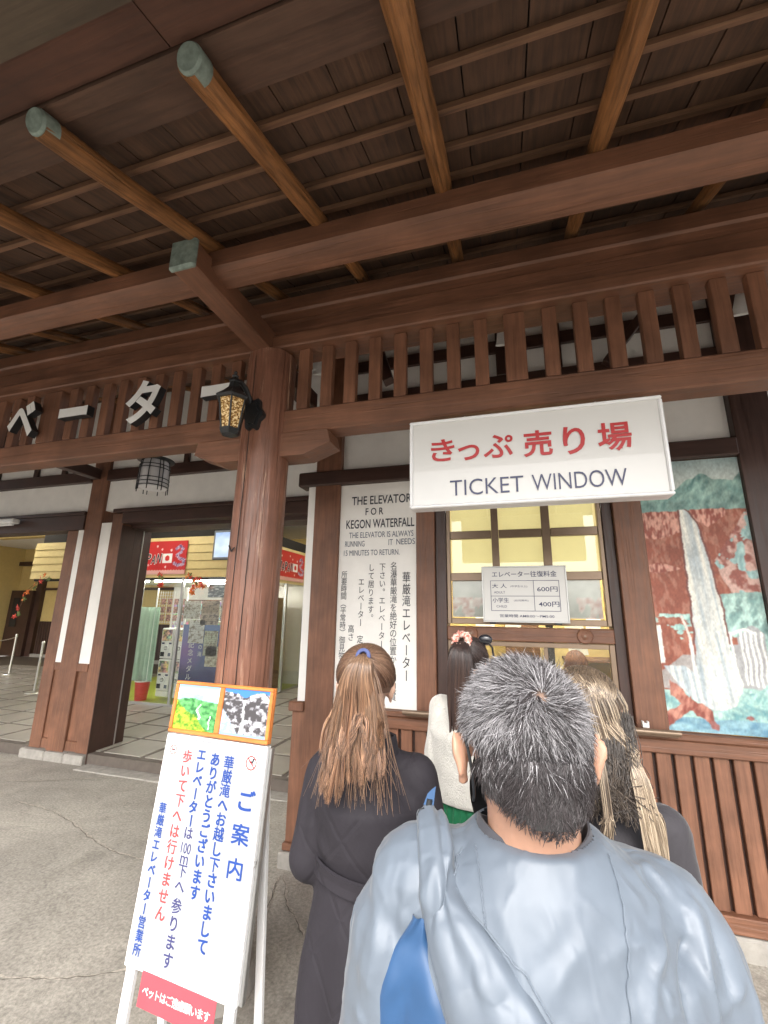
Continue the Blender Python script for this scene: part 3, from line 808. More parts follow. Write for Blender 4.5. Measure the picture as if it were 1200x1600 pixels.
# ------------------------------------------------------------------ explanation board
ex = thing('explanation_board', (-1.0, YF + 0.02, 1.10), 'tall white board with black lettering about the elevator, behind the ponytail', 'sign')
box('board', -1.324, -0.688, YF - 0.002, YF + 0.03, 1.084, 2.779, m_plas, ex, 0)
ye = YF - 0.004
def EH(s, x, z, wd, ht, m, off): return text_h('lettering', s, m, ex, (x, ye, z), X3, Z3, wd, ht, off)
EH('THE ELEVATOR', -0.975, 2.640, 0.50, 0.072, m_ink, 0.012)
EH('F O R', -1.03, 2.545, 0.15, 0.058, m_ink, 0.012)
EH('KEGON WATERFALL', -0.985, 2.445, 0.565, 0.072, m_ink, 0.012)
EH('THE ELEVATOR IS ALWAYS', -0.975, 2.355, 0.53, 0.046, m_inkg, 0.0)
EH('RUNNING', -1.19, 2.285, 0.165, 0.046, m_inkg, 0.0)
EH('IT', -0.892, 2.290, 0.034, 0.046, m_inkg, 0.0); EH('NEEDS', -0.772, 2.292, 0.148, 0.046, m_inkg, 0.0)
EH('15 MINUTES TO RETURN.', -1.05, 2.212, 0.46, 0.044, m_inkg, 0.0)
def EV(s, x, z, p, sz, m=m_ink, off=0.0, wide=0.85): return text_v('lettering', s, m, ex, (x, ye, z), X3, Z3, p, sz, off, wide)
EV('華厳滝エレベーター', -0.765, 2.06, 0.088, 0.088, off=0.006, wide=0.75)
EV('名瀑華厳滝を絶好の位置から御観賞', -0.865, 2.135, 0.0625, 0.066)
EV('下さい。エレベーターは常時運転', -0.955, 2.130, 0.064, 0.062)
EV('して居ります。', -1.045, 2.125, 0.0635, 0.062)
EV('エレベーター 定員 三十名', -1.125, 2.015, 0.0615, 0.062)
EV('高さ 一〇〇m', -1.200, 1.66, 0.0615, 0.062)
EV('所要時間（平常時）御見物共約十五分', -1.270, 2.070, 0.0555, 0.060)

# ------------------------------------------------------------------ hanging ticket sign
ts = thing('ticket_window_sign', (0.11, 2.07, 2.26), 'large white hanging sign reading TICKET WINDOW under the lattice frieze', 'sign')
Y0 = 2.035
ZT, ZB, XL, XRr = 2.722, 2.258, -0.470, 0.688
MB().box(XL + 0.006, XRr - 0.006, Y0 + 0.004, Y0 + 0.085, ZB + 0.006, ZT - 0.006, 0.006).build('light_box', m_sign, ts)
rimw = 0.016
for nm, a in (('rim', (XL, XRr, ZB, ZB + rimw)), ('rim', (XL, XRr, ZT - rimw, ZT)), ('rim', (XL, XL + rimw, ZB + rimw, ZT - rimw)), ('rim', (XRr - rimw, XRr, ZB + rimw, ZT - rimw))):
    box(nm, a[0], a[1], Y0 - 0.008, Y0 + 0.088, a[2], a[3], m_rim, ts, 0.005)
for x in (-0.2, 0.45): MB().tube([(x, Y0 + 0.1, 2.70), (x, 2.2, 2.80)], 0.008, 8).build('hanger', m_rim, ts)
for ch, x, z, wd, ht, o_ in (('き', -0.300, 2.555, 0.120, 0.118, 0.010), ('っ', -0.172, 2.530, 0.105, 0.080, 0.010), ('ぷ', -0.030, 2.550, 0.140, 0.120, 0.010), ('売', 0.152, 2.546, 0.132, 0.132, 0.016), ('り', 0.312, 2.545, 0.095, 0.138, 0.012), ('場', 0.482, 2.545, 0.140, 0.140, 0.014)):
    text_h('lettering', ch, m_red, ts, (x, Y0 + 0.002, z), X3, Z3, wd, ht, o_ + 0.006)
text_h('lettering', 'TICKET', m_navy, ts, (-0.095, Y0 + 0.002, 2.352), X3, Z3, 0.345, 0.080, -0.004)
text_h('lettering', 'WINDOW', m_navy, ts, (0.315, Y0 + 0.002, 2.352), X3, Z3, 0.400, 0.080, -0.004)

# ------------------------------------------------------------------ price board
pb = thing('price_board', (0.07, 3.12, 1.69), 'small white price board with a fare table leaning on the ticket window', 'sign')
YP = 3.135
box('panel', -0.197, 0.350, YP, YP + 0.015, 1.705, 2.075, m_sign, pb, 0.002)
for a in ((-0.203, 0.356, 1.699, 1.709), (-0.203, 0.356, 2.071, 2.081), (-0.203, -0.193, 1.7095, 2.0705), (0.346, 0.356, 1.7095, 2.0705)):
    box('rim', a[0], a[1], YP - 0.006, YP + 0.018, a[2], a[3], m_alu, pb, 0.002)
for x in (-0.14, 0.285): box('clip', x - 0.02, x + 0.02, YP - 0.008, YP + 0.07, 1.688, 1.698, m_blk, pb, 0.001)
def PH(s, x, z, wd, ht, m=m_navy, off=0.0): return text_h('lettering', s, m, pb, (x, YP, z), X3, Z3, wd, ht, off)
text_row('lettering', 'エレベーター往復料金', m_navy, pb, (0.080, YP, 2.025), X3, Z3, 0.43, 0.043, 0.014)
PH('大 人', -0.085, 1.945, 0.100, 0.031, off=0.008); PH('(中学生以上)', 0.045, 1.941, 0.110, 0.016); PH('ADULT', -0.085, 1.901, 0.075, 0.016)
PH('600円', 0.228, 1.922, 0.130, 0.034, off=0.008)
PH('小学生', -0.080, 1.848, 0.110, 0.033, off=0.008); PH('(幼児無料)', 0.055, 1.845, 0.095, 0.015); PH('CHILD', -0.075, 1.806, 0.070, 0.016)
PH('400円', 0.232, 1.822, 0.130, 0.034, off=0.008)
PH('営業時間 AM8:00〜PM5:00', 0.085, 1.743, 0.350, 0.021, off=0.004)
tm = MB()
for a in ((-0.145, 0.305, 1.979, 1.982), (-0.145, 0.305, 1.874, 1.877), (-0.145, 0.305, 1.775, 1.778)): tm.box(a[0], a[1], YP - 0.003, YP - 0.001, a[2], a[3])
for x in (-0.145, 0.140, 0.302): tm.box(x, x + 0.003, YP - 0.0035, YP - 0.0005, 1.7785, 1.9788)
tm.build('table_lines', m_navy, pb)

# ------------------------------------------------------------------ standing notice board
nb = thing('notice_board', (-1.187, 1.52, 0), 'white standing notice board with blue lettering and two waterfall photos on top', 'sign')
xd = Vector((0.99753, -0.0702, 0)).normalized(); n0 = Vector((-xd.y, xd.x, 0)); PH_ = 0.1008
yd = (Z3 * math.cos(PH_) + n0 * math.sin(PH_)).normalized(); nn = xd.cross(yd)
MN = Matrix(((xd.x, -nn.x, yd.x, -1.187), (xd.y, -nn.y, yd.y, 1.555), (xd.z, -nn.z, yd.z, 0.481), (0, 0, 0, 1)))
def NB(name, x0, x1, y0, y1, z0, z1, mat, c=0.003, par=None):
    return MB().box(x0, x1, y0, y1, z0, z1, c, MN).build(name, mat, par or nb)
m_bd = plain('cool_white_board', (0.37, 0.382, 0.408), 0.5, 0.02, 0.04, 8)
HB = 0.766
NB('panel', -0.238, 0.238, 0.0, 0.02, 0.012, HB - 0.012, m_bd)
for a in ((-0.250, -0.2385, 0, HB), (0.2385, 0.250, 0, HB), (-0.238, 0.238, 0, 0.0115), (-0.238, 0.238, HB - 0.0115, HB)): NB('rim', a[0], a[1], -0.004, 0.024, a[2], a[3], m_rim, 0.002)
for s in (-1, 1):
    NB('leg', s * 0.222 - 0.02, s * 0.222 + 0.02, 0.0005, 0.022, -0.475, -0.0005, m_rim)
    Mb = Matrix.Translation(MN @ Vector((s * 0.222, 0.03, 0.75))) @ Matrix.Rotation(math.atan2(-0.07, 1), 4, 'Z') @ Matrix.Rotation(R(4), 4, 'X')
    MB().box(-0.016, 0.016, 0, 0.02, -1.255, 0, 0.003, Mb).build('rear_leg', m_rim, nb)
NB('cross_brace', -0.20, 0.20, 0.003, 0.018, -0.38, -0.35, m_rim)
m_org = wood('orange_picture_frame', (0.62, 0.20, 0.045), 0, var=0.15, rough=0.5)
FB, FT = HB + 0.006, 0.973
fr = NB('photo_frame', -0.25, 0.25, 0.004, 0.02, FB, FT, m_org)
for a in ((-0.25, 0.25, FB, FB + 0.015), (-0.25, 0.25, FT - 0.013, FT), (-0.25, -0.234, FB + 0.0155, FT - 0.0135), (0.234, 0.25, FB + 0.0155, FT - 0.0135), (-0.012, 0.012, FB + 0.0155, FT - 0.0135)):
    NB('frame_bar', a[0], a[1], -0.008, 0.0035, a[2], a[3], m_org, 0.003, fr)
def pic_green(u, v):
    a = fbm(u * 16, v * 16, 40); c = lerp((0.015, 0.13, 0.03), (0.16, 0.50, 0.16), np.clip((fbm(u * 15, v * 15, 47, 5) - 0.28) * 2.1, 0, 1))
    m = (v > 0.35 + u * 0.75 + 0.12 * (vn(u * 8, v * 8, 48) - 0.5)); c[m] = lerp((0.05, 0.20, 0.01), (0.50, 0.60, 0.05), np.clip((fbm(u * 20, v * 20, 46, 4) - 0.25) * 1.9, 0, 1))[m]
    hz = 0.17 + 0.08 * vn(u * 5, 0 * u, 41) ; m = v < hz + 0.12; c[m] = lerp((0.20, 0.50, 0.50), (0.42, 0.72, 0.62), a)[m]
    m = v < hz; c[m] = lerp((0.22, 0.55, 0.85), (0.65, 0.85, 0.95), np.clip(v * 4, 0, 1))[m]
    m = (np.abs(u - 0.56 - 0.04 * np.sin(v * 20)) < 0.013 + 0.012 * (v > 0.55)) & (v > 0.42) & (v < 0.75); c[m] = (0.82, 0.84, 0.84)
    m = (np.abs(u - 0.84 - 0.01 * np.sin(v * 30)) < 0.012) & (v > 0.65) & (v < 0.95) & (a > 0.4); c[m] = (0.75, 0.76, 0.76)
    m = (v > 0.2) & (v < 0.32) & (u > 0.6) & (vn(u * 30, v * 30, 44) > 0.55); c[m] = (0.78, 0.82, 0.8)
    return c
def pic_snow(u, v):
    a = fbm(u * 22, v * 22, 50); c = lerp((0.06, 0.055, 0.06), (0.66, 0.66, 0.72), np.clip((fbm(u * 13, v * 15, 52, 5) - 0.36) * 3.2 - (np.abs(v - 0.45) < 0.2) * 0.6, 0, 1))
    m = v < 0.10 + 0.13 * np.exp(-((u - 0.48) / 0.17) ** 2) - 0.08 * vn(u * 9, u * 0, 51); c[m] = (0.05, 0.20, 0.62)
    m = (u < (v - 0.45) * 0.75) & (v > 0.45); c[m] = lerp((0.14, 0.25, 0.48), (0.55, 0.66, 0.82), a)[m]
    m = (np.abs(u - 0.47 - 0.01 * np.sin(v * 12)) < 0.016 + 0.02 * (v > 0.7)) & (v > 0.22) & (v < 0.93); c[m] = (0.84, 0.87, 0.92)
    m = v > 0.93 + 0.03 * a; c[m] = (0.25, 0.36, 0.52)
    return c
paint('summer_waterfall_photo', nb, MN @ Vector((-0.234, -0.001, FT - 0.0135)), xd, yd, 0.222, FT - FB - 0.029, 90, 70, pic_green, m_print)
paint('winter_waterfall_photo', nb, MN @ Vector((0.012, -0.001, FT - 0.0135)), xd, yd, 0.222, FT - FB - 0.029, 90, 70, pic_snow, m_print)
def NV(s, x, z, p, sz, m, off=0.008, wide=1.0, lift=0.002): return text_v('lettering', s, m, nb, MN @ Vector((x, 0, z)), xd, yd, p, sz, off, wide, lift)
NV('ご', 0.182, 0.617, 0.08, 0.074, m_blue, 0.034, 1.15); NV('案', 0.178, 0.510, 0.08, 0.070, m_blue, 0.030, 1.15); NV('内', 0.174, 0.405, 0.08, 0.068, m_blue, 0.030, 1.15)
NV('華厳滝へお越し下さいまして', 0.082, 0.716, 0.0472, 0.049, m_blue, 0.034, 1.0)
NV('ありがとうございます', 0.014, 0.720, 0.0478, 0.049, m_blue, 0.034, 1.0)
NV('エレベーター', -0.056, 0.728, 0.0454, 0.046, m_blue, 0.034, 1.0)
m_pst = plain('pasted_strip', (0.395, 0.41, 0.435), 0.5, 0.02, 0.02)
NB('pasted_strip', -0.084, -0.030, -0.0015, -0.0004, 0.246, 0.462, m_pst, 0); NB('pasted_strip', -0.084, -0.030, -0.0015, -0.0004, 0.024, 0.2455, m_pst, 0)
NB('pasted_strip', -0.152, -0.098, -0.0015, -0.0004, 0.145, 0.722, m_pst, 0)
NV('は', -0.057, 0.461, 0.045, 0.045, m_viol, 0.022, 1.0, 0.003)
text_h('lettering', '100', m_viol, nb, MN @ Vector((-0.057, 0, 0.389)), xd, yd, 0.046, 0.034, 0.005, 0, 0.003)
text_h('lettering', 'm', m_viol, nb, MN @ Vector((-0.057, 0, 0.352)), xd, yd, 0.036, 0.026, 0.005, 0, 0.003)
NV('下へ', -0.057, 0.342, 0.047, 0.046, m_viol, 0.022, 1.0, 0.003)
NV('参ります', -0.057, 0.238, 0.052, 0.050, m_viol, 0.024, 1.0, 0.003)
NV('歩いて下へは行けません', -0.125, 0.717, 0.0514, 0.049, m_pink, 0.026, 1.0, 0.003)
NV('華厳滝エレベーター営業所', -0.205, 0.519, 0.0405, 0.040, m_blue, 0.032, 0.95)
def ring_sign(x, z, r, wd, ht):
    NB('sticker', x - wd / 2, x + wd / 2, -0.001, -0.0003, z - ht * 0.62, z + ht * 0.38, m_white, 0)
    mb = MB(); N = 28; P = []
    for k in range(N):
        a = 2 * math.pi * k / N
        for q in (r, r * 0.82): P.append(MN @ Vector((x + q * math.cos(a), -0.002, z + q * math.sin(a))))
    mb.add(P, [(2 * k, 2 * ((k + 1) % N), 2 * ((k + 1) % N) + 1, 2 * k + 1) for k in range(N)])
    c, s = math.cos(R(-45)), math.sin(R(-45))
    mb.add([MN @ Vector((x + a * c - b * s, -0.0022, z + a * s + b * c)) for a, b in ((-r * .9, -r * .08), (r * .9, -r * .08), (r * .9, r * .08), (-r * .9, r * .08))], [(0, 1, 2, 3)])
    mb.build('prohibition_ring', m_red, nb)
ring_sign(0.185, 0.703, 0.025, 0.066, 0.086); ring_sign(-0.205, 0.708, 0.018, 0.046, 0.070)
dg_ = MB()
for a, b, ww, hh in ((-0.008, 0, 0.016, 0.007), (0.004, 0.003, 0.007, 0.009), (0.004, 0.010, 0.010, 0.006), (-0.008, -0.007, 0.003, 0.008), (0.005, -0.007, 0.003, 0.009), (-0.011, 0.004, 0.003, 0.008)):
    dg_.add([MN @ Vector((0.185 + a + i, -0.0017, 0.703 + b + j)) for i, j in ((0, 0), (ww, 0), (ww, hh), (0, hh))], [(0, 1, 2, 3)])
dg_.build('dog_pictogram', m_ink, nb)
text_h('lettering', 'NO DOGS', m_ink, nb, MN @ Vector((0.185, -0.002, 0.664)), xd, yd, 0.04, 0.006)
sk_ = MB()
sk_.add([MN @ Vector((-0.205 + i, -0.0017, 0.708 + j)) for i, j in ((-0.011, -0.002), (0.011, -0.002), (0.011, 0.002), (-0.011, 0.002))], [(0, 1, 2, 3)])
sk_.build('cigarette_pictogram', m_ink, nb)
text_h('lettering', 'NO SMOKING', m_ink, nb, MN @ Vector((-0.205, -0.002, 0.679)), xd, yd, 0.032, 0.005); text_h('lettering', 'ZONE', m_ink, nb, MN @ Vector((-0.205, -0.002, 0.671)), xd, yd, 0.018, 0.005)
m_pn = plain('pink_red_card', (0.42, 0.07, 0.09), 0.5, 0.04, 0.03)
Mp = MN @ Matrix.Translation((0.01, -0.006, -0.04)) @ Matrix.Rotation(R(1.0), 4, 'Y')
MB().box(-0.165, 0.165, -0.002, 0.0, -0.052, 0.046, 0.0, Mp).build('pink_card', m_pn, nb)
text_row('lettering', 'ペットはご遠慮願います', m_white, nb, Mp @ Vector((0, -0.002, 0)), xd, yd, 0.298, 0.030, 0.018)
MB().tube([MN @ Vector(p) for p in ((0.252, 0.0, 0.40), (0.262, -0.004, 0.402), (0.266, -0.012, 0.398), (0.262, -0.014, 0.39))], 0.003, 6).build('side_hook', m_alu, nb)
NB('side_rail', 0.252, 0.264, 0.01, 0.03, 0.0, 0.76, m_alu, 0.002)

# ------------------------------------------------------------------ entrance front (wall plane y = 4.3)
en = thing('entrance_facade', (-5.3, 4.4, 0), 'brown and white timber front of the entrance hall, left of the column', 'building')
YE = 4.30
def eb(name, x0, x1, y0, y1, z0, z1, mat, c=0.004, par=None): return box(name, x0, x1, y0, y1, z0, z1, mat, par or en, c)
eb('left_stile', -5.77, -5.585, YE, YE + 0.48, 0.10, 2.78, m_pz, 0.006)
eb('white_strip', -5.583, -5.474, YE + 0.006, YE + 0.45, 1.092, 2.865, m_plas, 0)
eb('centre_post', -5.472, -5.198, YE - 0.012, YE + 0.45, 0.06, 4.7, m_pz, 0.006)
eb('white_strip', -5.196, -5.025, YE + 0.006, YE + 0.45, 1.092, 2.865, m_plas, 0)
eb('right_stile', -5.023, -4.832, YE, YE + 0.20, 0.10, 2.98, m_pz, 0.006)
eb('strip_sill', -5.196, -5.025, YE - 0.010, YE + 0.2, 1.00, 1.09, m_pz, 0.004)
eb('strip_sill', -5.583, -5.474, YE + 0.004, YE + 0.2, 1.00, 1.09, m_pz, 0.004)
for xa, xb in ((-5.583, -5.474), (-5.196, -5.025)):
    eb('lower_board', xa, xb, YE + 0.022, YE + 0.2, 0.22, 0.998, m_pz, 0.002)
    eb('lower_rail', xa, xb, YE + 0.006, YE + 0.2, 0.10, 0.218, m_pz, 0.006)
eb('door_jamb', -5.02, -4.827, YE + 0.205, YE + 0.34, 0.0, 2.84, m_dz, 0.003)
eb('door_jamb', -5.02, -4.845, YE + 0.345, YE + 0.50, 0.0, 2.84, m_dz, 0.003)
eb('door_track', -4.826, -4.818, YE + 0.335, YE + 0.35, 0.0, 2.84, m_alu, 0)
eb('jamb_foot', -4.832, -4.822, YE - 0.01, YE + 0.2, 0.0, 2.82, m_dz, 0.001)
for xa, xb in ((-5.83, -5.43), (-5.425, -5.13), (-5.125, -4.835)):
    eb('base_stone', xa, xb, YE - 0.06, YE + 0.1, -0.04, 0.098, m_stone, 0.012)
eb('base_stone', -5.75, -4.87, YE + 0.11, YE + 0.5, -0.04, 0.098, m_stone, 0.01)
eb('door_header', -4.83, -1.62, YE - 0.03, YE + 0.12, 2.842, 2.985, m_dx)
eb('header_lintel', -4.83, -1.62, YE + 0.125, YE + 0.45, 2.80, 2.95, m_dx)
eb('header_trim', -4.98, -1.62, YE - 0.05, YE + 0.10, 2.987, 3.035, m_dx, 0.006)
eb('plaster_panel', -5.196, -1.62, YE + 0.03, YE + 0.12, 3.037, 3.448, m_plas, 0)
eb('plaster_panel', -8.3, -5.474, YE + 0.03, YE + 0.12, 3.037, 3.448, m_plas, 0)
eb('left_header', -9.6, -5.474, YE - 0.03, YE + 0.2, 2.782, 2.985, m_dx)
eb('header_trim', -9.6, -5.474, YE - 0.045, YE + 0.10, 2.987, 3.035, m_dx, 0.006)
eb('wall_beam', -9.6, -5.474, YE - 0.035, YE + 0.10, 3.45, 3.60, m_dx)
eb('wall_beam', -5.196, -1.62, YE - 0.035, YE + 0.10, 3.45, 3.60, m_dx)
eb('plaster_panel', -9.6, -5.474, YE + 0.03, YE + 0.12, 3.602, 4.72, m_plas, 0)
eb('plaster_panel', -5.196, -1.62, YE + 0.03, YE + 0.12, 3.602, 4.72, m_plas, 0)
eb('plaster_panel', -9.6, -8.4, YE + 0.03, YE + 0.12, 0.1, 2.78, m_plas, 0)
eb('left_post', -8.4, -8.2, YE - 0.05, YE + 0.3, 0.0, 4.6, m_dz)
for x in (-7.4, -6.6, -6.05, -4.55, -3.95, -3.3, -2.6): eb('upper_stud', x - 0.04, x + 0.04, YE - 0.01, YE + 0.029, 3.602, 4.6, m_dz)
for x in (-8.3, -5.33, -1.60): eb('tie_beam', x - 0.06, x + 0.06, 2.30, YE - 0.06 if x < -2 else 3.1, 3.46, 3.60, m_dz)
for x0, z0 in ((-5.25, 3.2),): pass
wl = thing('batten_light', (-6.9, 4.2, 2.9), 'white batten light fixed on the header of the left opening', 'light')
MB().box(-7.9, -6.62, 4.13, 4.24, 2.90, 2.965, 0.012).build('casing', m_white, wl)
MB().tube([(-7.85, 4.185, 2.885), (-6.67, 4.185, 2.885)], 0.014, 8).build('tube', m_white, wl)

# ------------------------------------------------------------------ entrance hall
hl = thing('entrance_hall', (-9, 8, 0.1), 'entrance hall interior with yellow walls and a dark ribbed dado', 'room')
def hb(name, *a, m=None, c=0): return box(name, *a, m, hl, c)
hb('ceiling', -17.5, -1.0, 4.81, 12.1, 3.9, 4.0, m=m_plas)
hb('back_wall', -17.5, -1.0, 11.6, 11.75, 0.1, 3.9, m=m_yelw)
hb('end_wall', -17.6, -17.45, 4.8, 11.58, 0.1, 3.9, m=m_yelw)
hb('right_wall', -1.55, -1.42, 4.62, 11.58, 0.1, 3.9, m=m_plas)
hb('inner_lintel', -17.4, -1.56, 4.76, 4.80, 2.96, 3.9, m=m_plas)
hb('dado', -16.0, -9.0, 11.5, 11.59, 0.22, 1.30, m=m_dz, c=0)
hb('skirting', -17, -9.0, 11.46, 11.59, 0.1, 0.215, m=m_stone, c=0)
rb = MB().box(-0.03, 0.03, 11.478, 11.498, 0.22, 1.29, 0.004).build('dado_rib', m_dz, hl); rb.location.x = -15.95
copies(rb, hl, [(0.12 * i, 0, 0) for i in range(1, 50)])
hb('dark_rail', -16.5, -9, 11.53, 11.598, 2.38, 2.46, m=m_dx)
hb('upper_beam', -17.4, -13.2, 11.4, 11.598, 3.26, 3.40, m=m_dx)
hb('dark_post', -16.35, -16.1, 11.45, 11.598, 0.12, 3.25, m=m_dz)
hb('dark_door', -17.4, -16.36, 11.35, 11.5, 0.12, 2.36, m=m_dz)
hb('door_pane', -17.2, -16.9, 11.33, 11.345, 1.1, 2.1, m=m_dark)
hb('yellow_beam', -13.8, -9.6, 8.3, 8.5, 3.62, 3.88, m=m_yelw)
for i, (x, y) in enumerate(((-13.0, 9.35), (-10.2, 6.0), (-6.2, 5.5), (-3.4, 6.0), (-3.2, 9.0), (-7.5, 8.0))):  # only the first is in view; the rest are added to light the hall
    cl = thing('ceiling_light', (x, y, 3.85), ['lit ceiling tube of the hall seen through the left opening', 'unseen added ceiling tube of the hall above the left opening', 'unseen added ceiling tube of the hall in front of the kiosk', 'unseen added ceiling tube of the hall nearest the ticket office', 'unseen added ceiling tube deep in the hall, right of the kiosk', 'unseen added ceiling tube above the kiosk roof'][i], 'light', 'ceiling tubes in the hall')
    MB().box(x - 0.62, x + 0.62, y - 0.09, y + 0.09, 3.862, 3.899, 0.006).build('casing', m_white, cl)
    MB().box(x - 0.6, x + 0.6, y - 0.04, y + 0.04, 3.825, 3.861, 0.012).build('tube', m_tube, cl)

# shop kiosk in the hall
ks = thing('shop_kiosk', (-6.5, 7.6, 0.12), 'glass fronted gift shop kiosk with yellow board siding above', 'kiosk')
def kb(name, *a, m=None, c=0.003, par=None): return box(name, *a, m, par or ks, c)
KY, KX = 6.65, -4.70
for i in range(5):
    z0 = 2.345 + i * 0.152
    MB().prism([(KY - 0.03, z0), (KY - 0.012, z0 + 0.149), (KY + 0.05, z0 + 0.149), (KY + 0.05, z0)], -9.72, KX + 0.02, 0).build('siding_board', m_yel, ks)
    MB().prism([(KX + 0.05, z0), (KX + 0.032, z0 + 0.149), (KX - 0.03, z0 + 0.149), (KX - 0.03, z0)], KY + 0.052, 10.6, 1).build('siding_board', m_yel, ks)
kb('siding_backing', -9.70, KX - 0.031, KY + 0.052, KY + 0.10, 2.3, 3.11, m=m_dark, c=0)
kb('dark_top', -9.7, KX, KY + 0.1, 10.6, 3.12, 3.32, m=m_dark)
kb('kiosk_ceiling', -8.55, KX - 0.05, KY + 0.11, 10.6, 2.34, 2.36, m=m_plas, c=0)
kb('green_floor', -8.6, KX - 0.02, KY + 0.03, 10.5, 0.122, 0.132, m=plain('lime_green_floor', (0.36, 0.42, 0.04), 0.3, 0.05, 0.02), c=0)
for x in (-8.6, -7.7, -6.76, -5.83, KX - 0.01): kb('aluminium_upright', x - 0.025, x + 0.025, KY - 0.02, KY + 0.03, 0.12, 2.343, m=m_alu)
kb('aluminium_sill', -8.57, -4.74, KY - 0.015, KY + 0.025, 0.115, 0.155, m=m_alu)
for xa, xb in ((-8.57, -7.73), (-7.67, -6.79), (-6.73, -5.86), (-5.80, -4.74)): kb('glass_pane', xa, xb, KY + 0.002, KY + 0.008, 0.156, 2.34, m=m_glass, c=0)
for y in (7.55, 8.45, 9.40): kb('aluminium_upright', KX - 0.03, KX + 0.03, y - 0.03, y + 0.03, 0.12, 2.343, m=m_alu)
for ya, yb in ((6.69, 7.52), (7.58, 8.42), (8.48, 9.37)): kb('glass_pane', KX - 0.004, KX + 0.004, ya, yb, 0.156, 2.34, m=m_glass, c=0)
kb('aluminium_sill', KX - 0.03, KX + 0.03, 6.69, 9.37, 0.115, 0.155, m=m_alu)
kb('side_dark_wall', KX - 0.05, KX + 0.02, 9.44, 10.6, 0.12, 2.34, m=m_dz, c=0)
kb('kiosk_tube', -8.2, -6.85, 6.85, 6.90, 2.28, 2.32, m=m_tube, c=0.01)
kb('kiosk_tube', -6.7, -5.85, 6.85, 6.90, 2.28, 2.32, m=m_tube, c=0.01)
kb('kiosk_tube', -5.75, -4.85, 6.85, 6.90, 2.28, 2.32, m=m_tube, c=0.01)
kb('kiosk_tube', -6.6, -5.2, 8.3, 8.36, 2.28, 2.32, m=m_tube, c=0.01)
kb('kiosk_back_wall', -8.6, KX - 0.05, 9.5, 9.58, 0.12, 2.34, m=m_plas, c=0)
def goods(u, v, s=3):
    a = vn(u * 34, v * 26, s); c = np.stack([vn(np.floor(u * 40), np.floor(v * 22), s + k) for k in range(3)], -1)
    c = 0.12 + 0.62 * c * (0.6 + 0.6 * a[..., None]); sh = (v * 6 % 1) < 0.07; c[sh] = (0.6, 0.58, 0.52); return c
def goods2(u, v): return goods(u, v, 21)
for i, (x0, x1, y, z0, z1, f) in enumerate(((-8.0, -6.6, 8.9, 0.6, 2.0, goods), (-6.4, -5.0, 8.6, 0.4, 2.05, goods2))):
    rk_ = kb('goods_rack', x0, x1, y, y + 0.4, 0.13, z1, m=m_bat)
    paint('goods_on_rack', rk_, (x0 + 0.02, y - 0.01, z1 - 0.03), X3, Z3, x1 - x0 - 0.04, z1 - z0, 90, 60, f, m_print)
    for k in range(6): MB().box(x0 + 0.01, x1 - 0.01, y - 0.12, y - 0.012, z0 + (z1 - z0) * k / 6, z0 + (z1 - z0) * k / 6 + 0.015).build('rack_shelf', m_white, rk_)
# mint curtain
cu_ = MB(); P_ = []
for i in range(49):
    x = -7.10 + i * 0.0085 * 1.6; y = 6.86 + 0.025 * math.sin(i * 0.9)
    P_ += [(x, y, 0.46), (x, y, 1.80)]
cu_.add(P_, [(2 * i, 2 * i + 2, 2 * i + 3, 2 * i + 1) for i in range(48)])
cu_.build('mint_curtain', plain('mint_cloth', (0.42, 0.56, 0.45), 0.8, 0.06, 0.05), ks, smooth=True)
rb_ = thing('red_bin', (-6.66, 6.86, 0.13), 'small red bin at the foot of the mint curtain in the kiosk', 'bin')
MB().lathe((-6.66, 6.86, 0), [(0.0, 0.133), (0.10, 0.133), (0.13, 0.46), (0.12, 0.46), (0.09, 0.16)], 18).build('bin_body', plain('red_plastic', (0.6, 0.05, 0.04), 0.4), rb_, smooth=True)
MB().lathe((-6.66, 6.86, 0), [(0.122, 0.455), (0.136, 0.455), (0.136, 0.475), (0.122, 0.475)], 18).build('bin_rim', m_white, rb_)
# wire grid rack
gr_ = thing('wire_grid', (-6.3, 6.88, 1.6), 'white wire grid hung with small prints above the capsule machines', 'rack')
mb = MB()
for i in range(13): mb.box(-6.58 + i * 0.055, -6.575 + i * 0.055, 6.88, 6.885, 1.5, 2.10)
for i in range(11): mb.box(-6.58, -5.92, 6.886, 6.891, 1.52 + i * 0.055, 1.525 + i * 0.055)
mb.build('wires', m_white, gr_)
for x in (-6.60, -5.90): MB().box(x - 0.012, x + 0.012, 6.875, 6.9, 0.13, 2.16, 0.004).build('upright', m_white, gr_)
for i in range(12):
    x = -6.5 + (i % 4) * 0.15 + 0.02; z = 1.55 + (i // 4) * 0.15
    def f_(u, v, i=i): return lerp((0.1, 0.06, 0.07), (0.75, 0.4, 0.32), np.clip(fbm(u * 5, v * 5, 60 + i) * 2 - 0.5, 0, 1))
    paint('hung_print', gr_, (x, 6.872, z + 0.11), X3, Z3, 0.1, 0.11, 10, 10, f_, m_print)

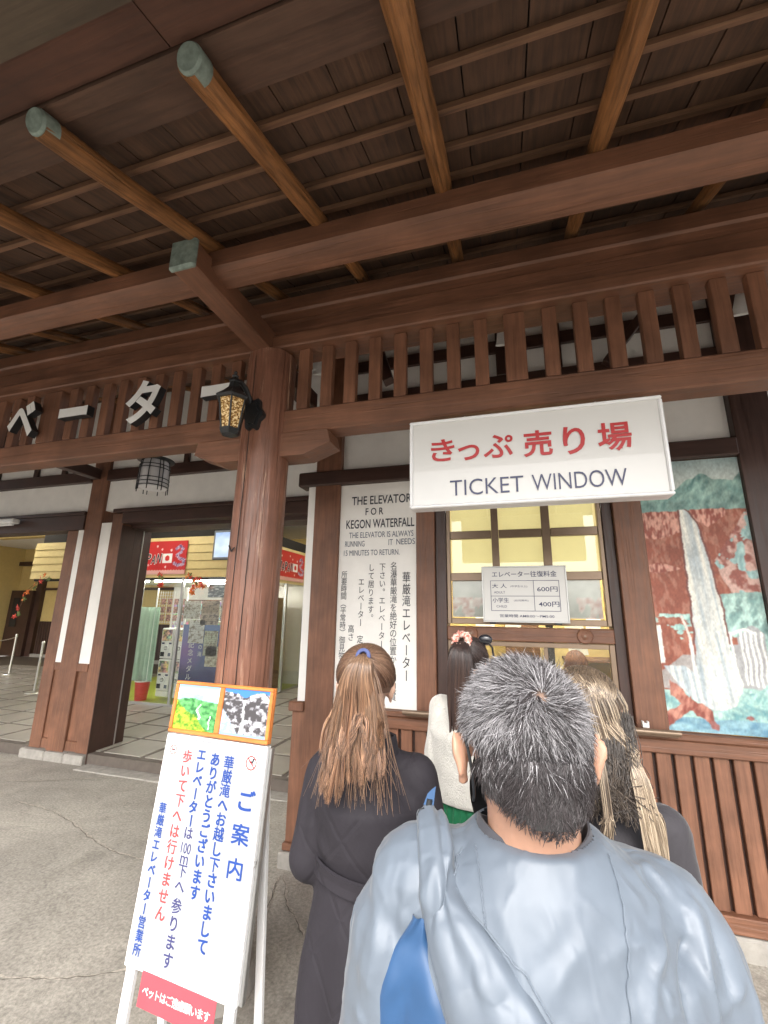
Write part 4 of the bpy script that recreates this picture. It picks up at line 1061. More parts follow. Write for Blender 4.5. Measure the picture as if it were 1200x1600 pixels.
m_gbody = plain('machine_white', (0.72, 0.71, 0.68), 0.35, 0.03, 0.02)
def machine(x, y, z, rz_, seed, lab):
    t = thing('capsule_machine', (x, y, z), lab, 'vending machine', 'stacked capsule toy machines', rz_)
    def a(name, b, m=m_gbody, par=t, c=0.006):
        o = b.build(name, m, None); o.parent = par; o.matrix_parent_inverse = Matrix.Identity(4); return o
    bd = a('body', MB().box(-0.138, 0.138, 0, 0.36, 0, 0.545, 0.01))
    a('window_frame', MB().box(-0.125, 0.125, -0.012, -0.001, 0.295, 0.53, 0.004))
    def fp(u, v): return lerp((0.06, 0.07, 0.12), (0.8, 0.62, 0.4), np.clip(fbm(u * 6, v * 6, seed) * 2.2 - 0.6, 0, 1)) * (0.5 + np.stack([vn(u * 3, v * 3, seed + k) for k in (1, 2, 3)], -1))
    o = paint('capsule_display', None, (-0.11, -0.014, 0.518), X3, Z3, 0.22, 0.205, 22, 20, fp, m_print); o.parent = t
    a('dial_plate', MB().lathe((0, -0.002, 0.185), [(0.0, -0.012), (0.062, -0.012), (0.066, 0.0)], 24, 'y'), m_white)
    dk = a('dial', MB().lathe((0, -0.02, 0.185), [(0.0, -0.014), (0.036, -0.012), (0.04, 0.004)], 20, 'y'), m_alu)
    a('dial_handle', MB().box(-0.036, 0.036, -0.045, -0.034, 0.178, 0.192, 0.002), m_gbody, dk)
    a('outlet', MB().box(-0.12, -0.035, -0.006, -0.001, 0.035, 0.115, 0.002), m_blk)
    a('coin_label', MB().box(0.05, 0.11, -0.006, -0.001, 0.04, 0.10, 0.001), m_inkg)
    for s in (-1, 1): a('brand_card', MB().box(s * 0.08 - 0.03, s * 0.08 + 0.03, -0.005, -0.001, 0.255, 0.285, 0.001), m_navy)
    return t
ms = ['upper left', 'upper right', 'lower left', 'lower right']
for i, (x, z) in enumerate(((-6.275, 0.87), (-5.985, 0.87), (-6.275, 0.31), (-5.985, 0.31))):
    machine(x, 6.92, z, 0, 70 + i, 'white capsule toy machine, %s of the four behind the kiosk glass' % ms[i])
for i in range(2):
    MB().box(-6.42 + 0.29 * i, -6.14 + 0.29 * i, 6.93, 7.27, 0.2, 0.305, 0.01).build('machine_plinth', m_gbody, ks)
machine(-4.98, 8.15, 0.18, R(62), 80, 'lower capsule machine beside the kiosk side door')
machine(-4.98, 8.15, 0.74, R(62), 81, 'middle capsule machine beside the kiosk side door')
machine(-4.98, 8.15, 1.30, R(62), 82, 'top capsule machine beside the kiosk side door')
# posters behind the glass
def blue_p(u, v): return lerp((0.12, 0.20, 0.42), (0.03, 0.035, 0.14), np.clip(v * 1.2 + (fbm(u * 3, v * 5, 90) - .5) * .5, 0, 1)) + np.array((0.16, 0.0, 0.10)) * np.clip(1 - np.hypot(u - 0.1, v - 0.4) * 2.5, 0, 1)[..., None]
po = thing('blue_poster', (-5.3, 6.72, 0.55), 'tall blue poster with white brush writing behind the kiosk glass', 'poster')
box('sheet', -5.76, -4.78, 6.715, 6.72, 0.42, 1.50, m_white, po, 0)
paint('print', po, (-5.76, 6.712, 1.50), X3, Z3, 0.98, 1.08, 50, 50, blue_p, m_print)
text_v('lettering', '記念メダル', m_white, po, (-5.55, 6.710, 1.22), X3, Z3, 0.135, 0.12, 0.004)
text_v('lettering', '華厳の滝', m_white, po, (-5.36, 6.710, 1.42), X3, Z3, 0.12, 0.09, 0.0)
def paper(x0, x1, z0, z1, seed, lab, base=(0.62, 0.6, 0.55), y=6.69, tone=(0.25, 0.2, 0.15), th=0.5):
    o = thing('notice_sheet', (x0, y, z0), lab, 'notice', 'notices on the kiosk glass')
    box('sheet', x0, x1, y, y + 0.004, z0, z1, m_white, o, 0)
    def f(u, v):
        t_ = fbm(u * 9, v * 14, seed); c = lerp(base, tone, np.clip((t_ - th) * 5, 0, 1)); ln = ((v * 12 % 1) < 0.4) & (vn(u * 26, np.floor(v * 12) * 3, seed) > 0.4) & (u > 0.08) & (u < 0.92)
        c[ln] = c[ln] * 0.55; return c
    paint('print', o, (x0, y - 0.002, z1), X3, Z3, x1 - x0, z1 - z0, 26, 26, f, m_print)
paper(-5.30, -4.92, 1.98, 2.22, 1, 'dark mountain photo notice hung highest inside the kiosk glass', (0.10, 0.12, 0.14), tone=(0.5, 0.52, 0.55))
paper(-5.78, -5.42, 1.60, 1.92, 2, 'white text notice nearest the kiosk upright')
paper(-5.40, -5.02, 1.50, 1.92, 3, 'brown picture notice in the middle row of the kiosk glass', (0.45, 0.36, 0.28), tone=(0.16, 0.12, 0.1))
paper(-5.62, -5.30, 1.18, 1.58, 4, 'pale price list overlapping the blue poster, upper', (0.66, 0.65, 0.62))
paper(-5.28, -5.00, 0.98, 1.40, 5, 'green tinted leaflet overlapping the blue poster', (0.45, 0.48, 0.36))
paper(-5.22, -4.82, 0.80, 1.14, 6, 'cream map sheet low on the kiosk glass', (0.58, 0.55, 0.42))
paper(-5.0, -4.78, 1.62, 1.98, 7, 'pink and white notice close to the column edge', (0.62, 0.55, 0.52))

# banners
def dragon_pts():
    return [(0.80, 0.25), (0.86, 0.16), (0.92, 0.24), (0.88, 0.36), (0.82, 0.44), (0.88, 0.54), (0.96, 0.58), (0.95, 0.70), (0.86, 0.74), (0.78, 0.68)]
def ban(u, v):
    c = np.zeros(u.shape + (3,)) + (0.56, 0.022, 0.025)
    m = v > 0.86 + 0.03 * np.abs(np.sin(u * 60)); c[m] = (0.72, 0.40, 0.36)
    for (a, b) in ((0.12, 0.2), (0.42, 0.15), (0.70, 0.28), (0.28, 0.72), (0.62, 0.78), (0.05, 0.62), (0.52, 0.25)):
        du, dv = (u - a) * 1.9, v - b; r_ = np.hypot(du, dv); th = np.arctan2(dv, du)
        c[r_ < 0.035 * (0.65 + 0.5 * np.abs(np.cos(2.5 * th)))] = (0.85, 0.7, 0.68)
    D = dragon_pts()
    for (a, b), (a2, b2) in zip(D, D[1:]):
        t = np.clip(((u - a) * (a2 - a) + (v - b) * (b2 - b)) / ((a2 - a) ** 2 + (b2 - b) ** 2), 0, 1)
        d = np.hypot((u - a - t * (a2 - a)) * 1.9, v - b - t * (b2 - b)); m = d < 0.05 + 0.015 * np.sin((u + v) * 90)
        c[m] = lerp((0.10, 0.04, 0.18), (0.62, 0.5, 0.66), np.clip(vn(u * 60, v * 40, 3) * 1.4 - .2, 0, 1))[m]
    m = (u > 0.545) & (u < 0.73) & (v > 0.38) & (v < 0.66); c[m] = (0.85, 0.83, 0.82)
    m = np.hypot((u - 0.637) * 1.9, v - 0.52) < 0.085; c[m] = (0.6, 0.02, 0.02)
    return c
for nm, O, xd_, lab in ((0, (-6.98, KY - 0.045, 3.03), Vector((1, 0, 0)), 'red JAPAN banner with flag and dragon on the front of the kiosk'), (1, (KX + 0.065, 7.92, 3.03), Vector((0, 1, 0)), 'red JAPAN banner with flag and dragon on the kiosk side, right of the column')):
    bn = thing('banner', O, lab, 'banner', 'red banners on the kiosk')
    O = Vector(O); nrm = xd_.cross(Z3)
    W_ = 1.19
    P_ = [O, O + xd_ * W_, O + xd_ * W_ - Z3 * 0.63, O - Z3 * 0.63]; P2 = [p - nrm * 0.006 for p in P_]
    MB().add(P_ + P2, [(0, 1, 2, 3), (4, 5, 6, 7), (0, 1, 5, 4), (2, 3, 7, 6), (1, 2, 6, 5), (0, 3, 7, 4)]).build('cloth', m_red, bn)
    paint('print', bn, O, xd_, Z3, W_, 0.63, 120, 64, ban, m_print, 0.003)
    for k, ch in enumerate('JAPAN'):
        c_ = O + xd_ * (0.085 + 0.122 * k) - Z3 * (0.335 + (0.015 if k % 2 else -0.01))
        text_h('lettering', ch, m_white, bn, c_, xd_, Z3, 0.118, 0.19, 0.05, 0, 0.006, shear=0.15)
        text_h('lettering', ch, m_ink, bn, c_, xd_, Z3, 0.095, 0.165, 0.02, 0, 0.009, shear=0.15)
tv = thing('television', (-4.9, 6.4, 2.65), 'grey framed television hung in front of the kiosk siding, half behind the column', 'television')
box('frame', -5.04, -4.24, 6.36, 6.44, 2.62, 3.14, plain('grey_blue_plastic', (0.16, 0.18, 0.22), 0.4), tv, 0.01)
def tvp(u, v): return lerp((0.16, 0.30, 0.62), (0.55, 0.66, 0.80), np.clip(fbm(u * 3, v * 3, 5) * 1.5 - 0.2, 0, 1))
m_scr = vcol_mat('lit_screen', 0.3, 0)
b_ = m_scr.node_tree.nodes['Principled BSDF']; a_ = [n_ for n_ in m_scr.node_tree.nodes if n_.type == 'ATTRIBUTE'][0]
m_scr.node_tree.links.new(a_.outputs['Color'], b_.inputs['Emission Color']); b_.inputs['Emission Strength'].default_value = 0.25
paint('screen', tv, (-5.0, 6.357, 3.10), X3, Z3, 0.72, 0.44, 30, 20, tvp, m_scr)
MB().tube([(-4.64, 6.42, 3.13), (-4.64, 6.42, 3.88)], 0.02, 8).build('hanging_pole', m_blk, tv)

# maple garlands
m_mapl = [plain('maple_leaf_%s' % k, c, 0.6, 0.2, 0) for k, c in (('red', (0.55, 0.05, 0.03)), ('orange', (0.70, 0.20, 0.04)), ('green', (0.12, 0.16, 0.04)))]
leaf_me = {}
def leaf_mesh(i):
    if i not in leaf_me:
        mb = MB(); P = [(0, 0, 0)]
        for k in range(22):
            a = math.pi * 2 * k / 22 - math.pi / 2; r_ = 0.055 * (1 if k % 4 == 2 else 0.62 if k % 2 else 0.42) * (0.7 if k in (0, 1, 21) else 1)
            P.append((r_ * math.cos(a), 0.006 * math.cos(4 * a), r_ * math.sin(a)))
        mb.add(P, [(0, 1 + k, 1 + (k + 1) % 22) for k in range(22)])
        o = mb.build('maple_leaf', m_mapl[i]); leaf_me[i] = o.data; bpy.data.objects.remove(o)
    return leaf_me[i]
def garland(pts, lab, sc_=1.0, rep=1):
    t = thing('maple_garland', pts[0], lab, 'garland', 'maple leaf decorations')
    MB().tube(pts, 0.004, 5).build('twig', m_bat, t)
    for p in pts:
        for r_ in range(rep):
            o = bpy.data.objects.new('maple_leaf', leaf_mesh(random.choice((0, 0, 1, 1, 2)))); COL.objects.link(o); o.parent = t
            o.matrix_parent_inverse = t.matrix_world.inverted()
            o.location = Vector(p) + Vector((random.uniform(-.06, .06), -0.012 * (r_ + 1), random.uniform(-.05, .05))) * sc_
            o.rotation_euler = (random.uniform(-.5, .5), random.uniform(0, 6.3), random.uniform(-.5, .5)); o.scale = (sc_,) * 3
garland([(-6.27, 6.56, 2.38), (-6.22, 6.55, 2.31), (-6.24, 6.55, 2.22), (-6.20, 6.55, 2.15)], 'maple sprig hanging below the JAPAN banner corner', 1, 3)
garland([(-5.62, 6.56, 2.36), (-5.50, 6.55, 2.32), (-5.40, 6.55, 2.27), (-5.48, 6.55, 2.17), (-5.52, 6.55, 2.08), (-5.33, 6.55, 2.2)], 'wider maple sprig hanging below the television', 1, 4)
garland([(-9.05, 6.5, 2.38), (-9.2, 6.5, 2.30), (-9.38, 6.5, 2.22), (-9.52, 6.5, 2.12), (-9.62, 6.5, 2.0), (-9.60, 6.5, 1.88), (-9.66, 6.5, 1.76), (-9.66, 6.5, 1.62)], 'long maple garland trailing from the left end of the siding', 1.2, 2)

# stanchions and chain
m_steel = plain('brushed_steel', (0.55, 0.54, 0.50), 0.3, 0.05, 0.02, metal=0.9)
def stanchion(x, y, lab, h=0.95, lean=0):
    t = thing('stanchion', (x, y, 0.12), lab, 'stanchion', 'steel stanchions in the hall')
    MB().lathe((x, y, 0.12), [(0, 0.03), (0.03, 0.03), (0.15, 0.012), (0.155, 0.0)], 20).build('base', m_steel, t, smooth=True)
    MB().cyl((x, y, 0.15), (x + lean, y, 0.12 + h), 0.026, 0.024, 12).build('pole', m_steel, t, smooth=True)
    MB().lathe((x + lean, y, 0.12 + h), [(0, 0.03), (0.022, 0.026), (0.03, 0.01), (0.028, -0.02)], 12).build('knob', m_steel, t, smooth=True)
stanchion(-12.3, 8.35, 'farther steel stanchion with a chain, at the left edge'); stanchion(-9.2, 6.78, 'nearer steel stanchion beside the white and brown pillar')
stanchion(-14.2, 8.5, 'steel stanchion outside the left edge')
chn = MB(); A_ = Vector((-14.2, 8.5, 1.03)); B_ = Vector((-12.3, 8.35, 1.03))
for i in range(40):
    t = i / 39; p = A_.lerp(B_, t); p.z -= 0.22 * 4 * t * (1 - t) * 0.6
    q = p + Vector((0.05, 0, 0)); chn.tube([p, q], 0.008 if i % 2 else 0.011, 5)
tag(chn.build('chain', m_steel), 'steel chain sagging between two stanchions at the left edge', 'chain')
tag(box('yellow_notice_board', -9.9, -9.3, 6.9, 6.92, 0.3, 0.35, m_dark, None, 0), 'thin dark bar low in the hall behind the pillar', 'bar') if False else None

# ------------------------------------------------------------------ lamps
ln = thing('wall_lantern', (-1.455, 1.88, 2.72), 'black iron lantern with amber glass mounted on the round column', 'lamp')
lx, ly = -1.462, 1.885
def amber():
    m, n, l, b = new_mat('amber_hammered_glass')
    mp = coords(n, l, (1, 1, 1), False); t = noise(n, l, mp, 95, 3, 0.6); t0 = noise(n, l, mp, 16, 2)
    r_ = ramp(n, l, t.outputs[0], [(0.42, (0.16, 0.075, 0.02)), (0.5, (0.48, 0.26, 0.07)), (0.62, (0.90, 0.72, 0.40))])
    l.new(r_.outputs[0], b.inputs['Base Color']); b.inputs['Roughness'].default_value = 0.12
    l.new(r_.outputs[0], b.inputs['Emission Color']); b.inputs['Emission Strength'].default_value = 0.06
    bump(n, l, b, t.outputs[0], 0.9, 0.01); return m
m_amb = amber()
def hexr(r_, z, n=6, ph=0.0): return [(lx + r_ * math.cos(2 * math.pi * (k + ph) / n), ly + r_ * math.sin(2 * math.pi * (k + ph) / n), z) for k in range(n)]
loft(MB(), [hexr(0.048, 2.728), hexr(0.074, 2.905)]).build('amber_glass', m_amb, ln)
for k in range(6):
    a = hexr(0.051, 2.722)[k]; b = hexr(0.079, 2.912)[k]; MB().tube([a, b], 0.0055, 5).build('frame_bar', m_blk, ln)
loft(MB(), [hexr(0.058, 2.715), hexr(0.060, 2.732), hexr(0.046, 2.7325)]).build('bottom_rim', m_blk, ln)
loft(MB(), [hexr(0.044, 2.700), hexr(0.058, 2.7145)]).build('bottom_grille', m_blk, ln)
loft(MB(), [hexr(0.088, 2.905), hexr(0.100, 2.918), hexr(0.060, 2.955), hexr(0.034, 2.985), hexr(0.026, 3.02), hexr(0.034, 3.026), hexr(0.020, 3.05)]).build('roof', m_blk, ln)
MB().lathe((lx, ly, 3.05), [(0.012, 0), (0.02, 0.012), (0.008, 0.026), (0.011, 0.036), (0, 0.05)], 12).build('finial', m_blk, ln, smooth=True)
MB().tube([(lx, ly, 3.035), (lx + 0.004, ly + 0.04, 3.052), (lx + 0.008, ly + 0.09, 3.035), (lx + 0.012, ly + 0.13, 2.99), (lx + 0.016, ly + 0.145, 2.94), (lx + 0.02, 2.06, 2.90)], [0.011, 0.014, 0.016, 0.016, 0.014, 0.013], 8).build('arm', m_blk, ln, smooth=True)
MB().tube([(lx + 0.008, ly + 0.03, 2.985), (lx + 0.012, ly + 0.06, 2.955), (lx + 0.014, ly + 0.09, 2.97), (lx + 0.013, ly + 0.075, 2.995)], 0.007, 6).build('scroll', m_blk, ln, smooth=True)
prof = []
for k in range(36):
    a = 2 * math.pi * k / 36; rr = 1 + 0.13 * math.cos(6 * a + 0.3)
    prof.append((-1.430 + 0.062 * rr * math.cos(a), 2.895 + 0.098 * rr * math.sin(a)))
MB().prism(prof, 2.030, 2.075, 1).build('back_plate', m_blk, ln)
MB().prism([(-1.430 + (x + 1.430) * 0.72, 2.895 + (z - 2.895) * 0.72) for x, z in prof], 2.014, 2.0295, 1).build('back_plate_boss', m_blk, ln)

hg = thing('hanging_lantern', (-3.10, 3.0, 2.8), 'round white paper lantern in a black cage hanging before the entrance', 'lamp')
hx, hy = -3.095, 3.0
m_pap = plain('lantern_paper', (0.62, 0.61, 0.62), 0.7, 0.03, 0)
MB().lathe((hx, hy, 0), [(0.0, 2.825), (0.118, 2.825), (0.124, 2.87), (0.118, 3.06), (0.105, 3.08)], 28).build('paper_shade', m_pap, hg, smooth=True)
MB().lathe((hx, hy, 0), [(0.0, 3.13), (0.05, 3.128), (0.155, 3.095), (0.158, 3.085), (0.10, 3.078), (0.0, 3.08)], 28).build('cap', m_blk, hg, smooth=True)
for z, r_ in ((2.835, 0.128), (2.868, 0.130), (2.905, 0.130), (3.00, 0.128), (3.03, 0.126)):
    MB().tube([(hx + r_ * math.cos(2 * math.pi * k / 24), hy + r_ * math.sin(2 * math.pi * k / 24), z) for k in range(25)], 0.004, 5).build('hoop', m_blk, hg)
for k in range(8):
    for d in (-0.12, 0.12) if k % 2 == 0 else (0,):
        a = 2 * math.pi * k / 8 + d - 0.35
        MB().tube([(hx + r_ * math.cos(a), hy + r_ * math.sin(a), z) for r_, z in ((0.112, 3.085), (0.130, 3.0), (0.134, 2.87), (0.134, 2.79))], 0.0045, 5).build('cage_bar', m_blk, hg)
MB().tube([(hx, hy, 3.13), (hx, hy, 4.10)], 0.006, 6).build('rod', m_blk, hg)
MB().cyl((hx, hy, 4.06), (hx, hy, 4.14), 0.05, 0.05, 16).build('ceiling_rose', m_blk, hg)

for i, (x, y, z) in enumerate(((-1.255, 2.52, 3.46), (0.03, 2.52, 3.47), (1.305, 2.52, 3.43))):
    sp = thing('spotlight', (x, y, z), ['white cup spotlight behind the slats beside the column', 'white cup spotlight behind the slats above the sign', 'white cup spotlight behind the slats at the right edge'][i], 'lamp', 'cup spotlights behind the frieze')
    Mx = Matrix.Translation((x, y, z)) @ Matrix.Rotation(R(25), 4, 'X')
    b0 = MB().lathe((0, 0, 0), [(0.026, 0.085), (0.034, 0.07), (0.042, 0.0), (0.048, -0.04), (0.052, -0.042), (0.050, -0.038), (0.040, 0.0), (0.0, 0.01)], 20)
    b0.v = [tuple(Mx @ Vector(p)) for p in b0.v]; b0.build('cup', m_white, sp, smooth=True)
    MB().tube([tuple(Mx @ Vector((0, 0, 0.08))), (x, y, z + 0.16), (x, y + 0.02, z + 0.46)], 0.009, 8).build('stem', m_white, sp)
    MB().box(x - 0.03, x + 0.03, y - 0.01, y + 0.05, z + 0.44, z + 0.50, 0.004).build('mount', m_white, sp)
MB().box(-1.6, 3.0, 2.50, 2.56, 3.90, 3.98, 0.003).build('lamp_rail', m_dx, to)

# ------------------------------------------------------------------ raised letters on the frieze
LT = [('エ', -4.62, (0.27, 0.25)), ('レ', -4.02, (0.26, 0.28)), ('ベ', -3.48, (0.27, 0.285)), ('ー', -2.965, (0.27, 0.075)), ('タ', -2.345, (0.285, 0.32)), ('ー', -1.725, (0.285, 0.08))]
for i, (ch, x, s_) in enumerate(LT):
    v, f = glyph(ch, 0.035, 0.06); lo_, hi_ = v.min(0), v.max(0)
    t = tag(MB().build('raised_letter'), ['white raised character E at the far left of the frieze', 'white raised character RE left of the frame', 'white raised character BE with two voicing marks on the frieze', 'short white raised dash between the characters BE and TA', 'white raised character TA on the frieze', 'white raised dash just behind the black lantern'][i], 'letter', 'raised white characters on the frieze') if False else \
        thing('raised_letter', (x, 2.1, 3.1), ['white raised character E at the far left of the frieze', 'white raised character RE left of the frame', 'white raised character BE with two voicing marks on the frieze', 'short white raised dash between the characters BE and TA', 'white raised character TA on the frieze', 'white raised dash just behind the black lantern'][i], 'letter', 'raised white characters on the frieze')
    zc = 3.128; kx = s_[0] / (hi_[0] - lo_[0]); kz = s_[1] / (hi_[1] - lo_[1]); c_ = (lo_ + hi_) / 2
    def tr(p, y): return (x + (p[0] - c_[0]) * kx, y, zc + (p[1] - c_[1]) * kz + 0.12 * (p[0] - c_[0]) * kx * 0)
    fr_ = MB(); fr_.v = [tr(p, 2.088 + (0.0 if p[2] > 0 else 0.05)) for p in v]; fr_.f = f
    # white face in front, black sides behind
    v2, f2 = glyph(ch, 0.035, 0.0)
    fc = MB(); fc.v = [tr(p, 2.0855) for p in v2]; fc.f = f2
    fr_.build('black_return', m_blk, t); fc.build('white_face', m_white, t)
    for dz in (0.05,): MB().cyl((x, 2.136, zc), (x, 2.158, zc), 0.008).build('fixing', m_blk, t)

# ------------------------------------------------------------------ people
def ell(mb, c, r, M=None, n=20, m=14):
    vs_ = [];
    for i in range(m + 1):
        t = math.pi * i / m
        for k in range(n):
            p = 2 * math.pi * k / n
            q = Vector((r[0] * math.sin(t) * math.cos(p), r[1] * math.sin(t) * math.sin(p), r[2] * math.cos(t)))
            if M is not None: q = M @ q
            vs_.append(q + Vector(c))
    f = [(i * n + k, (i + 1) * n + k, (i + 1) * n + (k + 1) % n, i * n + (k + 1) % n) for i in range(m) for k in range(n)]
    return mb.add(vs_, f)
def cap(mb, p0, r0, p1, r1, n=16):
    """tapered capsule"""
    p0 = Vector(p0); p1 = Vector(p1); d = (p1 - p0); L = d.length; d /= L; a = d.orthogonal().normalized(); b = d.cross(a)
    rings = []
    for j in range(-4, 5):
        if j < 0: t = 0; r_ = r0; h = -math.cos((j + 5) / 5 * math.pi / 2) * r0 ; rr = math.sin((j + 5) / 5 * math.pi / 2) * r0
        elif j == 0: continue
        else: h = L + math.sin((j - 1) / 4 * math.pi / 2) * r1; rr = math.cos((j - 1) / 4 * math.pi / 2) * r1
        rings.append((h, max(rr, 1e-4)))
    rings.insert(4, (0, r0))
    P = [p0 + d * h + (a * math.cos(2 * math.pi * k / n) + b * math.sin(2 * math.pi * k / n)) * rr for h, rr in rings for k in range(n)]
    m = len(rings)
    f = [(i * n + k, i * n + (k + 1) % n, (i + 1) * n + (k + 1) % n, (i + 1) * n + k) for i in range(m - 1) for k in range(n)]
    f += [tuple(range(n - 1, -1, -1)), tuple(range((m - 1) * n, m * n))]
    return mb.add(P, f)
def oval(mb, rows, n=32):
    """stack of ellipses: (cx, cy, z, rx, ry)"""
    P = [(cx + rx * math.cos(2 * math.pi * k / n), cy + ry * math.sin(2 * math.pi * k / n), z) for cx, cy, z, rx, ry in rows for k in range(n)]
    m = len(rows)
    f = [(i * n + k, i * n + (k + 1) % n, (i + 1) * n + (k + 1) % n, (i + 1) * n + k) for i in range(m - 1) for k in range(n)]
    f += [tuple(range(n - 1, -1, -1)), tuple(range((m - 1) * n, m * n))]
    return mb.add(P, f)
def remesh(mb, name, vox, sm=6, disp=None, cut=None):
    """fuse the overlapping shapes into one continuous skin"""
    me = bpy.data.meshes.new(name); me.from_pydata(mb.v, [], mb.f)
    import bmesh
    bm = bmesh.new(); bm.from_mesh(me); bmesh.ops.recalc_face_normals(bm, faces=bm.faces); bm.to_mesh(me); bm.free()
    o = bpy.data.objects.new(name, me); COL.objects.link(o)
    md = o.modifiers.new('r', 'REMESH'); md.mode = 'VOXEL'; md.voxel_size = vox; md.use_smooth_shade = True
    if sm:
        s_ = o.modifiers.new('s', 'SMOOTH'); s_.factor = 0.5; s_.iterations = sm
    dg = bpy.context.evaluated_depsgraph_get()
    m2 = bpy.data.meshes.new_from_object(o.evaluated_get(dg))
    bpy.data.objects.remove(o); bpy.data.meshes.remove(me); m2.name = name
    if disp or cut:
        n = len(m2.vertices); v = np.empty(n * 3); m2.vertices.foreach_get('co', v); v = v.reshape(-1, 3)
        nr = np.empty(n * 3); m2.vertices.foreach_get('normal', nr); nr = nr.reshape(-1, 3)
        if disp:
            v = v + nr * disp(v, nr)[:, None]
            m2.vertices.foreach_set('co', v.ravel())
        if cut:
            bm = bmesh.new(); bm.from_mesh(m2); bm.verts.ensure_lookup_table()
            kill = cut(v); bmesh.ops.delete(bm, geom=[bm.verts[i] for i in np.nonzero(kill)[0]], context='VERTS')
            bm.to_mesh(m2); bm.free()
        m2.update()
    m2.polygons.foreach_set('use_smooth', [True] * len(m2.polygons))
    return m2
def loc(name, me, mat, par):
    o = bpy.data.objects.new(name, me); COL.objects.link(o)
    if mat is not None: me.materials.append(mat)
    o.parent = par; return o
def bl(mb, name, mat, par, smooth=True):
    o = mb.build(name, mat, None, smooth); o.parent = par; o.matrix_parent_inverse = Matrix.Identity(4); return o

def skin_mat(name, c):
    m, n, l, b = new_mat(name)
    mp = coords(n, l, (1, 1, 1), False); t = noise(n, l, mp, 28, 5); t2 = noise(n, l, mp, 420, 2)
    r_ = ramp(n, l, t.outputs[0], [(0.3, tuple(x * 0.9 for x in c)), (0.7, tuple(min(1, x * 1.1) for x in c))]); l.new(r_.outputs[0], b.inputs['Base Color'])
    b.inputs['Roughness'].default_value = 0.48; b.inputs['Subsurface Weight'].default_value = 0.12; b.inputs['Subsurface Radius'].default_value = (0.02, 0.008, 0.004); b.inputs['Subsurface Scale'].default_value = 0.5
    bump(n, l, b, t2.outputs[0], 0.25, 0.0006); return m
m_skin = skin_mat('skin', (0.42, 0.235, 0.16)); m_skin2 = skin_mat('paler_skin', (0.46, 0.29, 0.215))
m_hair = vcol_mat('hair', 0.38, 0, spec=0.6)
m_eye = plain('eye_white', (0.8, 0.8, 0.78), 0.2, 0, 0); m_iris = plain('dark_iris', (0.03, 0.015, 0.01), 0.2, 0, 0); m_lip = plain('lips', (0.45, 0.14, 0.12), 0.5, 0, 0)

def head_shapes(mb, H, s=1.0, MR=None, neck=None, ears=True):
    """H: centre between the ears; forward is +y"""
    MR = MR or Matrix.Identity(3)
    def T(p): return Vector(H) + MR @ (Vector(p) * s)
    ell(mb, T((0, -0.012, 0.038)), (0.077 * s, 0.095 * s, 0.083 * s), MR, 28, 20)
    ell(mb, T((0, 0.035, 0.02)), (0.070 * s, 0.062 * s, 0.080 * s), MR)
    ell(mb, T((0, 0.030, -0.045)), (0.056 * s, 0.055 * s, 0.066 * s), MR)
    ell(mb, T((0, 0.055, -0.085)), (0.026 * s, 0.028 * s, 0.022 * s), MR)
    ell(mb, T((0, -0.045, -0.03)), (0.058 * s, 0.050 * s, 0.060 * s), MR)
    cap(mb, T((0, 0.094, 0.012)), 0.010 * s, T((0, 0.112, -0.022)), 0.014 * s)
    for q in (-1, 1):
        ell(mb, T((q * 0.016, 0.098, -0.028)), (0.009 * s, 0.010 * s, 0.008 * s), MR)
        ell(mb, T((q * 0.034, 0.066, -0.02)), (0.024 * s, 0.022 * s, 0.022 * s), MR)
        if ears:
            ke = float(ears)
            E_ = MR @ Matrix.Rotation(R(q * 22), 3, 'Z') @ Matrix.Rotation(R(-10), 3, 'X')
            ell(mb, T((q * 0.084 * ke, -0.012, -0.002)), (0.0075 * s, 0.020 * s, 0.032 * s), E_)
            ell(mb, T((q * 0.092 * ke, -0.018, 0.010)), (0.006 * s, 0.018 * s, 0.022 * s), E_)
            ell(mb, T((q * 0.083 * ke, -0.004, -0.030)), (0.008 * s, 0.010 * s, 0.012 * s), E_)
    return T
def hand_shapes(mb, W, dirn, palm, s=1.0, side=1, curl=0.5):
    """wrist W, pointing along dirn, palm normal; four unequal curled fingers and a thumb from the side of the palm"""
    d = Vector(dirn).normalized(); p = Vector(palm); p = (p - d * p.dot(d)).normalized(); x = d.cross(p).normalized() * side
    W = Vector(W)
    for k in (-1.5, -0.5, 0.5, 1.5): cap(mb, W + x * k * 0.012 * s, 0.014 * s, W + d * 0.085 * s + x * k * 0.020 * s, 0.011 * s, 10)
    for k, L in ((-1.5, 0.060), (-0.5, 0.075), (0.5, 0.082), (1.5, 0.074)):
        q = W + d * 0.088 * s + x * k * 0.021 * s; a = 0.3 * curl; dd = d
        for j, fr_ in enumerate((0.45, 0.32, 0.23)):
            a += curl * 0.75; dd = (d * math.cos(a) + p * math.sin(a)); q2 = q + dd * L * fr_ * s
            cap(mb, q, (0.0095 - j * 0.0008) * s, q2, (0.009 - j * 0.0009) * s, 10); q = q2
    q = W + d * 0.02 * s + x * 0.022 * s; t1 = q + (d * 0.6 + x * 0.75 + p * 0.35).normalized() * 0.042 * s; t2 = t1 + (d * 0.9 + x * 0.2 + p * 0.5).normalized() * 0.030 * s; t3 = t2 + (d * 0.9 + p * 0.5).normalized() * 0.024 * s
    cap(mb, q, 0.014 * s, t1, 0.012 * s, 10); cap(mb, t1, 0.0115 * s, t2, 0.010 * s, 10); cap(mb, t2, 0.010 * s, t3, 0.0085 * s, 10)
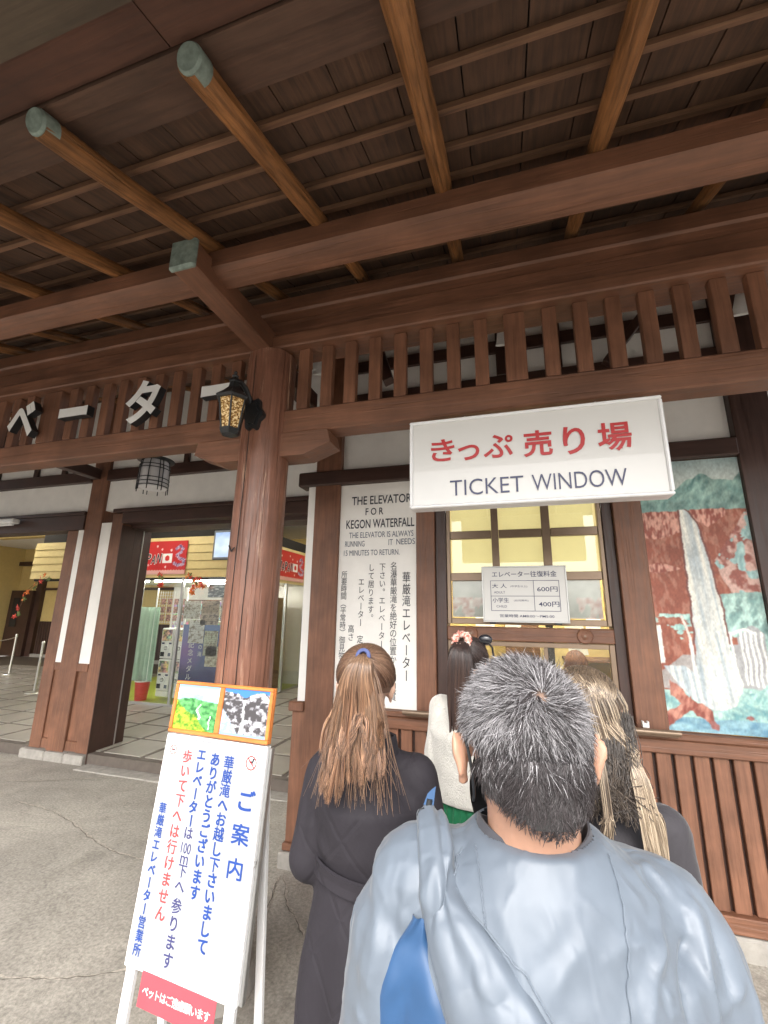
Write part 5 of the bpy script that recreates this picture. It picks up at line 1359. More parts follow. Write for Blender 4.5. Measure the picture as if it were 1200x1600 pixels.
def full_body(mb, J, s=1.0, legs=True):
    """J: dict of joints in the person's own space"""
    oval(mb, [(0, 0.0, J['hipz'] - 0.08, 0.13 * s, 0.10 * s), (0, 0, J['hipz'] + 0.02, 0.155 * s, 0.11 * s), (0, 0.0, J['hipz'] + 0.2, 0.125 * s, 0.09 * s), (0, 0.0, J['sz'] - 0.15, 0.15 * s, 0.105 * s), (0, 0, J['sz'] - 0.04, 0.15 * s, 0.09 * s), (0, 0, J['sz'] + 0.02, 0.09 * s, 0.06 * s)])
    cap(mb, (0, 0.0, J['sz'] - 0.02), 0.058 * s, J['neck'], 0.053 * s)
    for q, nm in ((-1, 'l'), (1, 'r')):
        S_, E_, W_ = J['s' + nm], J['e' + nm], J['w' + nm]
        cap(mb, (q * 0.06, 0, J['sz'] - 0.03), 0.05 * s, S_, 0.055 * s)
        cap(mb, S_, 0.052 * s, E_, 0.038 * s); cap(mb, E_, 0.038 * s, W_, 0.025 * s)
        d = Vector(W_) - Vector(E_); hand_shapes(mb, Vector(W_), d, J.get('palm', (0, 0.2, -1)), s, q, J.get('curl', 0.5))
        if legs:
            hp = (q * 0.085, 0, J['hipz']); kn = (q * 0.09, 0.01, J['hipz'] * 0.53); an = (q * 0.09, -0.02, 0.08)
            cap(mb, hp, 0.085 * s, kn, 0.055 * s); cap(mb, kn, 0.053 * s, an, 0.034 * s); cap(mb, an, 0.035 * s, (q * 0.095, 0.12, 0.035), 0.028 * s)
def face_parts(T, par, mouth=True):
    for q in (-1, 1):
        mb = MB(); ell(mb, T((q * 0.032, 0.079, 0.008)), (0.0125,) * 3); e = bl(mb, 'eye', m_eye, par)
        mb = MB(); ell(mb, T((q * 0.032, 0.0885, 0.008)), (0.006, 0.004, 0.006)); bl(mb, 'iris', m_iris, e)
        MBb = MB(); MBb.tube([T((q * 0.018, 0.096, 0.028)), T((q * 0.033, 0.096, 0.034)), T((q * 0.048, 0.084, 0.029))], [0.002, 0.003, 0.0015], 6); bl(MBb, 'eyebrow', m_iris, par)
    if mouth:
        mb = MB(); mb.tube([T((-0.022, 0.082, -0.052)), T((-0.008, 0.090, -0.050)), T((0.008, 0.090, -0.050)), T((0.022, 0.082, -0.052))], [0.001, 0.004, 0.004, 0.001], 8); bl(mb, 'mouth', m_lip, par)
def shoes(par, s=1.0, mat=None, L=0.13):
    for q in (-1, 1):
        mb = MB(); cap(mb, (q * 0.09, -0.045, 0.045), 0.042 * s, (q * 0.097, L, 0.032), 0.036 * s); cap(mb, (q * 0.09, -0.02, 0.05), 0.045 * s, (q * 0.09, -0.02, 0.11), 0.048 * s)
        me = remesh(mb, 'shoe', 0.008, 3, None); v = np.empty(len(me.vertices) * 3); me.vertices.foreach_get('co', v); v = v.reshape(-1, 3); v[:, 2] = np.maximum(v[:, 2], 0.004); me.vertices.foreach_set('co', v.ravel())
        loc('shoe', me, mat or m_blk, par)

def strands(name, P, W, C, par, mat=None, sides=3):
    """P (N,K,3) paths, W (N,K) half widths, C (N,K,3) colours"""
    N, K, _ = P.shape
    T_ = np.gradient(P, axis=1); T_ /= np.linalg.norm(T_, axis=2, keepdims=True) + 1e-9
    ref = rng.normal(size=(N, 1, 3)); A = np.cross(T_, np.broadcast_to(ref, P.shape)); A /= np.linalg.norm(A, axis=2, keepdims=True) + 1e-9
    B = np.cross(T_, A); V = []
    for k in range(sides):
        t = 2 * math.pi * k / sides; V.append(P + (A * math.cos(t) + B * math.sin(t)) * W[..., None])
    V = np.stack(V, 2)  # N,K,S,3
    idx = np.arange(N * K * sides).reshape(N, K, sides)
    F = np.stack([idx[:, :-1, :], np.roll(idx, -1, 2)[:, :-1, :], np.roll(idx, -1, 2)[:, 1:, :], idx[:, 1:, :]], -1).reshape(-1, 4)
    me = bpy.data.meshes.new(name)
    me.vertices.add(N * K * sides); me.vertices.foreach_set('co', V.reshape(-1))
    me.loops.add(F.size); me.loops.foreach_set('vertex_index', F.ravel().astype(np.int32))
    me.polygons.add(len(F)); me.polygons.foreach_set('loop_start', np.arange(0, F.size, 4, dtype=np.int32)); me.update(calc_edges=True)
    me.polygons.foreach_set('use_smooth', [True] * len(me.polygons))
    a = me.color_attributes.new('Col', 'FLOAT_COLOR', 'POINT')
    cc = np.repeat(C[:, :, None, :], sides, 2).reshape(-1, 3)
    a.data.foreach_set('color', np.c_[np.clip(cc, 0, 1), np.ones(len(cc))].astype(np.float32).ravel())
    return loc(name, me, mat or m_hair, par)
def bez(pts, K):
    """Catmull-Rom through per-strand control points (N,M,3) -> (N,K,3)"""
    pts = np.asarray(pts); N, M, _ = pts.shape
    t = np.linspace(0, M - 1 - 1e-6, K); i = np.floor(t).astype(int); f = (t - i)[None, :, None]
    g = lambda j: pts[:, np.clip(j, 0, M - 1)]
    p0, p1, p2, p3 = g(i - 1), g(i), g(i + 1), g(i + 2)
    return 0.5 * (2 * p1 + (p2 - p0) * f + (2 * p0 - 5 * p1 + 4 * p2 - p3) * f * f + (3 * p1 - p0 - 3 * p2 + p3) * f ** 3)
def nrm(a): return a / (np.linalg.norm(a, axis=-1, keepdims=True) + 1e-9)
def rotm(ax, deg): return Matrix.Rotation(R(deg), 3, ax)
def npm(M): return np.array(M)
def lift_fold(v, segs, w):
    """soft ridges along 3-D segments; segs: (p, q, amp, width)"""
    d = np.zeros(len(v))
    for p, q, a, ww in segs:
        p = np.array(p); q = np.array(q); pq = q - p
        t = np.clip(((v - p) @ pq) / (pq @ pq), 0, 1); r_ = np.linalg.norm(v - p - t[:, None] * pq, axis=1)
        d += a * np.exp(-(r_ / ww) ** 2) * (np.sin(np.pi * np.clip(t * 0.9 + 0.05, 0, 1)) ** 0.5)
    return d
def f3(v, sx, sy, sz, s=0, o=3):
    """cheap 3-D noise out of two planes"""
    return 0.5 * (fbm(v[:, 0] * sx + 50, v[:, 2] * sz + 50, s, o) + fbm(v[:, 1] * sy + 70, v[:, 2] * sz + v[:, 0] * sx * 0.5 + 50, s + 5, o)) - 0.5

def cloth(name, c, rough, sheen=0.0, fine=0.0, quilt=0.0, scale=300, bdist=0.001, satin=False, wr=0.0, ridge=False):
    m, n, l, b = new_mat(name)
    mp = coords(n, l, (1, 1, 1), False); t0 = noise(n, l, mp, 7, 5)
    r_ = ramp(n, l, t0.outputs[0], [(0.3, tuple(x * 0.88 for x in c)), (0.7, tuple(min(1, x * 1.1) for x in c))]); l.new(r_.outputs[0], b.inputs['Base Color'])
    b.inputs['Roughness'].default_value = rough; b.inputs['Specular IOR Level'].default_value = 0.5 if ridge else 0.25
    if sheen: b.inputs['Sheen Weight'].default_value = sheen; b.inputs['Sheen Roughness'].default_value = 0.4
    t = noise(n, l, mp, scale, 3, 0.7); last = None
    if quilt:
        g = n.new('ShaderNodeSeparateXYZ'); l.new(mp.outputs[0], g.inputs[0])
        outs = []
        for sg in (1, -1):
            m1 = n.new('ShaderNodeMath'); m1.operation = 'MULTIPLY'; m1.inputs[1].default_value = sg * 1.15; l.new(g.outputs[0], m1.inputs[0])
            m2 = n.new('ShaderNodeMath'); m2.operation = 'ADD'; l.new(m1.outputs[0], m2.inputs[0]); l.new(g.outputs[2], m2.inputs[1])
            m3 = n.new('ShaderNodeMath'); m3.operation = 'PINGPONG'; m3.inputs[1].default_value = quilt; l.new(m2.outputs[0], m3.inputs[0])
            m4 = n.new('ShaderNodeMapRange'); m4.inputs['From Min'].default_value = 0; m4.inputs['From Max'].default_value = quilt * 0.16; l.new(m3.outputs[0], m4.inputs[0]); outs.append(m4.outputs[0])
        mn = n.new('ShaderNodeMath'); mn.operation = 'MINIMUM'; l.new(outs[0], mn.inputs[0]); l.new(outs[1], mn.inputs[1])
        last = bump(n, l, b, mn.outputs[0], 0.22, 0.01)
    if wr:
        mp2 = coords(n, l, (1, 1, 0.55), False); tw = noise(n, l, mp2, 9, 4, 0.55, 1.6)
        if ridge: tw.noise_type = 'RIDGED_MULTIFRACTAL'; tw.inputs['Scale'].default_value = 26; bwd = 0.007; tw.inputs['Detail'].default_value = 4; tw.inputs['Distortion'].default_value = 0.9; tw.inputs['Roughness'].default_value = 0.5
        bw = n.new('ShaderNodeBump'); bw.inputs['Strength'].default_value = wr; bw.inputs['Distance'].default_value = 0.008 if ridge else 0.02; l.new(tw.outputs[0], bw.inputs['Height'])
        if last: l.new(last.outputs[0], bw.inputs['Normal'])
        l.new(bw.outputs[0], b.inputs['Normal']); last = bw
    if fine:
        b2 = n.new('ShaderNodeBump'); b2.inputs['Strength'].default_value = fine; b2.inputs['Distance'].default_value = bdist; l.new(t.outputs[0], b2.inputs['Height'])
        if last: l.new(last.outputs[0], b2.inputs['Normal'])
        l.new(b2.outputs[0], b.inputs['Normal'])
    return m

# ---- man in the satin jacket (nearest)
def man():
    P = thing('person', (0.006, 0.70, 0), 'man with cropped salt-and-pepper hair in a pale blue satin windbreaker, nearest in the queue', 'person', None, R(14))
    MR = rotm('X', -13); H = Vector((-0.005, -0.01, 1.560))
    J = dict(hipz=0.92, sz=1.405, neck=(0, -0.012, 1.50), sl=(-0.165, -0.005, 1.352), sr=(0.165, -0.005, 1.352), el=(-0.202, 0.0, 1.10), er=(0.232, 0.0, 1.10), wl=(-0.16, 0.22, 1.06), wr=(0.16, 0.22, 1.04), palm=(0, -0.3, 1), curl=0.7)
    mb = MB(); T = head_shapes(mb, H, 0.97, MR, ears=1.07); full_body(mb, J, 0.94)
    cap(mb, (0, -0.012, 1.40), 0.060, T((0, -0.018, -0.05)), 0.058)
    loc('body', remesh(mb, 'man_body', 0.0065, 4), m_skin, P)
    face_parts(T, P, False)
    # face mask
    mb = MB(); mm = []
    for i in range(13):
        a = (i / 12 - 0.5) * 2.2
        for j in range(9):
            z = 0.0 - 0.095 * j / 8; rr = 0.088 + 0.030 * math.sin(math.pi * j / 8) * math.cos(a) ; mm.append(T((0.80 * rr * math.sin(a), 0.012 + rr * math.cos(a), z - 0.004)))
    mb.add(mm, [(i * 9 + j, i * 9 + j + 1, (i + 1) * 9 + j + 1, (i + 1) * 9 + j) for i in range(12) for j in range(8)]); mk = bl(mb, 'face_mask', plain('black_cloth', (0.02, 0.02, 0.022), 0.8), P)
    for q in (-1, 1):
        mb = MB(); mb.tube([T((q * 0.072, 0.048, -0.012)), T((q * 0.083, 0.010, 0.016)), T((q * 0.086, -0.018, 0.026)), T((q * 0.0845, -0.036, 0.008)), T((q * 0.079, -0.030, -0.022)), T((q * 0.074, 0.0, -0.050)), T((q * 0.070, 0.040, -0.062))], 0.0022, 6); bl(mb, 'ear_loop', m_blk, mk)
    # hair: scalp shell + strands flowing away from the crown whorl
    whorl = nrm(np.array([0.07, -0.88, 0.40])); MRn = npm(MR); Hn = np.array(H); cc = np.array([0, -0.012, 0.038]); rad = np.array([0.0765, 0.094, 0.0825])
    def surf(d, k=1.0): return cc + d * rad * k
    def region(p):
        """hair density at a head-space point: 0..1"""
        x, y, z = p[:, 0], p[:, 1], p[:, 2]
        back = np.clip((z + 0.080 - 0.25 * np.clip(y + 0.03, 0, 1) - 0.040 * (x / 0.062) ** 2) / 0.020, 0, 1)
        front = np.clip((0.052 - y + 0.9 * np.clip(z - 0.06, 0, 1)) / 0.01, 0, 1) * np.where(z < 0.055, np.clip((0.035 - y) / 0.01, 0, 1), 1)
        earh = ~((np.abs(x) > 0.052) & (z < 0.030) & (y > -0.046) & (z < 0.03 - 0.0 * y))
        side = ~((np.abs(x) > 0.045) & (z < 0.055) & (y > 0.012))
        return back * front * earh * side
    def scalp(d):
        """head-space surface point for unit direction, following skull then nape"""
        p = surf(d, 1.0); low = p[:, 2] < 0.0
        nape = np.stack([0.056 * d[:, 0] / (np.hypot(d[:, 0], d[:, 1]) + 1e-6), -0.042 + 0.056 * d[:, 1] / (np.hypot(d[:, 0], d[:, 1]) + 1e-6), p[:, 2]], -1)
        t = np.clip(-p[:, 2] / 0.04, 0, 1)[:, None]
        q = p.copy(); q[:, 2] = np.where(p[:, 2] < 0, p[:, 2] * 2.4, p[:, 2]); nape[:, 2] = q[:, 2]
        rim = np.stack([0.0775 * d[:, 0] / (np.hypot(d[:, 0], d[:, 1]) + 1e-6), -0.012 + 0.0955 * d[:, 1] / (np.hypot(d[:, 0], d[:, 1]) + 1e-6), q[:, 2]], -1)
        return np.where(low[:, None], rim * (1 - t) + nape * t, p)
    def outn(p, d):
        h = np.stack([p[:, 0] / 0.075, (p[:, 1] + 0.012) / 0.09, 0 * p[:, 0] - 0.25], -1); t = np.clip((0.045 - p[:, 2]) / 0.04, 0, 1)[:, None]
        return nrm(nrm(d / rad) * (1 - t) + nrm(h) * t)
    # scalp shell
    n1, n2 = 90, 70; D = []
    for i in range(n2 + 1):
        for k in range(n1):
            th = math.pi * 0.80 * i / n2; ph = 2 * math.pi * k / n1; D.append((math.sin(th) * math.cos(ph), math.sin(th) * math.sin(ph), math.cos(th)))
    D = np.array(D); p = scalp(D); dens = region(p); pw_ = (MRn @ (p + outn(p, D) * 0.001).T).T + Hn
    F = [(i * n1 + k, (i + 1) * n1 + k, (i + 1) * n1 + (k + 1) % n1, i * n1 + (k + 1) % n1) for i in range(n2) for k in range(n1)]
    F = [f for f in F if min(dens[list(f)]) > 0.3]
    wd = np.linalg.norm(D - whorl, axis=1); part = np.exp(-((D[:, 0] - whorl[0]) / 0.09) ** 2) * np.clip((whorl[2] + 0.05 - D[:, 2]) / 0.1, 0, 1) * np.clip((D[:, 2] + 0.05) / 0.2, 0, 1) * (D[:, 1] < 0)
    bare = np.clip(np.exp(-(wd / 0.10) ** 2) * 0.5 + 0.75 * part, 0, 1)
    me = bpy.data.meshes.new('scalp'); me.from_pydata(pw_.tolist(), [], F)
    ca = me.color_attributes.new('Col', 'FLOAT_COLOR', 'POINT'); c_ = lerp((0.006, 0.0055, 0.0055), (0.20, 0.125, 0.09), bare)
    ca.data.foreach_set('color', np.c_[c_, np.ones(len(c_))].astype(np.float32).ravel()); me.polygons.foreach_set('use_smooth', [True] * len(me.polygons))
    hr = loc('hair', me, vcol_mat('scalp', 0.7, 0.2), P)
    N = 62000; d = nrm(rng.normal(size=(N, 3))); d = d[(d[:, 2] > -0.46)]
    zz_ = np.concatenate([rng.uniform(-0.088, -0.008, 26000), rng.triangular(-0.009, -0.008, 0.004, 3000)]); dz_ = (zz_ / 2.4 - 0.038) / 0.0825; ph_ = rng.uniform(math.pi * 0.95, math.pi * 2.05, len(zz_)); rr_ = np.sqrt(np.clip(1 - dz_ ** 2, 0, 1))
    d = np.concatenate([d, np.stack([rr_ * np.cos(ph_), rr_ * np.sin(ph_), dz_], -1)]); p = scalp(d); de = region(p)
    wd = np.linalg.norm(d - whorl, axis=1); part = np.exp(-((d[:, 0] - whorl[0]) / 0.07) ** 2) * np.clip((whorl[2] + 0.05 - d[:, 2]) / 0.1, 0, 1) * np.clip((d[:, 2] + 0.0) / 0.2, 0, 1) * (d[:, 1] < 0)
    keep = rng.random(len(d)) < de * (1 - 0.62 * part) * (1 - 0.4 * np.exp(-(wd / 0.09) ** 2)); d = d[keep]; p = p[keep]; wd = wd[keep]; n = len(d)
    away = d - whorl; away -= (away * d).sum(1, keepdims=True) * d; away = nrm(away)
    swirl = np.cross(d, away); k = np.exp(-(wd / 0.45))[:, None]
    flow = nrm(away + 0.9 * k * swirl); down = np.array([0, 0, -1.0]) - d * (-d[:, 2:3]); lowf = np.clip((0.25 - d[:, 2]) / 0.5, 0, 1)[:, None]
    flow = nrm(flow * (1 - 0.6 * lowf) + nrm(down) * lowf + rng.normal(size=(n, 3)) * 0.28)
    cl = vn(d[:, 0] * 16 + 9, d[:, 2] * 16 + d[:, 1] * 9 + 9, 5) - 0.5; flow = nrm(flow + np.cross(d, flow) * cl[:, None] * 1.6)
    L = np.where(p[:, 2] > 0.01, 0.020, 0.020 - 0.011 * np.clip(-p[:, 2] / 0.07, 0, 1)) * rng.uniform(0.6, 1.25, n)
    up_ = (0.26 + 0.30 * rng.random(n) + 0.30 * cl)[:, None] * np.where(p[:, 2:3] > 0.0, 1, 1.35)
    K = 5; t = np.linspace(0, 1, K)[None, :, None]
    on_ = outn(p, d); path = p[:, None, :] + (flow[:, None] * t + on_[:, None] * up_[:, None] * (t - 0.55 * t * t)) * L[:, None, None]
    # keep above the scalp
    path = path + on_[:, None] * 0.001
    W_ = (0.00038 * rng.uniform(0.7, 1.25, n))[:, None] * np.array([1, 1, 0.9, 0.7, 0.25])[None]
    gray = np.clip(0.12 + 0.62 * np.clip((p[:, 2] + 0.028) / 0.05, 0, 1) * (0.7 + 0.5 * (np.abs(d[:, 0]) > 0.45)), 0, 1) * (0.75 + 0.5 * (cl + 0.5))
    gray *= np.clip((p[:, 2] + 0.040) / 0.085, 0.03, 1) * 0.95
    isg = rng.random(n) < gray
    colr = np.where(isg[:, None], np.array([[0.31, 0.30, 0.31]]) * rng.uniform(0.35, 1.6, (n, 1)), np.array([[0.030, 0.025, 0.026]]) * rng.uniform(0.5, 2.2, (n, 1)))
    C_ = np.repeat(colr[:, None], K, 1)
    path = path @ MRn.T + Hn
    strands('hair_strands', path, W_, C_, hr)
    # fine fuzz at the nape
    # under-shirt collar
    m_col_ = cloth('charcoal_knit', (0.075, 0.075, 0.085), 0.85, 0.1, 0.3)
    mb = MB(); rows = []
    for i in range(40):
        a = 2 * math.pi * i / 40; x, y = 0.071 * math.cos(a), -0.016 + 0.068 * math.sin(a)
        zz = 1.462 + 0.014 * math.cos(a) ** 2 + (0 if y < 0 else -0.02) * abs(math.sin(a))
        for dx, dz in ((1.10, -0.03), (1.04, 0.0), (1.00, 0.012), (0.96, 0.011), (0.94, -0.02)): rows.append((x * dx, -0.012 + (y + 0.012) * dx, zz + dz))
    mb.add(rows, [(i * 5 + j, i * 5 + j + 1, ((i + 1) % 40) * 5 + j + 1, ((i + 1) % 40) * 5 + j) for i in range(40) for j in range(4)]); bl(mb, 'shirt_collar', m_col_, P)
    # jacket
    mb = MB()
    oval(mb, [(0, 0.01, 0.72, 0.20, 0.15), (0, 0.01, 0.95, 0.20, 0.152), (0, -0.005, 1.15, 0.20, 0.15), (0, -0.015, 1.28, 0.20, 0.145), (0, -0.016, 1.355, 0.19, 0.135), (0, -0.016, 1.402, 0.165, 0.118), (0, -0.020, 1.442, 0.125, 0.102), (0, -0.020, 1.478, 0.080, 0.080)], 40)
    for q, nm in ((-1, 'l'), (1, 'r')):
        S_ = Vector(J['s' + nm]); E_ = Vector(J['e' + nm]); W2 = Vector(J['w' + nm])
        cap(mb, (q * 0.07, -0.008, 1.390), 0.072, (q * (0.145 if q < 0 else 0.155), -0.008, 1.398 if q < 0 else 1.368), 0.076 if q < 0 else 0.074)
        cap(mb, (q * 0.168, -0.008, 1.345), 0.076, E_ + Vector((q * -0.004, 0, 0)), 0.070); cap(mb, E_ + Vector((q * -0.004, 0, 0)), 0.070, W2, 0.048)
    def dj(v, nr):
        d = 0.004 * f3(v, 9, 9, 5, 1, 2) + 0.006 * (np.abs(f3(v, 6, 6, 11, 8, 2))) * -1
        q = f3(v, 24, 24, 13, 31, 3); d += 0.0016 * (np.exp(-(np.abs(q) / 0.04)) - 0.3) * (v[:, 2] > 1.15)
        d += poly_fold(v, MAN_PF)
        return d
    def cutj(v):
        ring = (np.hypot(v[:, 0] / 0.070, (v[:, 1] + 0.016) / 0.066) < 1) & (v[:, 2] > 1.40)
        return ring
    me = remesh(mb, 'jacket', 0.0042, 10, dj, cutj)
    jk = loc('jacket', me, m_satin, P)
    # draped bag of the same cloth over the left shoulder and a darker blue panel on the left upper arm: laid on the jacket
    bvh = BVHTree.FromPolygons([v.co[:] for v in me.vertices], [tuple(p_.vertices) for p_ in me.polygons])
    def lay(name, corners, nu, nv, off, mat, puff=0.0, fold=0.0, seed=0, par=jk):
        """corners: left rail and right rail (lists of points); cloth laid on the jacket from behind"""
        A_ = bez(np.array([corners[0]]), nv)[0]; B_ = bez(np.array([corners[1]]), nv)[0]; P_ = []
        for j in range(nv):
            for i in range(nu):
                u = i / (nu - 1); q = Vector(A_[j] * (1 - u) + B_[j] * u)
                h = bvh.find_nearest(q)
                nrm_ = h[1]; hit = h[0]
                if nrm_.dot(q - hit) < 0 and (q - hit).length > 0.05: nrm_ = -nrm_
                e = min(u, 1 - u, ) * 2
                dz = off + puff * math.sin(math.pi * u) ** 0.6 + fold * math.sin(u * 17 + j * 0.05 + seed) * math.sin(math.pi * u) + 0.0018 * math.sin(j * 0.35 + u * 7)
                if i in (0, nu - 1): dz = -0.004
                P_.append(hit + nrm_ * dz)
        G = np.array([tuple(p_) for p_ in P_]).reshape(nv, nu, 3)
        for _ in range(10):
            H_ = G.copy(); H_[1:-1, 1:-1] = 0.5 * G[1:-1, 1:-1] + 0.125 * (G[:-2, 1:-1] + G[2:, 1:-1] + G[1:-1, :-2] + G[1:-1, 2:]); H_[1:-1, [0, -1]] = 0.5 * G[1:-1, [0, -1]] + 0.25 * (G[:-2, [0, -1]] + G[2:, [0, -1]]); G = H_
        P_ = G.reshape(-1, 3).tolist()
        mb = MB(); mb.add(P_, [(j * nu + i, j * nu + i + 1, (j + 1) * nu + i + 1, (j + 1) * nu + i) for j in range(nv - 1) for i in range(nu - 1)])
        return bl(mb, name, mat, par)
    MAN_LAY(lay, P, jk, bvh)
    # trousers, shoes
    mb = MB(); oval(mb, [(0, 0, 0.80, 0.165, 0.12), (0, 0, 0.95, 0.165, 0.12), (0, 0, 1.02, 0.15, 0.11)])
    for q in (-1, 1): cap(mb, (q * 0.085, 0, 0.88), 0.098, (q * 0.09, 0.01, 0.49), 0.075); cap(mb, (q * 0.09, 0.01, 0.49), 0.074, (q * 0.09, -0.02, 0.12), 0.062)
    loc('trousers', remesh(mb, 'trousers', 0.012, 4, lambda v, nr: 0.01 * f3(v, 10, 10, 8, 3)), cloth('dark_denim', (0.05, 0.055, 0.075), 0.8, 0, 0.3), P)
    shoes(P)
    return P
m_satin = cloth('pale_blue_satin', (0.124, 0.149, 0.182), 0.46, 0.1, 0.12, scale=900, bdist=0.0004, wr=0.55, ridge=True)
m_satinb = cloth('deep_blue_nylon', (0.022, 0.070, 0.165), 0.5, 0.15, 0.10, scale=900, bdist=0.0004, wr=0.25, ridge=True)
MAN_PF = [([(0.109, -0.02, 1.447), (0.104, -0.069, 1.434), (0.077, -0.097, 1.424)], 0.007, 0.008), ([(0.13, -0.03, 1.441), (0.155, -0.059, 1.43), (0.163, -0.065, 1.41)], 0.008, 0.009),
 ([(0.160, -0.055, 1.425), (0.153, -0.075, 1.39), (0.130, -0.108, 1.373), (0.124, -0.125, 1.34)], -0.013, 0.008), ([(0.173, -0.060, 1.414), (0.162, -0.082, 1.362), (0.150, -0.10, 1.31)], 0.012, 0.010), ([(0.124, -0.055, 1.430), (0.108, -0.100, 1.405), (0.085, -0.13, 1.38), (0.067, -0.141, 1.35)], 0.009, 0.010),
 ([(-0.020, -0.080, 1.460), (-0.004, -0.110, 1.435), (-0.026, -0.125, 1.408)], 0.008, 0.009), ([(-0.012, -0.108, 1.437), (0.038, -0.103, 1.441)], 0.006, 0.008), ([(-0.059, -0.06, 1.457), (-0.063, -0.1, 1.43), (-0.052, -0.125, 1.398), (-0.05, -0.14, 1.36)], 0.007, 0.009),
 ([(0.040, -0.105, 1.435), (0.012, -0.125, 1.41), (-0.007, -0.133, 1.396), (-0.034, -0.141, 1.365)], 0.007, 0.012), ([(0.19, -0.05, 1.41), (0.192, -0.070, 1.38), (0.188, -0.083, 1.33)], -0.008, 0.008), ([(-0.199, -0.0, 1.428), (-0.203, -0.06, 1.382), (-0.213, -0.068, 1.316)], 0.008, 0.012),
 ([(0.085, -0.05, 1.455), (0.095, -0.06, 1.446), (0.14, -0.03, 1.445)], 0.008, 0.007), ([(0.05, -0.08, 1.45), (0.09, -0.095, 1.42), (0.13, -0.085, 1.40)], -0.005, 0.009), ([(0.03, -0.13, 1.40), (0.06, -0.12, 1.41), (0.10, -0.105, 1.405)], 0.005, 0.010), ([(-0.17, -0.03, 1.435), (-0.185, -0.06, 1.40), (-0.18, -0.08, 1.35)], -0.006, 0.009),
 ([(0.20, -0.05, 1.37), (0.22, -0.06, 1.33), (0.215, -0.075, 1.28)], 0.009, 0.010), ([(0.21, -0.07, 1.35), (0.17, -0.09, 1.33)], 0.007, 0.008)]
rf = random.Random(5)
for k in range(130):
    x = rf.uniform(-0.20, 0.20); z = rf.uniform(1.28, 1.45); y = -0.13 + 0.9 * x * x + max(0, (z - 1.38)) * 0.9
    a = rf.gauss(0, 0.7) + (0.5 if x > 0 else -0.5); L = rf.uniform(0.02, 0.05)
    MAN_PF.append(([(x - L * math.sin(a), y + (L * 0.5), z + L * math.cos(a) * 0.8), (x, y, z), (x + L * math.sin(a + rf.uniform(-.5, .5)), y - L * 0.3, z - L * math.cos(a) * 0.8)], rf.choice((-1, 1)) * rf.uniform(0.001, 0.0030), rf.uniform(0.0035, 0.007)))
def poly_fold(v, folds):
    d = np.zeros(len(v))
    for pts, amp, w in folds:
        pts = bez(np.array([pts]), 3 * len(pts))[0]; best = np.full(len(v), 9.0); tb_ = np.zeros(len(v)); n = len(pts) - 1
        for i in range(n):
            p = pts[i]; pq = pts[i + 1] - p; t = np.clip(((v - p) @ pq) / (pq @ pq), 0, 1); r_ = np.linalg.norm(v - p - t[:, None] * pq, axis=1)
            m = r_ < best; best[m] = r_[m]; tb_[m] = (i + t[m]) / n
        d += 0.95 * amp * np.exp(-(best / (w * 0.85)) ** 1.25) * np.clip(np.sin(np.pi * (tb_ * 0.92 + 0.04)), 0, 1) ** 0.6
    return d
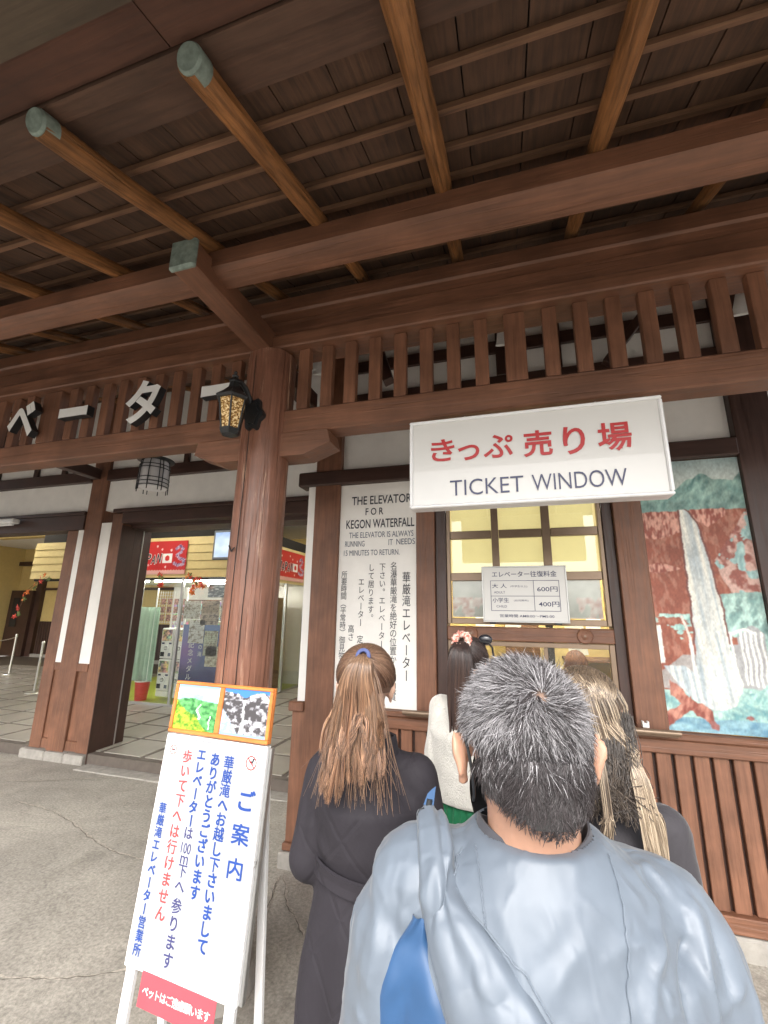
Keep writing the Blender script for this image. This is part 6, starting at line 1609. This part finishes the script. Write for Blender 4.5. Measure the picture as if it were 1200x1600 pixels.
def MAN_LAY(lay, P, jk, bvh):
    lay('satin_drape', ([(-0.152, 0.0, 1.447), (-0.152, -0.055, 1.426), (-0.150, -0.077, 1.399), (-0.139, -0.10, 1.365), (-0.126, -0.117, 1.335), (-0.09, -0.14, 1.25), (-0.04, -0.15, 1.15)], [(-0.115, 0.0, 1.447), (-0.101, -0.079, 1.427), (-0.075, -0.113, 1.408), (-0.051, -0.13, 1.384), (-0.026, -0.144, 1.355), (0.03, -0.16, 1.27), (0.09, -0.16, 1.17)]), 34, 90, 0.006, m_satin, 0.013, 0.0030, 1)
    lay('blue_panel', ([(-0.158, -0.073, 1.406), (-0.186, -0.075, 1.368), (-0.200, -0.074, 1.333), (-0.206, -0.073, 1.298), (-0.20, -0.08, 1.22)], [(-0.146, -0.077, 1.404), (-0.140, -0.087, 1.374), (-0.130, -0.105, 1.352), (-0.118, -0.118, 1.325), (-0.09, -0.13, 1.24)]), 20, 40, 0.0036, m_satinb, 0.0015, 0.0, 2)
    for pl in ([(-0.093, -0.040, 1.450), (-0.106, -0.061, 1.434), (-0.100, -0.080, 1.424), (-0.068, -0.117, 1.404), (-0.045, -0.133, 1.386), (-0.02, -0.146, 1.352)], [(0.066, -0.060, 1.457), (0.067, -0.09, 1.440), (0.063, -0.110, 1.418), (0.058, -0.125, 1.395), (0.052, -0.141, 1.364), (0.05, -0.15, 1.28)], [(-0.074, -0.05, 1.458), (-0.076, -0.085, 1.434), (-0.079, -0.105, 1.412)]):
        q = bez(np.array([pl]), 40)[0]; T_ = []
        for k, a in enumerate(q):
            h = bvh.find_nearest(Vector(a)); T_.append(h[0] + h[1] * (0.0012 + 0.0005 * math.sin(k * 2.1)) + Vector((0.0005 * math.sin(k * 1.3), 0, 0)))
        mb = MB(); mb.tube(T_, 0.0011, 6); bl(mb, 'seam', m_satin, jk)
    mb = MB(); h = bvh.find_nearest(Vector((-0.138, 0.0, 1.45))); b = h[0] + h[1] * 0.012
    mb.cyl(b, b + Vector((0.003, 0.0, 0.015)), 0.0045, 0.004, 12); tg = bl(mb, 'cord_toggle', m_blk, jk)
    mb = MB(); mb.tube([b, b + Vector((-0.006, -0.006, 0.006)), b + Vector((-0.012, -0.008, 0.005)), b + Vector((-0.015, -0.008, -0.002)), b + Vector((-0.013, -0.006, -0.008))], 0.0008, 6); bl(mb, 'elastic_cord', m_blk, tg)
    mb = MB(); q = b + Vector((0.0, 0, 0.016)); mb.add([q + Vector(p_) for p_ in ((-0.006, 0, -0.008), (0.008, 0, -0.010), (0.012, 0.004, 0.014), (0.007, 0.006, 0.010), (0.0, 0.0, 0.006))], [(0, 1, 2, 3, 4)]); bl(mb, 'blue_tab', m_satinb, jk)
man()

# ---- long-haired heads
def combed(Hc, MRn, rad, cc, tie, n, spread_min=-0.35, face_y=0.30):
    """strands on the head surface running from the hairline to the tie point (head space unit direction)"""
    d0 = nrm(rng.normal(size=(n * 3, 3)))
    ok = ~((d0[:, 1] > face_y) & (d0[:, 2] < 0.55 + 0.0 * d0[:, 1])) & (d0[:, 2] > spread_min)
    d0 = d0[ok][:n]; tie = nrm(np.array(tie))
    K = 9; t = np.linspace(0, 1, K)
    om = np.arccos(np.clip(d0 @ tie, -0.999, 0.999))[:, None]; s = np.sin(om)
    a = np.sin((1 - t)[None] * om) / s; b = np.sin(t[None] * om) / s
    d = a[..., None] * d0[:, None] + b[..., None] * tie
    k = 1.02 + 0.045 * np.sin(np.pi * t)[None] + rng.uniform(-0.012, 0.02, (len(d0), 1))
    return (cc + d * rad * k[..., None]) @ MRn.T + Hc, d0
def hair_cap(name, par, Hc, MRn, rad, cc, col, k=1.01, face_y=0.32, low=-0.5):
    n1, n2 = 48, 36; D = []
    for i in range(n2 + 1):
        for kk in range(n1):
            th = math.pi * 0.72 * i / n2; ph = 2 * math.pi * kk / n1; D.append((math.sin(th) * math.cos(ph), math.sin(th) * math.sin(ph), math.cos(th)))
    D = np.array(D); bad = ((D[:, 1] > face_y) & (D[:, 2] < 0.55)) | (D[:, 2] < low)
    p = (cc + D * rad * k) @ MRn.T + Hc
    F = [(i * n1 + q, (i + 1) * n1 + q, (i + 1) * n1 + (q + 1) % n1, i * n1 + (q + 1) % n1) for i in range(n2) for q in range(n1)]
    F = [f for f in F if not bad[list(f)].any()]
    me = bpy.data.meshes.new(name); me.from_pydata(p.tolist(), [], F); me.polygons.foreach_set('use_smooth', [True] * len(me.polygons))
    return loc(name, me, plain(name + '_colour', col, 0.6, 0.2, 0.2, 40), par)

HRAD = np.array([0.0845, 0.100, 0.087]); HCC = np.array([0, -0.012, 0.038])
def ramp_cols(n, K, roots, ends, rootlen=0.3, var=0.35, pal=None):
    t = np.linspace(0, 1, K)[None, :, None]; f = np.clip((t - rootlen) / 0.35, 0, 1)
    e = np.array(ends)[rng.integers(0, len(ends), n)][:, None]; r_ = np.array(roots)[rng.integers(0, len(roots), n)][:, None]
    return (r_ * (1 - f) + e * f) * rng.uniform(1 - var, 1 + var, (n, 1, 1))

# woman with the auburn ponytail
def ponytail_woman():
    P = thing('person', (-0.412, 1.29, -0.012), 'woman with a long auburn ponytail in a belted charcoal quilted coat', 'person', None, R(6))
    MR = rotm('X', -4) @ rotm('Z', 6); H = Vector((-0.012, -0.03, 1.548)); MRn = npm(MR); Hn = np.array(H); s = 0.96
    J = dict(hipz=0.88, sz=1.36, neck=(0, -0.012, 1.46), sl=(-0.128, 0, 1.318), sr=(0.128, 0, 1.318), el=(-0.160, -0.02, 1.11), er=(0.176, 0.0, 1.10), wl=(-0.12, 0.20, 1.09), wr=(0.10, 0.22, 1.06), palm=(0, -0.3, 1), curl=0.7)
    mb = MB(); T = head_shapes(mb, H, s, MR, ears=0.90); full_body(mb, J, 0.86); cap(mb, (0, -0.02, 1.36), 0.052, T((0, -0.02, -0.05)), 0.05)
    loc('body', remesh(mb, 'woman_body', 0.0075, 4), m_skin2, P); face_parts(T, P)
    rad = HRAD * s; cc = HCC * s
    hr = hair_cap('hair', P, Hn, MRn, rad, cc, (0.10, 0.05, 0.03))
    tie = (0.0, -0.80, 0.62)
    roots = [(0.10, 0.05, 0.032), (0.16, 0.085, 0.05), (0.07, 0.036, 0.024)]; mid = [(0.17, 0.10, 0.062), (0.26, 0.16, 0.10), (0.11, 0.062, 0.04)]
    p, d0 = combed(Hn, MRn, rad, cc, tie, 2600); n = len(p)
    strands('combed_strands', p, np.full(p.shape[:2], 0.0009), ramp_cols(n, p.shape[1], roots, mid, 0.35), hr)
    Tp = (cc + nrm(np.array(tie)) * rad * 1.06) @ MRn.T + Hn
    # elastic
    mb = MB(); ax = Vector((0.0, -0.9, 0.25)).normalized(); a = ax.orthogonal().normalized(); b = ax.cross(a)
    mb.tube([Vector(Tp) + ax * 0.006 + (a * math.cos(2 * math.pi * k / 20) + b * math.sin(2 * math.pi * k / 20)) * 0.016 for k in range(21)], 0.0055, 8)
    bl(mb, 'hair_tie', plain('blue_elastic', (0.07, 0.09, 0.22), 0.6), hr)
    n = 5200; u = rng.uniform(-1, 1, n); u = np.sign(u) * np.abs(u) ** 0.75; w_ = rng.uniform(0, 1, n); cl = np.floor(u * 14 + rng.normal(0, .3, n)) + 50 * (w_ > 0.5); ce = np.sin(cl * 12.9) * 0.5 + 0.5
    LEN = 0.150 + 0.135 * ce * (1 - 0.3 * np.abs(u)) + rng.uniform(-0.04, 0.02, n) + 0.045 * (u < 0.1)
    base = Tp + np.stack([u * 0.010, -0.006 - w_ * 0.010, (w_ - 0.5) * 0.012], -1)
    def pt(x, y, z): return np.stack([x, y, z], -1)
    uu = u - 0.16
    ctrl = np.stack([base, Tp + pt(u * 0.030, -0.030 - 0.016 * w_, 0.004 - 0.012 * w_ - 0.010 * np.abs(u)), Tp + pt(uu * 0.044, -0.038 - 0.020 * w_ + 0.012 * u * u, -0.055 + 0 * u),
                     Tp + pt(uu * 0.060 + 0.004 * np.sin(cl * 5), -0.032 - 0.020 * w_ + 0.02 * u * u, -0.130 + 0 * u), Tp + pt(uu * 0.074 + 0.008 * np.sin(cl * 3), -0.040 - 0.018 * w_ + 0.02 * u * u, -0.55 * LEN - 0.07),
                     Tp + pt(uu * 0.076 + (u < -0.2) * -0.008 + 0.012 * np.sin(cl * 7) + rng.normal(0, 0.004, n), -0.058 - 0.012 * w_, -LEN - 0.03)], 1)
    K = 16; path = bez(ctrl, K); cx = path.mean(0)
    endp = ctrl[:, -1]; 
    tt = np.linspace(0, 1, K)[None, :, None] ** 2 * 0.55
    cen = {}
    for c_ in np.unique(cl): m = cl == c_; path[m] = path[m] * (1 - tt) + path[m].mean(0)[None] * tt
    path[:, :, 0] += 0.003 * np.sin(np.linspace(0, 9, K)[None] + cl[:, None] * 2.1) * np.linspace(0, 1, K)[None]
    C_ = ramp_cols(n, K, [(0.16, 0.095, 0.06), (0.24, 0.15, 0.09), (0.11, 0.062, 0.04)], [(0.27, 0.140, 0.075), (0.38, 0.22, 0.13), (0.16, 0.078, 0.042), (0.085, 0.042, 0.027)], 0.25, 0.3)
    C_ *= (0.72 + 0.5 * (np.sin(cl * 4.7) * 0.5 + 0.5))[:, None, None]
    W_ = np.full((n, K), 0.00095); W_[:, -3:] *= np.array([0.8, 0.55, 0.2])
    strands('ponytail', path, W_, C_, hr)
    n = 160; a = rng.uniform(-1, 1, n)
    ctrl = np.stack([Tp + pt(a * 0.01, -0.01 + 0 * a, 0 * a), Tp + pt(a * 0.055, -0.04 + 0 * a, -0.06 + 0 * a), Tp + pt(a * 0.09, -0.05 + 0 * a, -0.2 + 0 * a), Tp + pt(a * 0.105 + rng.normal(0, 0.02, n), -0.055 + 0 * a, -rng.uniform(0.26, 0.36, n))], 1)
    pa = bez(ctrl, 14); strands('stray_hairs', pa, np.full((n, 14), 0.0005), ramp_cols(n, 14, mid, mid), hr)
    # coat
    mc = cloth('charcoal_quilted_cloth', (0.024, 0.021, 0.026), 0.75, 0.0, 0.25, quilt=0.085, scale=700, bdist=0.0005, wr=0.25)
    mb = MB()
    oval(mb, [(0, 0.0, 0.30, 0.20, 0.19), (0, 0, 0.60, 0.19, 0.175), (0, 0.0, 0.90, 0.172, 0.15), (0, 0, 1.085, 0.140, 0.118), (0, 0, 1.11, 0.138, 0.116), (0, -0.005, 1.16, 0.150, 0.126), (0, -0.01, 1.26, 0.155, 0.126), (0, -0.005, 1.30, 0.125, 0.104), (0, 0, 1.352, 0.085, 0.085), (0, 0.0, 1.40, 0.070, 0.068)], 40)
    for q, nm in ((-1, 'l'), (1, 'r')):
        S_ = Vector(J['s' + nm]); E_ = Vector(J['e' + nm]); W2 = Vector(J['w' + nm])
        cap(mb, (q * 0.03, 0, 1.345), 0.048, S_, 0.060); cap(mb, S_, 0.064, E_, 0.060); cap(mb, E_, 0.060, W2, 0.050)
    def dc(v, nr):
        d = 0.016 * f3(v, 7, 7, 4, 2, 3)
        d += 0.010 * (v[:, 2] < 1.09) * np.sin(np.arctan2(v[:, 0], -v[:, 1]) * 7 + 1 + v[:, 2] * 2) * np.clip((1.09 - v[:, 2]) / 0.25, 0, 1)
        d += lift_fold(v, [((-0.15, -0.08, 1.20), (-0.06, -0.14, 1.12), 0.01, 0.014), ((0.12, -0.10, 1.20), (0.15, -0.08, 1.12), 0.012, 0.014), ((-0.16, -0.05, 1.28), (-0.17, -0.06, 1.14), -0.016, 0.014), ((0.155, -0.05, 1.28), (0.16, -0.06, 1.14), -0.016, 0.014)], 1)
        return d
    ct = loc('coat', remesh(mb, 'coat', 0.009, 4, dc, lambda v: (v[:, 2] > 1.385) & (np.hypot(v[:, 0], v[:, 1]) < 0.066)), mc, P)
    mb = MB(); rows = []
    for i in range(49):
        a = 2 * math.pi * i / 48
        for dz, dr in ((0.021, 0.004), (0.018, 0.010), (0.001, 0.008), (-0.001, 0.008), (-0.018, 0.010), (-0.021, 0.003)): rows.append(((0.146 + dr) * math.cos(a), (0.124 + dr) * math.sin(a) , 1.098 + dz - 0.022 * math.cos(a)))
    mb.add(rows, [(i * 6 + j, i * 6 + j + 1, (i + 1) * 6 + j + 1, (i + 1) * 6 + j) for i in range(48) for j in range(5)]); bl(mb, 'belt', mc, ct)
    mb = MB(); rows = []
    for i in range(33):
        a = 2 * math.pi * i / 32
        for r_, z in ((0.082, 1.372), (0.078, 1.395), (0.073, 1.418), (0.068, 1.415), (0.068, 1.385)): rows.append((r_ * math.cos(a), r_ * 0.95 * math.sin(a) - 0.005, z + 0.008 * (math.sin(a) < 0)))
    mb.add(rows, [(i * 5 + j, i * 5 + j + 1, (i + 1) * 5 + j + 1, (i + 1) * 5 + j) for i in range(32) for j in range(4)]); bl(mb, 'collar', mc, ct)
    shoes(P, 0.9, None, 0.11)
ponytail_woman()

def simple_person(name_label, pos, rz_, top_mat, leg_mat, Hz, s=0.95, sw=0.17, arms=None, skirt=None, bulk=1.0, group=None, headrot=(0, 0), hem=0.92, drop=0.185):
    P = thing('person', pos, name_label, 'person', group, rz_)
    MR = rotm('X', headrot[0]) @ rotm('Z', headrot[1]); H = Vector((0, -0.005, Hz)); sz = Hz - drop
    J = dict(hipz=0.88, sz=sz, neck=(0, -0.01, Hz - 0.09), sl=(-sw, 0, sz - 0.035), sr=(sw, 0, sz - 0.035), el=(-sw - 0.025, -0.01, sz - 0.27), er=(sw + 0.025, -0.01, sz - 0.27), wl=(-sw + 0.04, 0.18, sz - 0.34), wr=(sw - 0.04, 0.18, sz - 0.34), palm=(0, -0.3, 1), curl=0.6)
    if arms: J.update(arms)
    mb = MB(); T = head_shapes(mb, H, s, MR, ears=0.90); full_body(mb, J, 0.84); cap(mb, (0, -0.02, sz), 0.05, T((0, -0.02, -0.05)), 0.048)
    loc('body', remesh(mb, 'person_body', 0.0085, 3), m_skin2, P); face_parts(T, P)
    mb = MB()
    oval(mb, [(0, 0, hem, 0.15 * bulk, 0.115 * bulk), (0, 0, hem + 0.12, 0.15 * bulk, 0.118 * bulk), (0, -0.005, sz - 0.12, 0.155 * bulk, 0.125 * bulk), (0, 0, sz - 0.035, 0.125, 0.10), (0, 0, sz + 0.012, 0.095, 0.08), (0, 0, sz + 0.035, 0.07, 0.066)], 36)
    for q, nm in ((-1, 'l'), (1, 'r')):
        S_ = Vector(J['s' + nm]); E_ = Vector(J['e' + nm]); W2 = Vector(J['w' + nm])
        cap(mb, (q * 0.035, 0, sz - 0.018), 0.046, S_ + Vector((0, 0, -0.012)), 0.052); cap(mb, S_, 0.056, E_, 0.050 * bulk); cap(mb, E_, 0.049 * bulk, W2, 0.042)
    tp = loc('top', remesh(mb, 'top', 0.0095, 4, lambda v, nr: 0.016 * f3(v, 8, 8, 6, int(Hz * 100)) - 0.01 * np.abs(f3(v, 7, 7, 12, 3, 2)), lambda v: (v[:, 2] > sz + 0.022) & (np.hypot(v[:, 0], v[:, 1]) < 0.06)), top_mat, P)
    if skirt:
        mb = MB(); oval(mb, [(0, 0, 0.55, 0.20, 0.17), (0, 0, 0.80, 0.17, 0.135), (0, 0, hem + 0.05, 0.145, 0.105)], 40)
        loc('skirt', remesh(mb, 'skirt', 0.010, 3, lambda v, nr: 0.008 * np.sin(np.arctan2(v[:, 0], v[:, 1]) * 26) * np.clip((hem + 0.02 - v[:, 2]) / 0.05, 0, 1)), leg_mat, P)
    else:
        mb = MB(); oval(mb, [(0, 0, 0.82, 0.155, 0.115), (0, 0, hem + 0.05, 0.14, 0.10)])
        for q in (-1, 1): cap(mb, (q * 0.085, 0, 0.86), 0.09, (q * 0.09, 0.01, 0.47), 0.066); cap(mb, (q * 0.09, 0.01, 0.47), 0.064, (q * 0.09, -0.02, 0.12), 0.052)
        loc('trousers', remesh(mb, 'trousers', 0.014, 3), leg_mat, P)
    shoes(P, 0.9, None, 0.11)
    return P, T, np.array(H), npm(MR), s, sz

# woman in the white fleece at the window
m_fleece = cloth('cream_fleece', (0.60, 0.58, 0.53), 0.95, 0.6, 1.0, scale=160, bdist=0.006)
m_green = cloth('green_knit', (0.012, 0.13, 0.055), 0.85, 0.3, 0.6, scale=240, bdist=0.002)
P, T, Hn, MRn, s, sz = simple_person('dark-haired woman in a cream fleece and green skirt at the ticket window', (-0.185, 1.96, 0), R(-4), m_fleece, m_green, 1.535, 0.93, 0.128, skirt=True, bulk=1.15, headrot=(0, -18), hem=1.03, drop=0.138)
rad = HRAD * s; cc = HCC * s; DK = [(0.035, 0.022, 0.020), (0.06, 0.036, 0.03), (0.022, 0.015, 0.014)]
hr = hair_cap('hair', P, Hn, MRn, rad, cc, (0.03, 0.02, 0.018))
tie = (0.0, -0.62, 0.80); p, d0 = combed(Hn, MRn, rad, cc, tie, 1500); strands('combed_strands', p, np.full(p.shape[:2], 0.0011), ramp_cols(len(p), p.shape[1], DK, DK), hr)
Tp = (cc + nrm(np.array(tie)) * rad * 1.07) @ MRn.T + Hn
n = 2200; u = rng.uniform(-1, 1, n); w_ = rng.random(n); cl = np.floor(u * 6)
def pt(x, y, z): return np.stack([x, y, z], -1)
ctrl = np.stack([Tp + pt(u * 0.012, -0.005 - w_ * 0.01, 0 * u), Tp + pt(u * 0.035, -0.035 - 0.02 * w_, -0.01 - 0.02 * w_), Tp + pt(u * 0.05, -0.045 - 0.02 * w_, -0.09 + 0 * u), Tp + pt(u * 0.048 - 0.008, -0.04 - 0.02 * w_, -0.20 + 0 * u), Tp + pt(u * 0.036 - 0.016 + 0.006 * np.sin(cl * 3), -0.035 - 0.015 * w_, -0.30 - 0.05 * w_)], 1)
strands('ponytail', bez(ctrl, 12), np.full((n, 12), 0.0012), ramp_cols(n, 12, DK, [(0.07, 0.04, 0.03), (0.035, 0.022, 0.02)]), hr)
mb = MB(); ax = Vector((0, -0.8, 0.5)).normalized(); a = ax.orthogonal().normalized(); b = ax.cross(a)
pts = [Vector(Tp) + ax * 0.010 + (a * math.cos(2 * math.pi * k / 40) + b * math.sin(2 * math.pi * k / 40)) * (0.029 + 0.004 * math.sin(k * 2.6)) for k in range(41)]
mb.tube(pts, [0.013 + 0.004 * math.sin(k * 1.9) for k in range(41)], 8)
def scr():
    m, n_, l, b_ = new_mat('pink_patterned_scrunchie'); t = noise(n_, l, coords(n_, l, (1, 1, 1), False), 75, 2); r_ = ramp(n_, l, t.outputs[0], [(0.42, (0.62, 0.20, 0.15)), (0.5, (0.72, 0.46, 0.38)), (0.6, (0.78, 0.66, 0.58))]); l.new(r_.outputs[0], b_.inputs['Base Color']); b_.inputs['Roughness'].default_value = 0.8; return m
bl(mb, 'scrunchie', scr(), hr)
sg = tag(MB().tube([T((0.066, -0.035, 0.115)), T((0.090, 0.0, 0.108)), T((0.094, 0.03, 0.085)), T((0.090, 0.05, 0.045))], 0.0045, 6).build('sunglasses', m_blk), 'dark sunglasses pushed up on the head of the dark-haired woman', 'sunglasses')
sg.parent = None
MW = P.matrix_world.copy()
for v_ in sg.data.vertices: v_.co = MW @ v_.co
mb = MB(); ell(mb, MW @ T((0.062, 0.03, 0.118)), (0.030, 0.012, 0.022)); le = mb.build('lens', plain('dark_lens', (0.02, 0.02, 0.025), 0.08, 0, 0), sg, True)
# fleece collar, bag strap with glasses
mb = MB(); mb.tube([(0.02, -0.145, sz - 0.0), (-0.02, -0.165, sz - 0.07), (-0.05, -0.165, sz - 0.12)], 0.006, 6); bl(mb, 'bag_strap', m_blk, P)

# blonde woman behind the man
m_char = cloth('charcoal_jacket_cloth', (0.040, 0.037, 0.042), 0.72, 0.2, 0.25, scale=500, bdist=0.0006, wr=0.35)
P, T, Hn, MRn, s, sz = simple_person('woman with long highlighted blonde hair in a charcoal jacket, right behind the man', (0.160, 1.235, 0), R(-6), m_char, cloth('black_trousers', (0.03, 0.03, 0.034), 0.8), 1.507, 0.95, 0.135, bulk=0.95, headrot=(-8, -10), hem=0.80)
rad = HRAD * s; cc = HCC * s
RT = [(0.10, 0.072, 0.050), (0.17, 0.125, 0.085), (0.06, 0.042, 0.03)]; BL = [(0.34, 0.265, 0.185), (0.44, 0.355, 0.26), (0.20, 0.15, 0.105), (0.07, 0.05, 0.037), (0.11, 0.08, 0.058)]
hr = hair_cap('hair', P, Hn, MRn, rad, cc, (0.13, 0.085, 0.055), low=-0.7)
Tt = Vector((0.072, -0.090, 1.455))
# strands: from the crown line over the right back of the head down to the low tie
n = 3200; d0 = nrm(rng.normal(size=(n * 3, 3))); ok = (d0[:, 2] > 0.15) & (d0[:, 1] < 0.35) & ~((d0[:, 1] > 0.0) & (d0[:, 2] < 0.5)); d0 = d0[ok][:n]; n = len(d0)
d1 = nrm(d0 * np.array([1, 0.6, 0.2]) + np.array([0.35, -0.70, 0.25])); d2 = nrm(d0 * np.array([0.5, 0.3, 0.15]) + np.array([0.62, -0.80, -0.2]))
S1 = (cc + d0 * rad * 1.03) @ MRn.T + Hn; S2 = (cc + d1 * rad * 1.08) @ MRn.T + Hn; S3 = (cc + d2 * rad * 1.05) @ MRn.T + Hn
ctrl = np.stack([S1, S2, S3, np.array(Tt) + rng.normal(0, 0.007, (n, 3)) * np.array([1, .6, 1])], 1)
strands('combed_strands', bez(ctrl, 14), np.full((n, 14), 0.0010), ramp_cols(n, 14, RT, BL, 0.05, 0.3), hr)
n = 3000; u = rng.uniform(-1, 1, n); w_ = rng.random(n); cl = np.floor(u * 6 + rng.normal(0, .2, n)); Tn = np.array(Tt)
Lh = 0.215 + 0.03 * np.sin(cl * 5) + rng.uniform(-0.03, 0.025, n)
ctrl = np.stack([Tn + rng.normal(0, 0.007, (n, 3)), Tn + pt(0.012 + u * 0.014, -0.022 - 0.012 * w_, -0.02 + 0 * u), Tn + pt(0.022 + u * 0.018, -0.022 - 0.02 * w_, -0.085 + 0 * u), Tn + pt(0.030 + u * 0.020, -0.018 - 0.02 * w_, -0.65 * Lh), Tn + pt(0.036 + u * 0.016 + 0.004 * np.sin(cl), -0.024 - 0.018 * w_, -Lh)], 1)
W_ = np.full((n, 14), 0.0010); W_[:, -3:] *= np.array([0.8, 0.5, 0.2])
C_ = ramp_cols(n, 14, BL, BL[:3], 0.1, 0.25) * (0.75 + 0.4 * (np.sin(cl * 4.1) * 0.5 + 0.5))[:, None, None]
nl = 1500; dl = nrm(rng.normal(size=(nl * 4, 3))); dl = dl[(dl[:, 0] < 0.25) & (dl[:, 2] > 0.2) & (dl[:, 1] < 0.3)][:nl]; nl = len(dl)
da = nrm(dl * np.array([1, .8, 0])); A1 = (cc + dl * rad * 1.04) @ MRn.T + Hn; A2 = (cc + nrm(da + np.array([0, -0.3, 0.1])) * rad * 1.12) @ MRn.T + Hn
A3 = Hn + pt(da[:, 0] * 0.085, np.minimum(da[:, 1], 0.1) * 0.10 - 0.01, -0.07 + 0 * da[:, 0]); A4 = A3 + pt(-0.005 + rng.normal(0, .008, nl), -0.02 + 0 * da[:, 0], -0.03 - 0.04 * rng.random(nl))
strands('left_fall', bez(np.stack([A1, A2, A3, A4], 1), 12), np.full((nl, 12), 0.0011), ramp_cols(nl, 12, RT, BL, 0.1, 0.3), hr)
strands('side_ponytail', bez(ctrl, 14), W_, C_, hr)
mb = MB(); mb.tube([Tt + Vector((0.016 * math.cos(2 * math.pi * k / 16), -0.004 + 0.012 * math.sin(2 * math.pi * k / 16), 0.014 * math.sin(2 * math.pi * k / 16))) for k in range(17)], 0.004, 6); bl(mb, 'hair_tie', plain('brown_elastic', (0.12, 0.08, 0.06), 0.6), hr)
n = 800; w_ = rng.random(n); a = rng.integers(0, 3, n); xs_ = np.array([-0.045, -0.085, 0.015])[a] + rng.normal(0, 0.003, n); ln_ = np.array([0.30, 0.27, 0.20])[a] * rng.uniform(0.85, 1.05, n)
ctrl = np.stack([pt(xs_ * 0.7, -0.105 + 0 * w_, 1.52 + 0 * w_), pt(xs_, -0.135 - 0.01 * w_, 1.44 + 0 * w_), pt(xs_ + 0.004 * np.sin(a), -0.150 - 0.01 * w_, 1.36 + 0 * w_), pt(xs_ + rng.normal(0, 0.004, n), -0.15 - 0.01 * w_, 1.52 - ln_)], 1)
strands('loose_locks', bez(ctrl, 12), np.full((n, 12), 0.0009), ramp_cols(n, 12, BL, BL, 0.1, 0.2), hr)
n = 1800; u = rng.uniform(-1, 1, n)
ctrl = np.stack([pt(0.01 + u * 0.075, -0.085 + 0.03 * u * u, 1.53 + 0 * u), pt(0.01 + u * 0.078, -0.115 + 0.03 * u * u, 1.46 + 0 * u), pt(0.01 + u * 0.075 + rng.normal(0, .012, n), -0.13 + 0.02 * u * u, 1.40 + rng.normal(0, .02, n)), pt(0.01 + u * 0.06 + rng.normal(0, .02, n), -0.128 + 0 * u, 1.375 + rng.normal(0, .02, n))], 1) + rng.normal(0, 0.005, (n, 4, 3))
strands('under_hair', bez(ctrl, 9), np.full((n, 9), 0.0009), ramp_cols(n, 9, [(0.035, 0.027, 0.022), (0.06, 0.047, 0.038)], [(0.04, 0.03, 0.025), (0.09, 0.07, 0.055)]), hr)

# clerk behind the glass
m_blkc = cloth('black_cardigan', (0.022, 0.022, 0.026), 0.85, 0.1)
P, T, Hn, MRn, s, sz = simple_person('woman with long copper-brown hair and black top seen through the lower pane', (0.45, 3.86, 0), R(12), m_blkc, m_blkc, 1.505, 0.95, 0.135, headrot=(0, 0))
P.scale = (0.93, 0.93, 0.905)
rad = HRAD * s; cc = HCC * s; CB = [(0.22, 0.09, 0.045), (0.30, 0.13, 0.065), (0.14, 0.06, 0.035)]
hr = hair_cap('hair', P, Hn, MRn, rad, cc, (0.14, 0.065, 0.04), low=-0.7)
n = 2600; d0 = nrm(rng.normal(size=(n * 3, 3))); ok = (d0[:, 2] > 0.1) & ~((d0[:, 1] > 0.25) & (d0[:, 2] < 0.6)); d0 = d0[ok][:n]; n = len(d0)
az = nrm(d0 * np.array([1, 1, 0.0])); S0 = (cc + nrm(d0 * np.array([0.25, 1, 1.4])) * rad * 1.03) @ MRn.T + Hn; S1 = (cc + nrm(d0 * np.array([1.2, 1, 0.5])) * rad * 1.10) @ MRn.T + Hn
bk = np.minimum(az[:, 1], 0.15); S2 = Hn + pt(az[:, 0] * 0.088, bk * 0.10, -0.06 + 0 * bk); S3 = Hn + pt(az[:, 0] * 0.10, -0.03 + bk * 0.10, -0.19 - 0.10 * rng.random(n))
strands('long_hair', bez(np.stack([S0, S1, S2, S3], 1), 12), np.full((n, 12), 0.0015), ramp_cols(n, 12, CB, CB), hr)
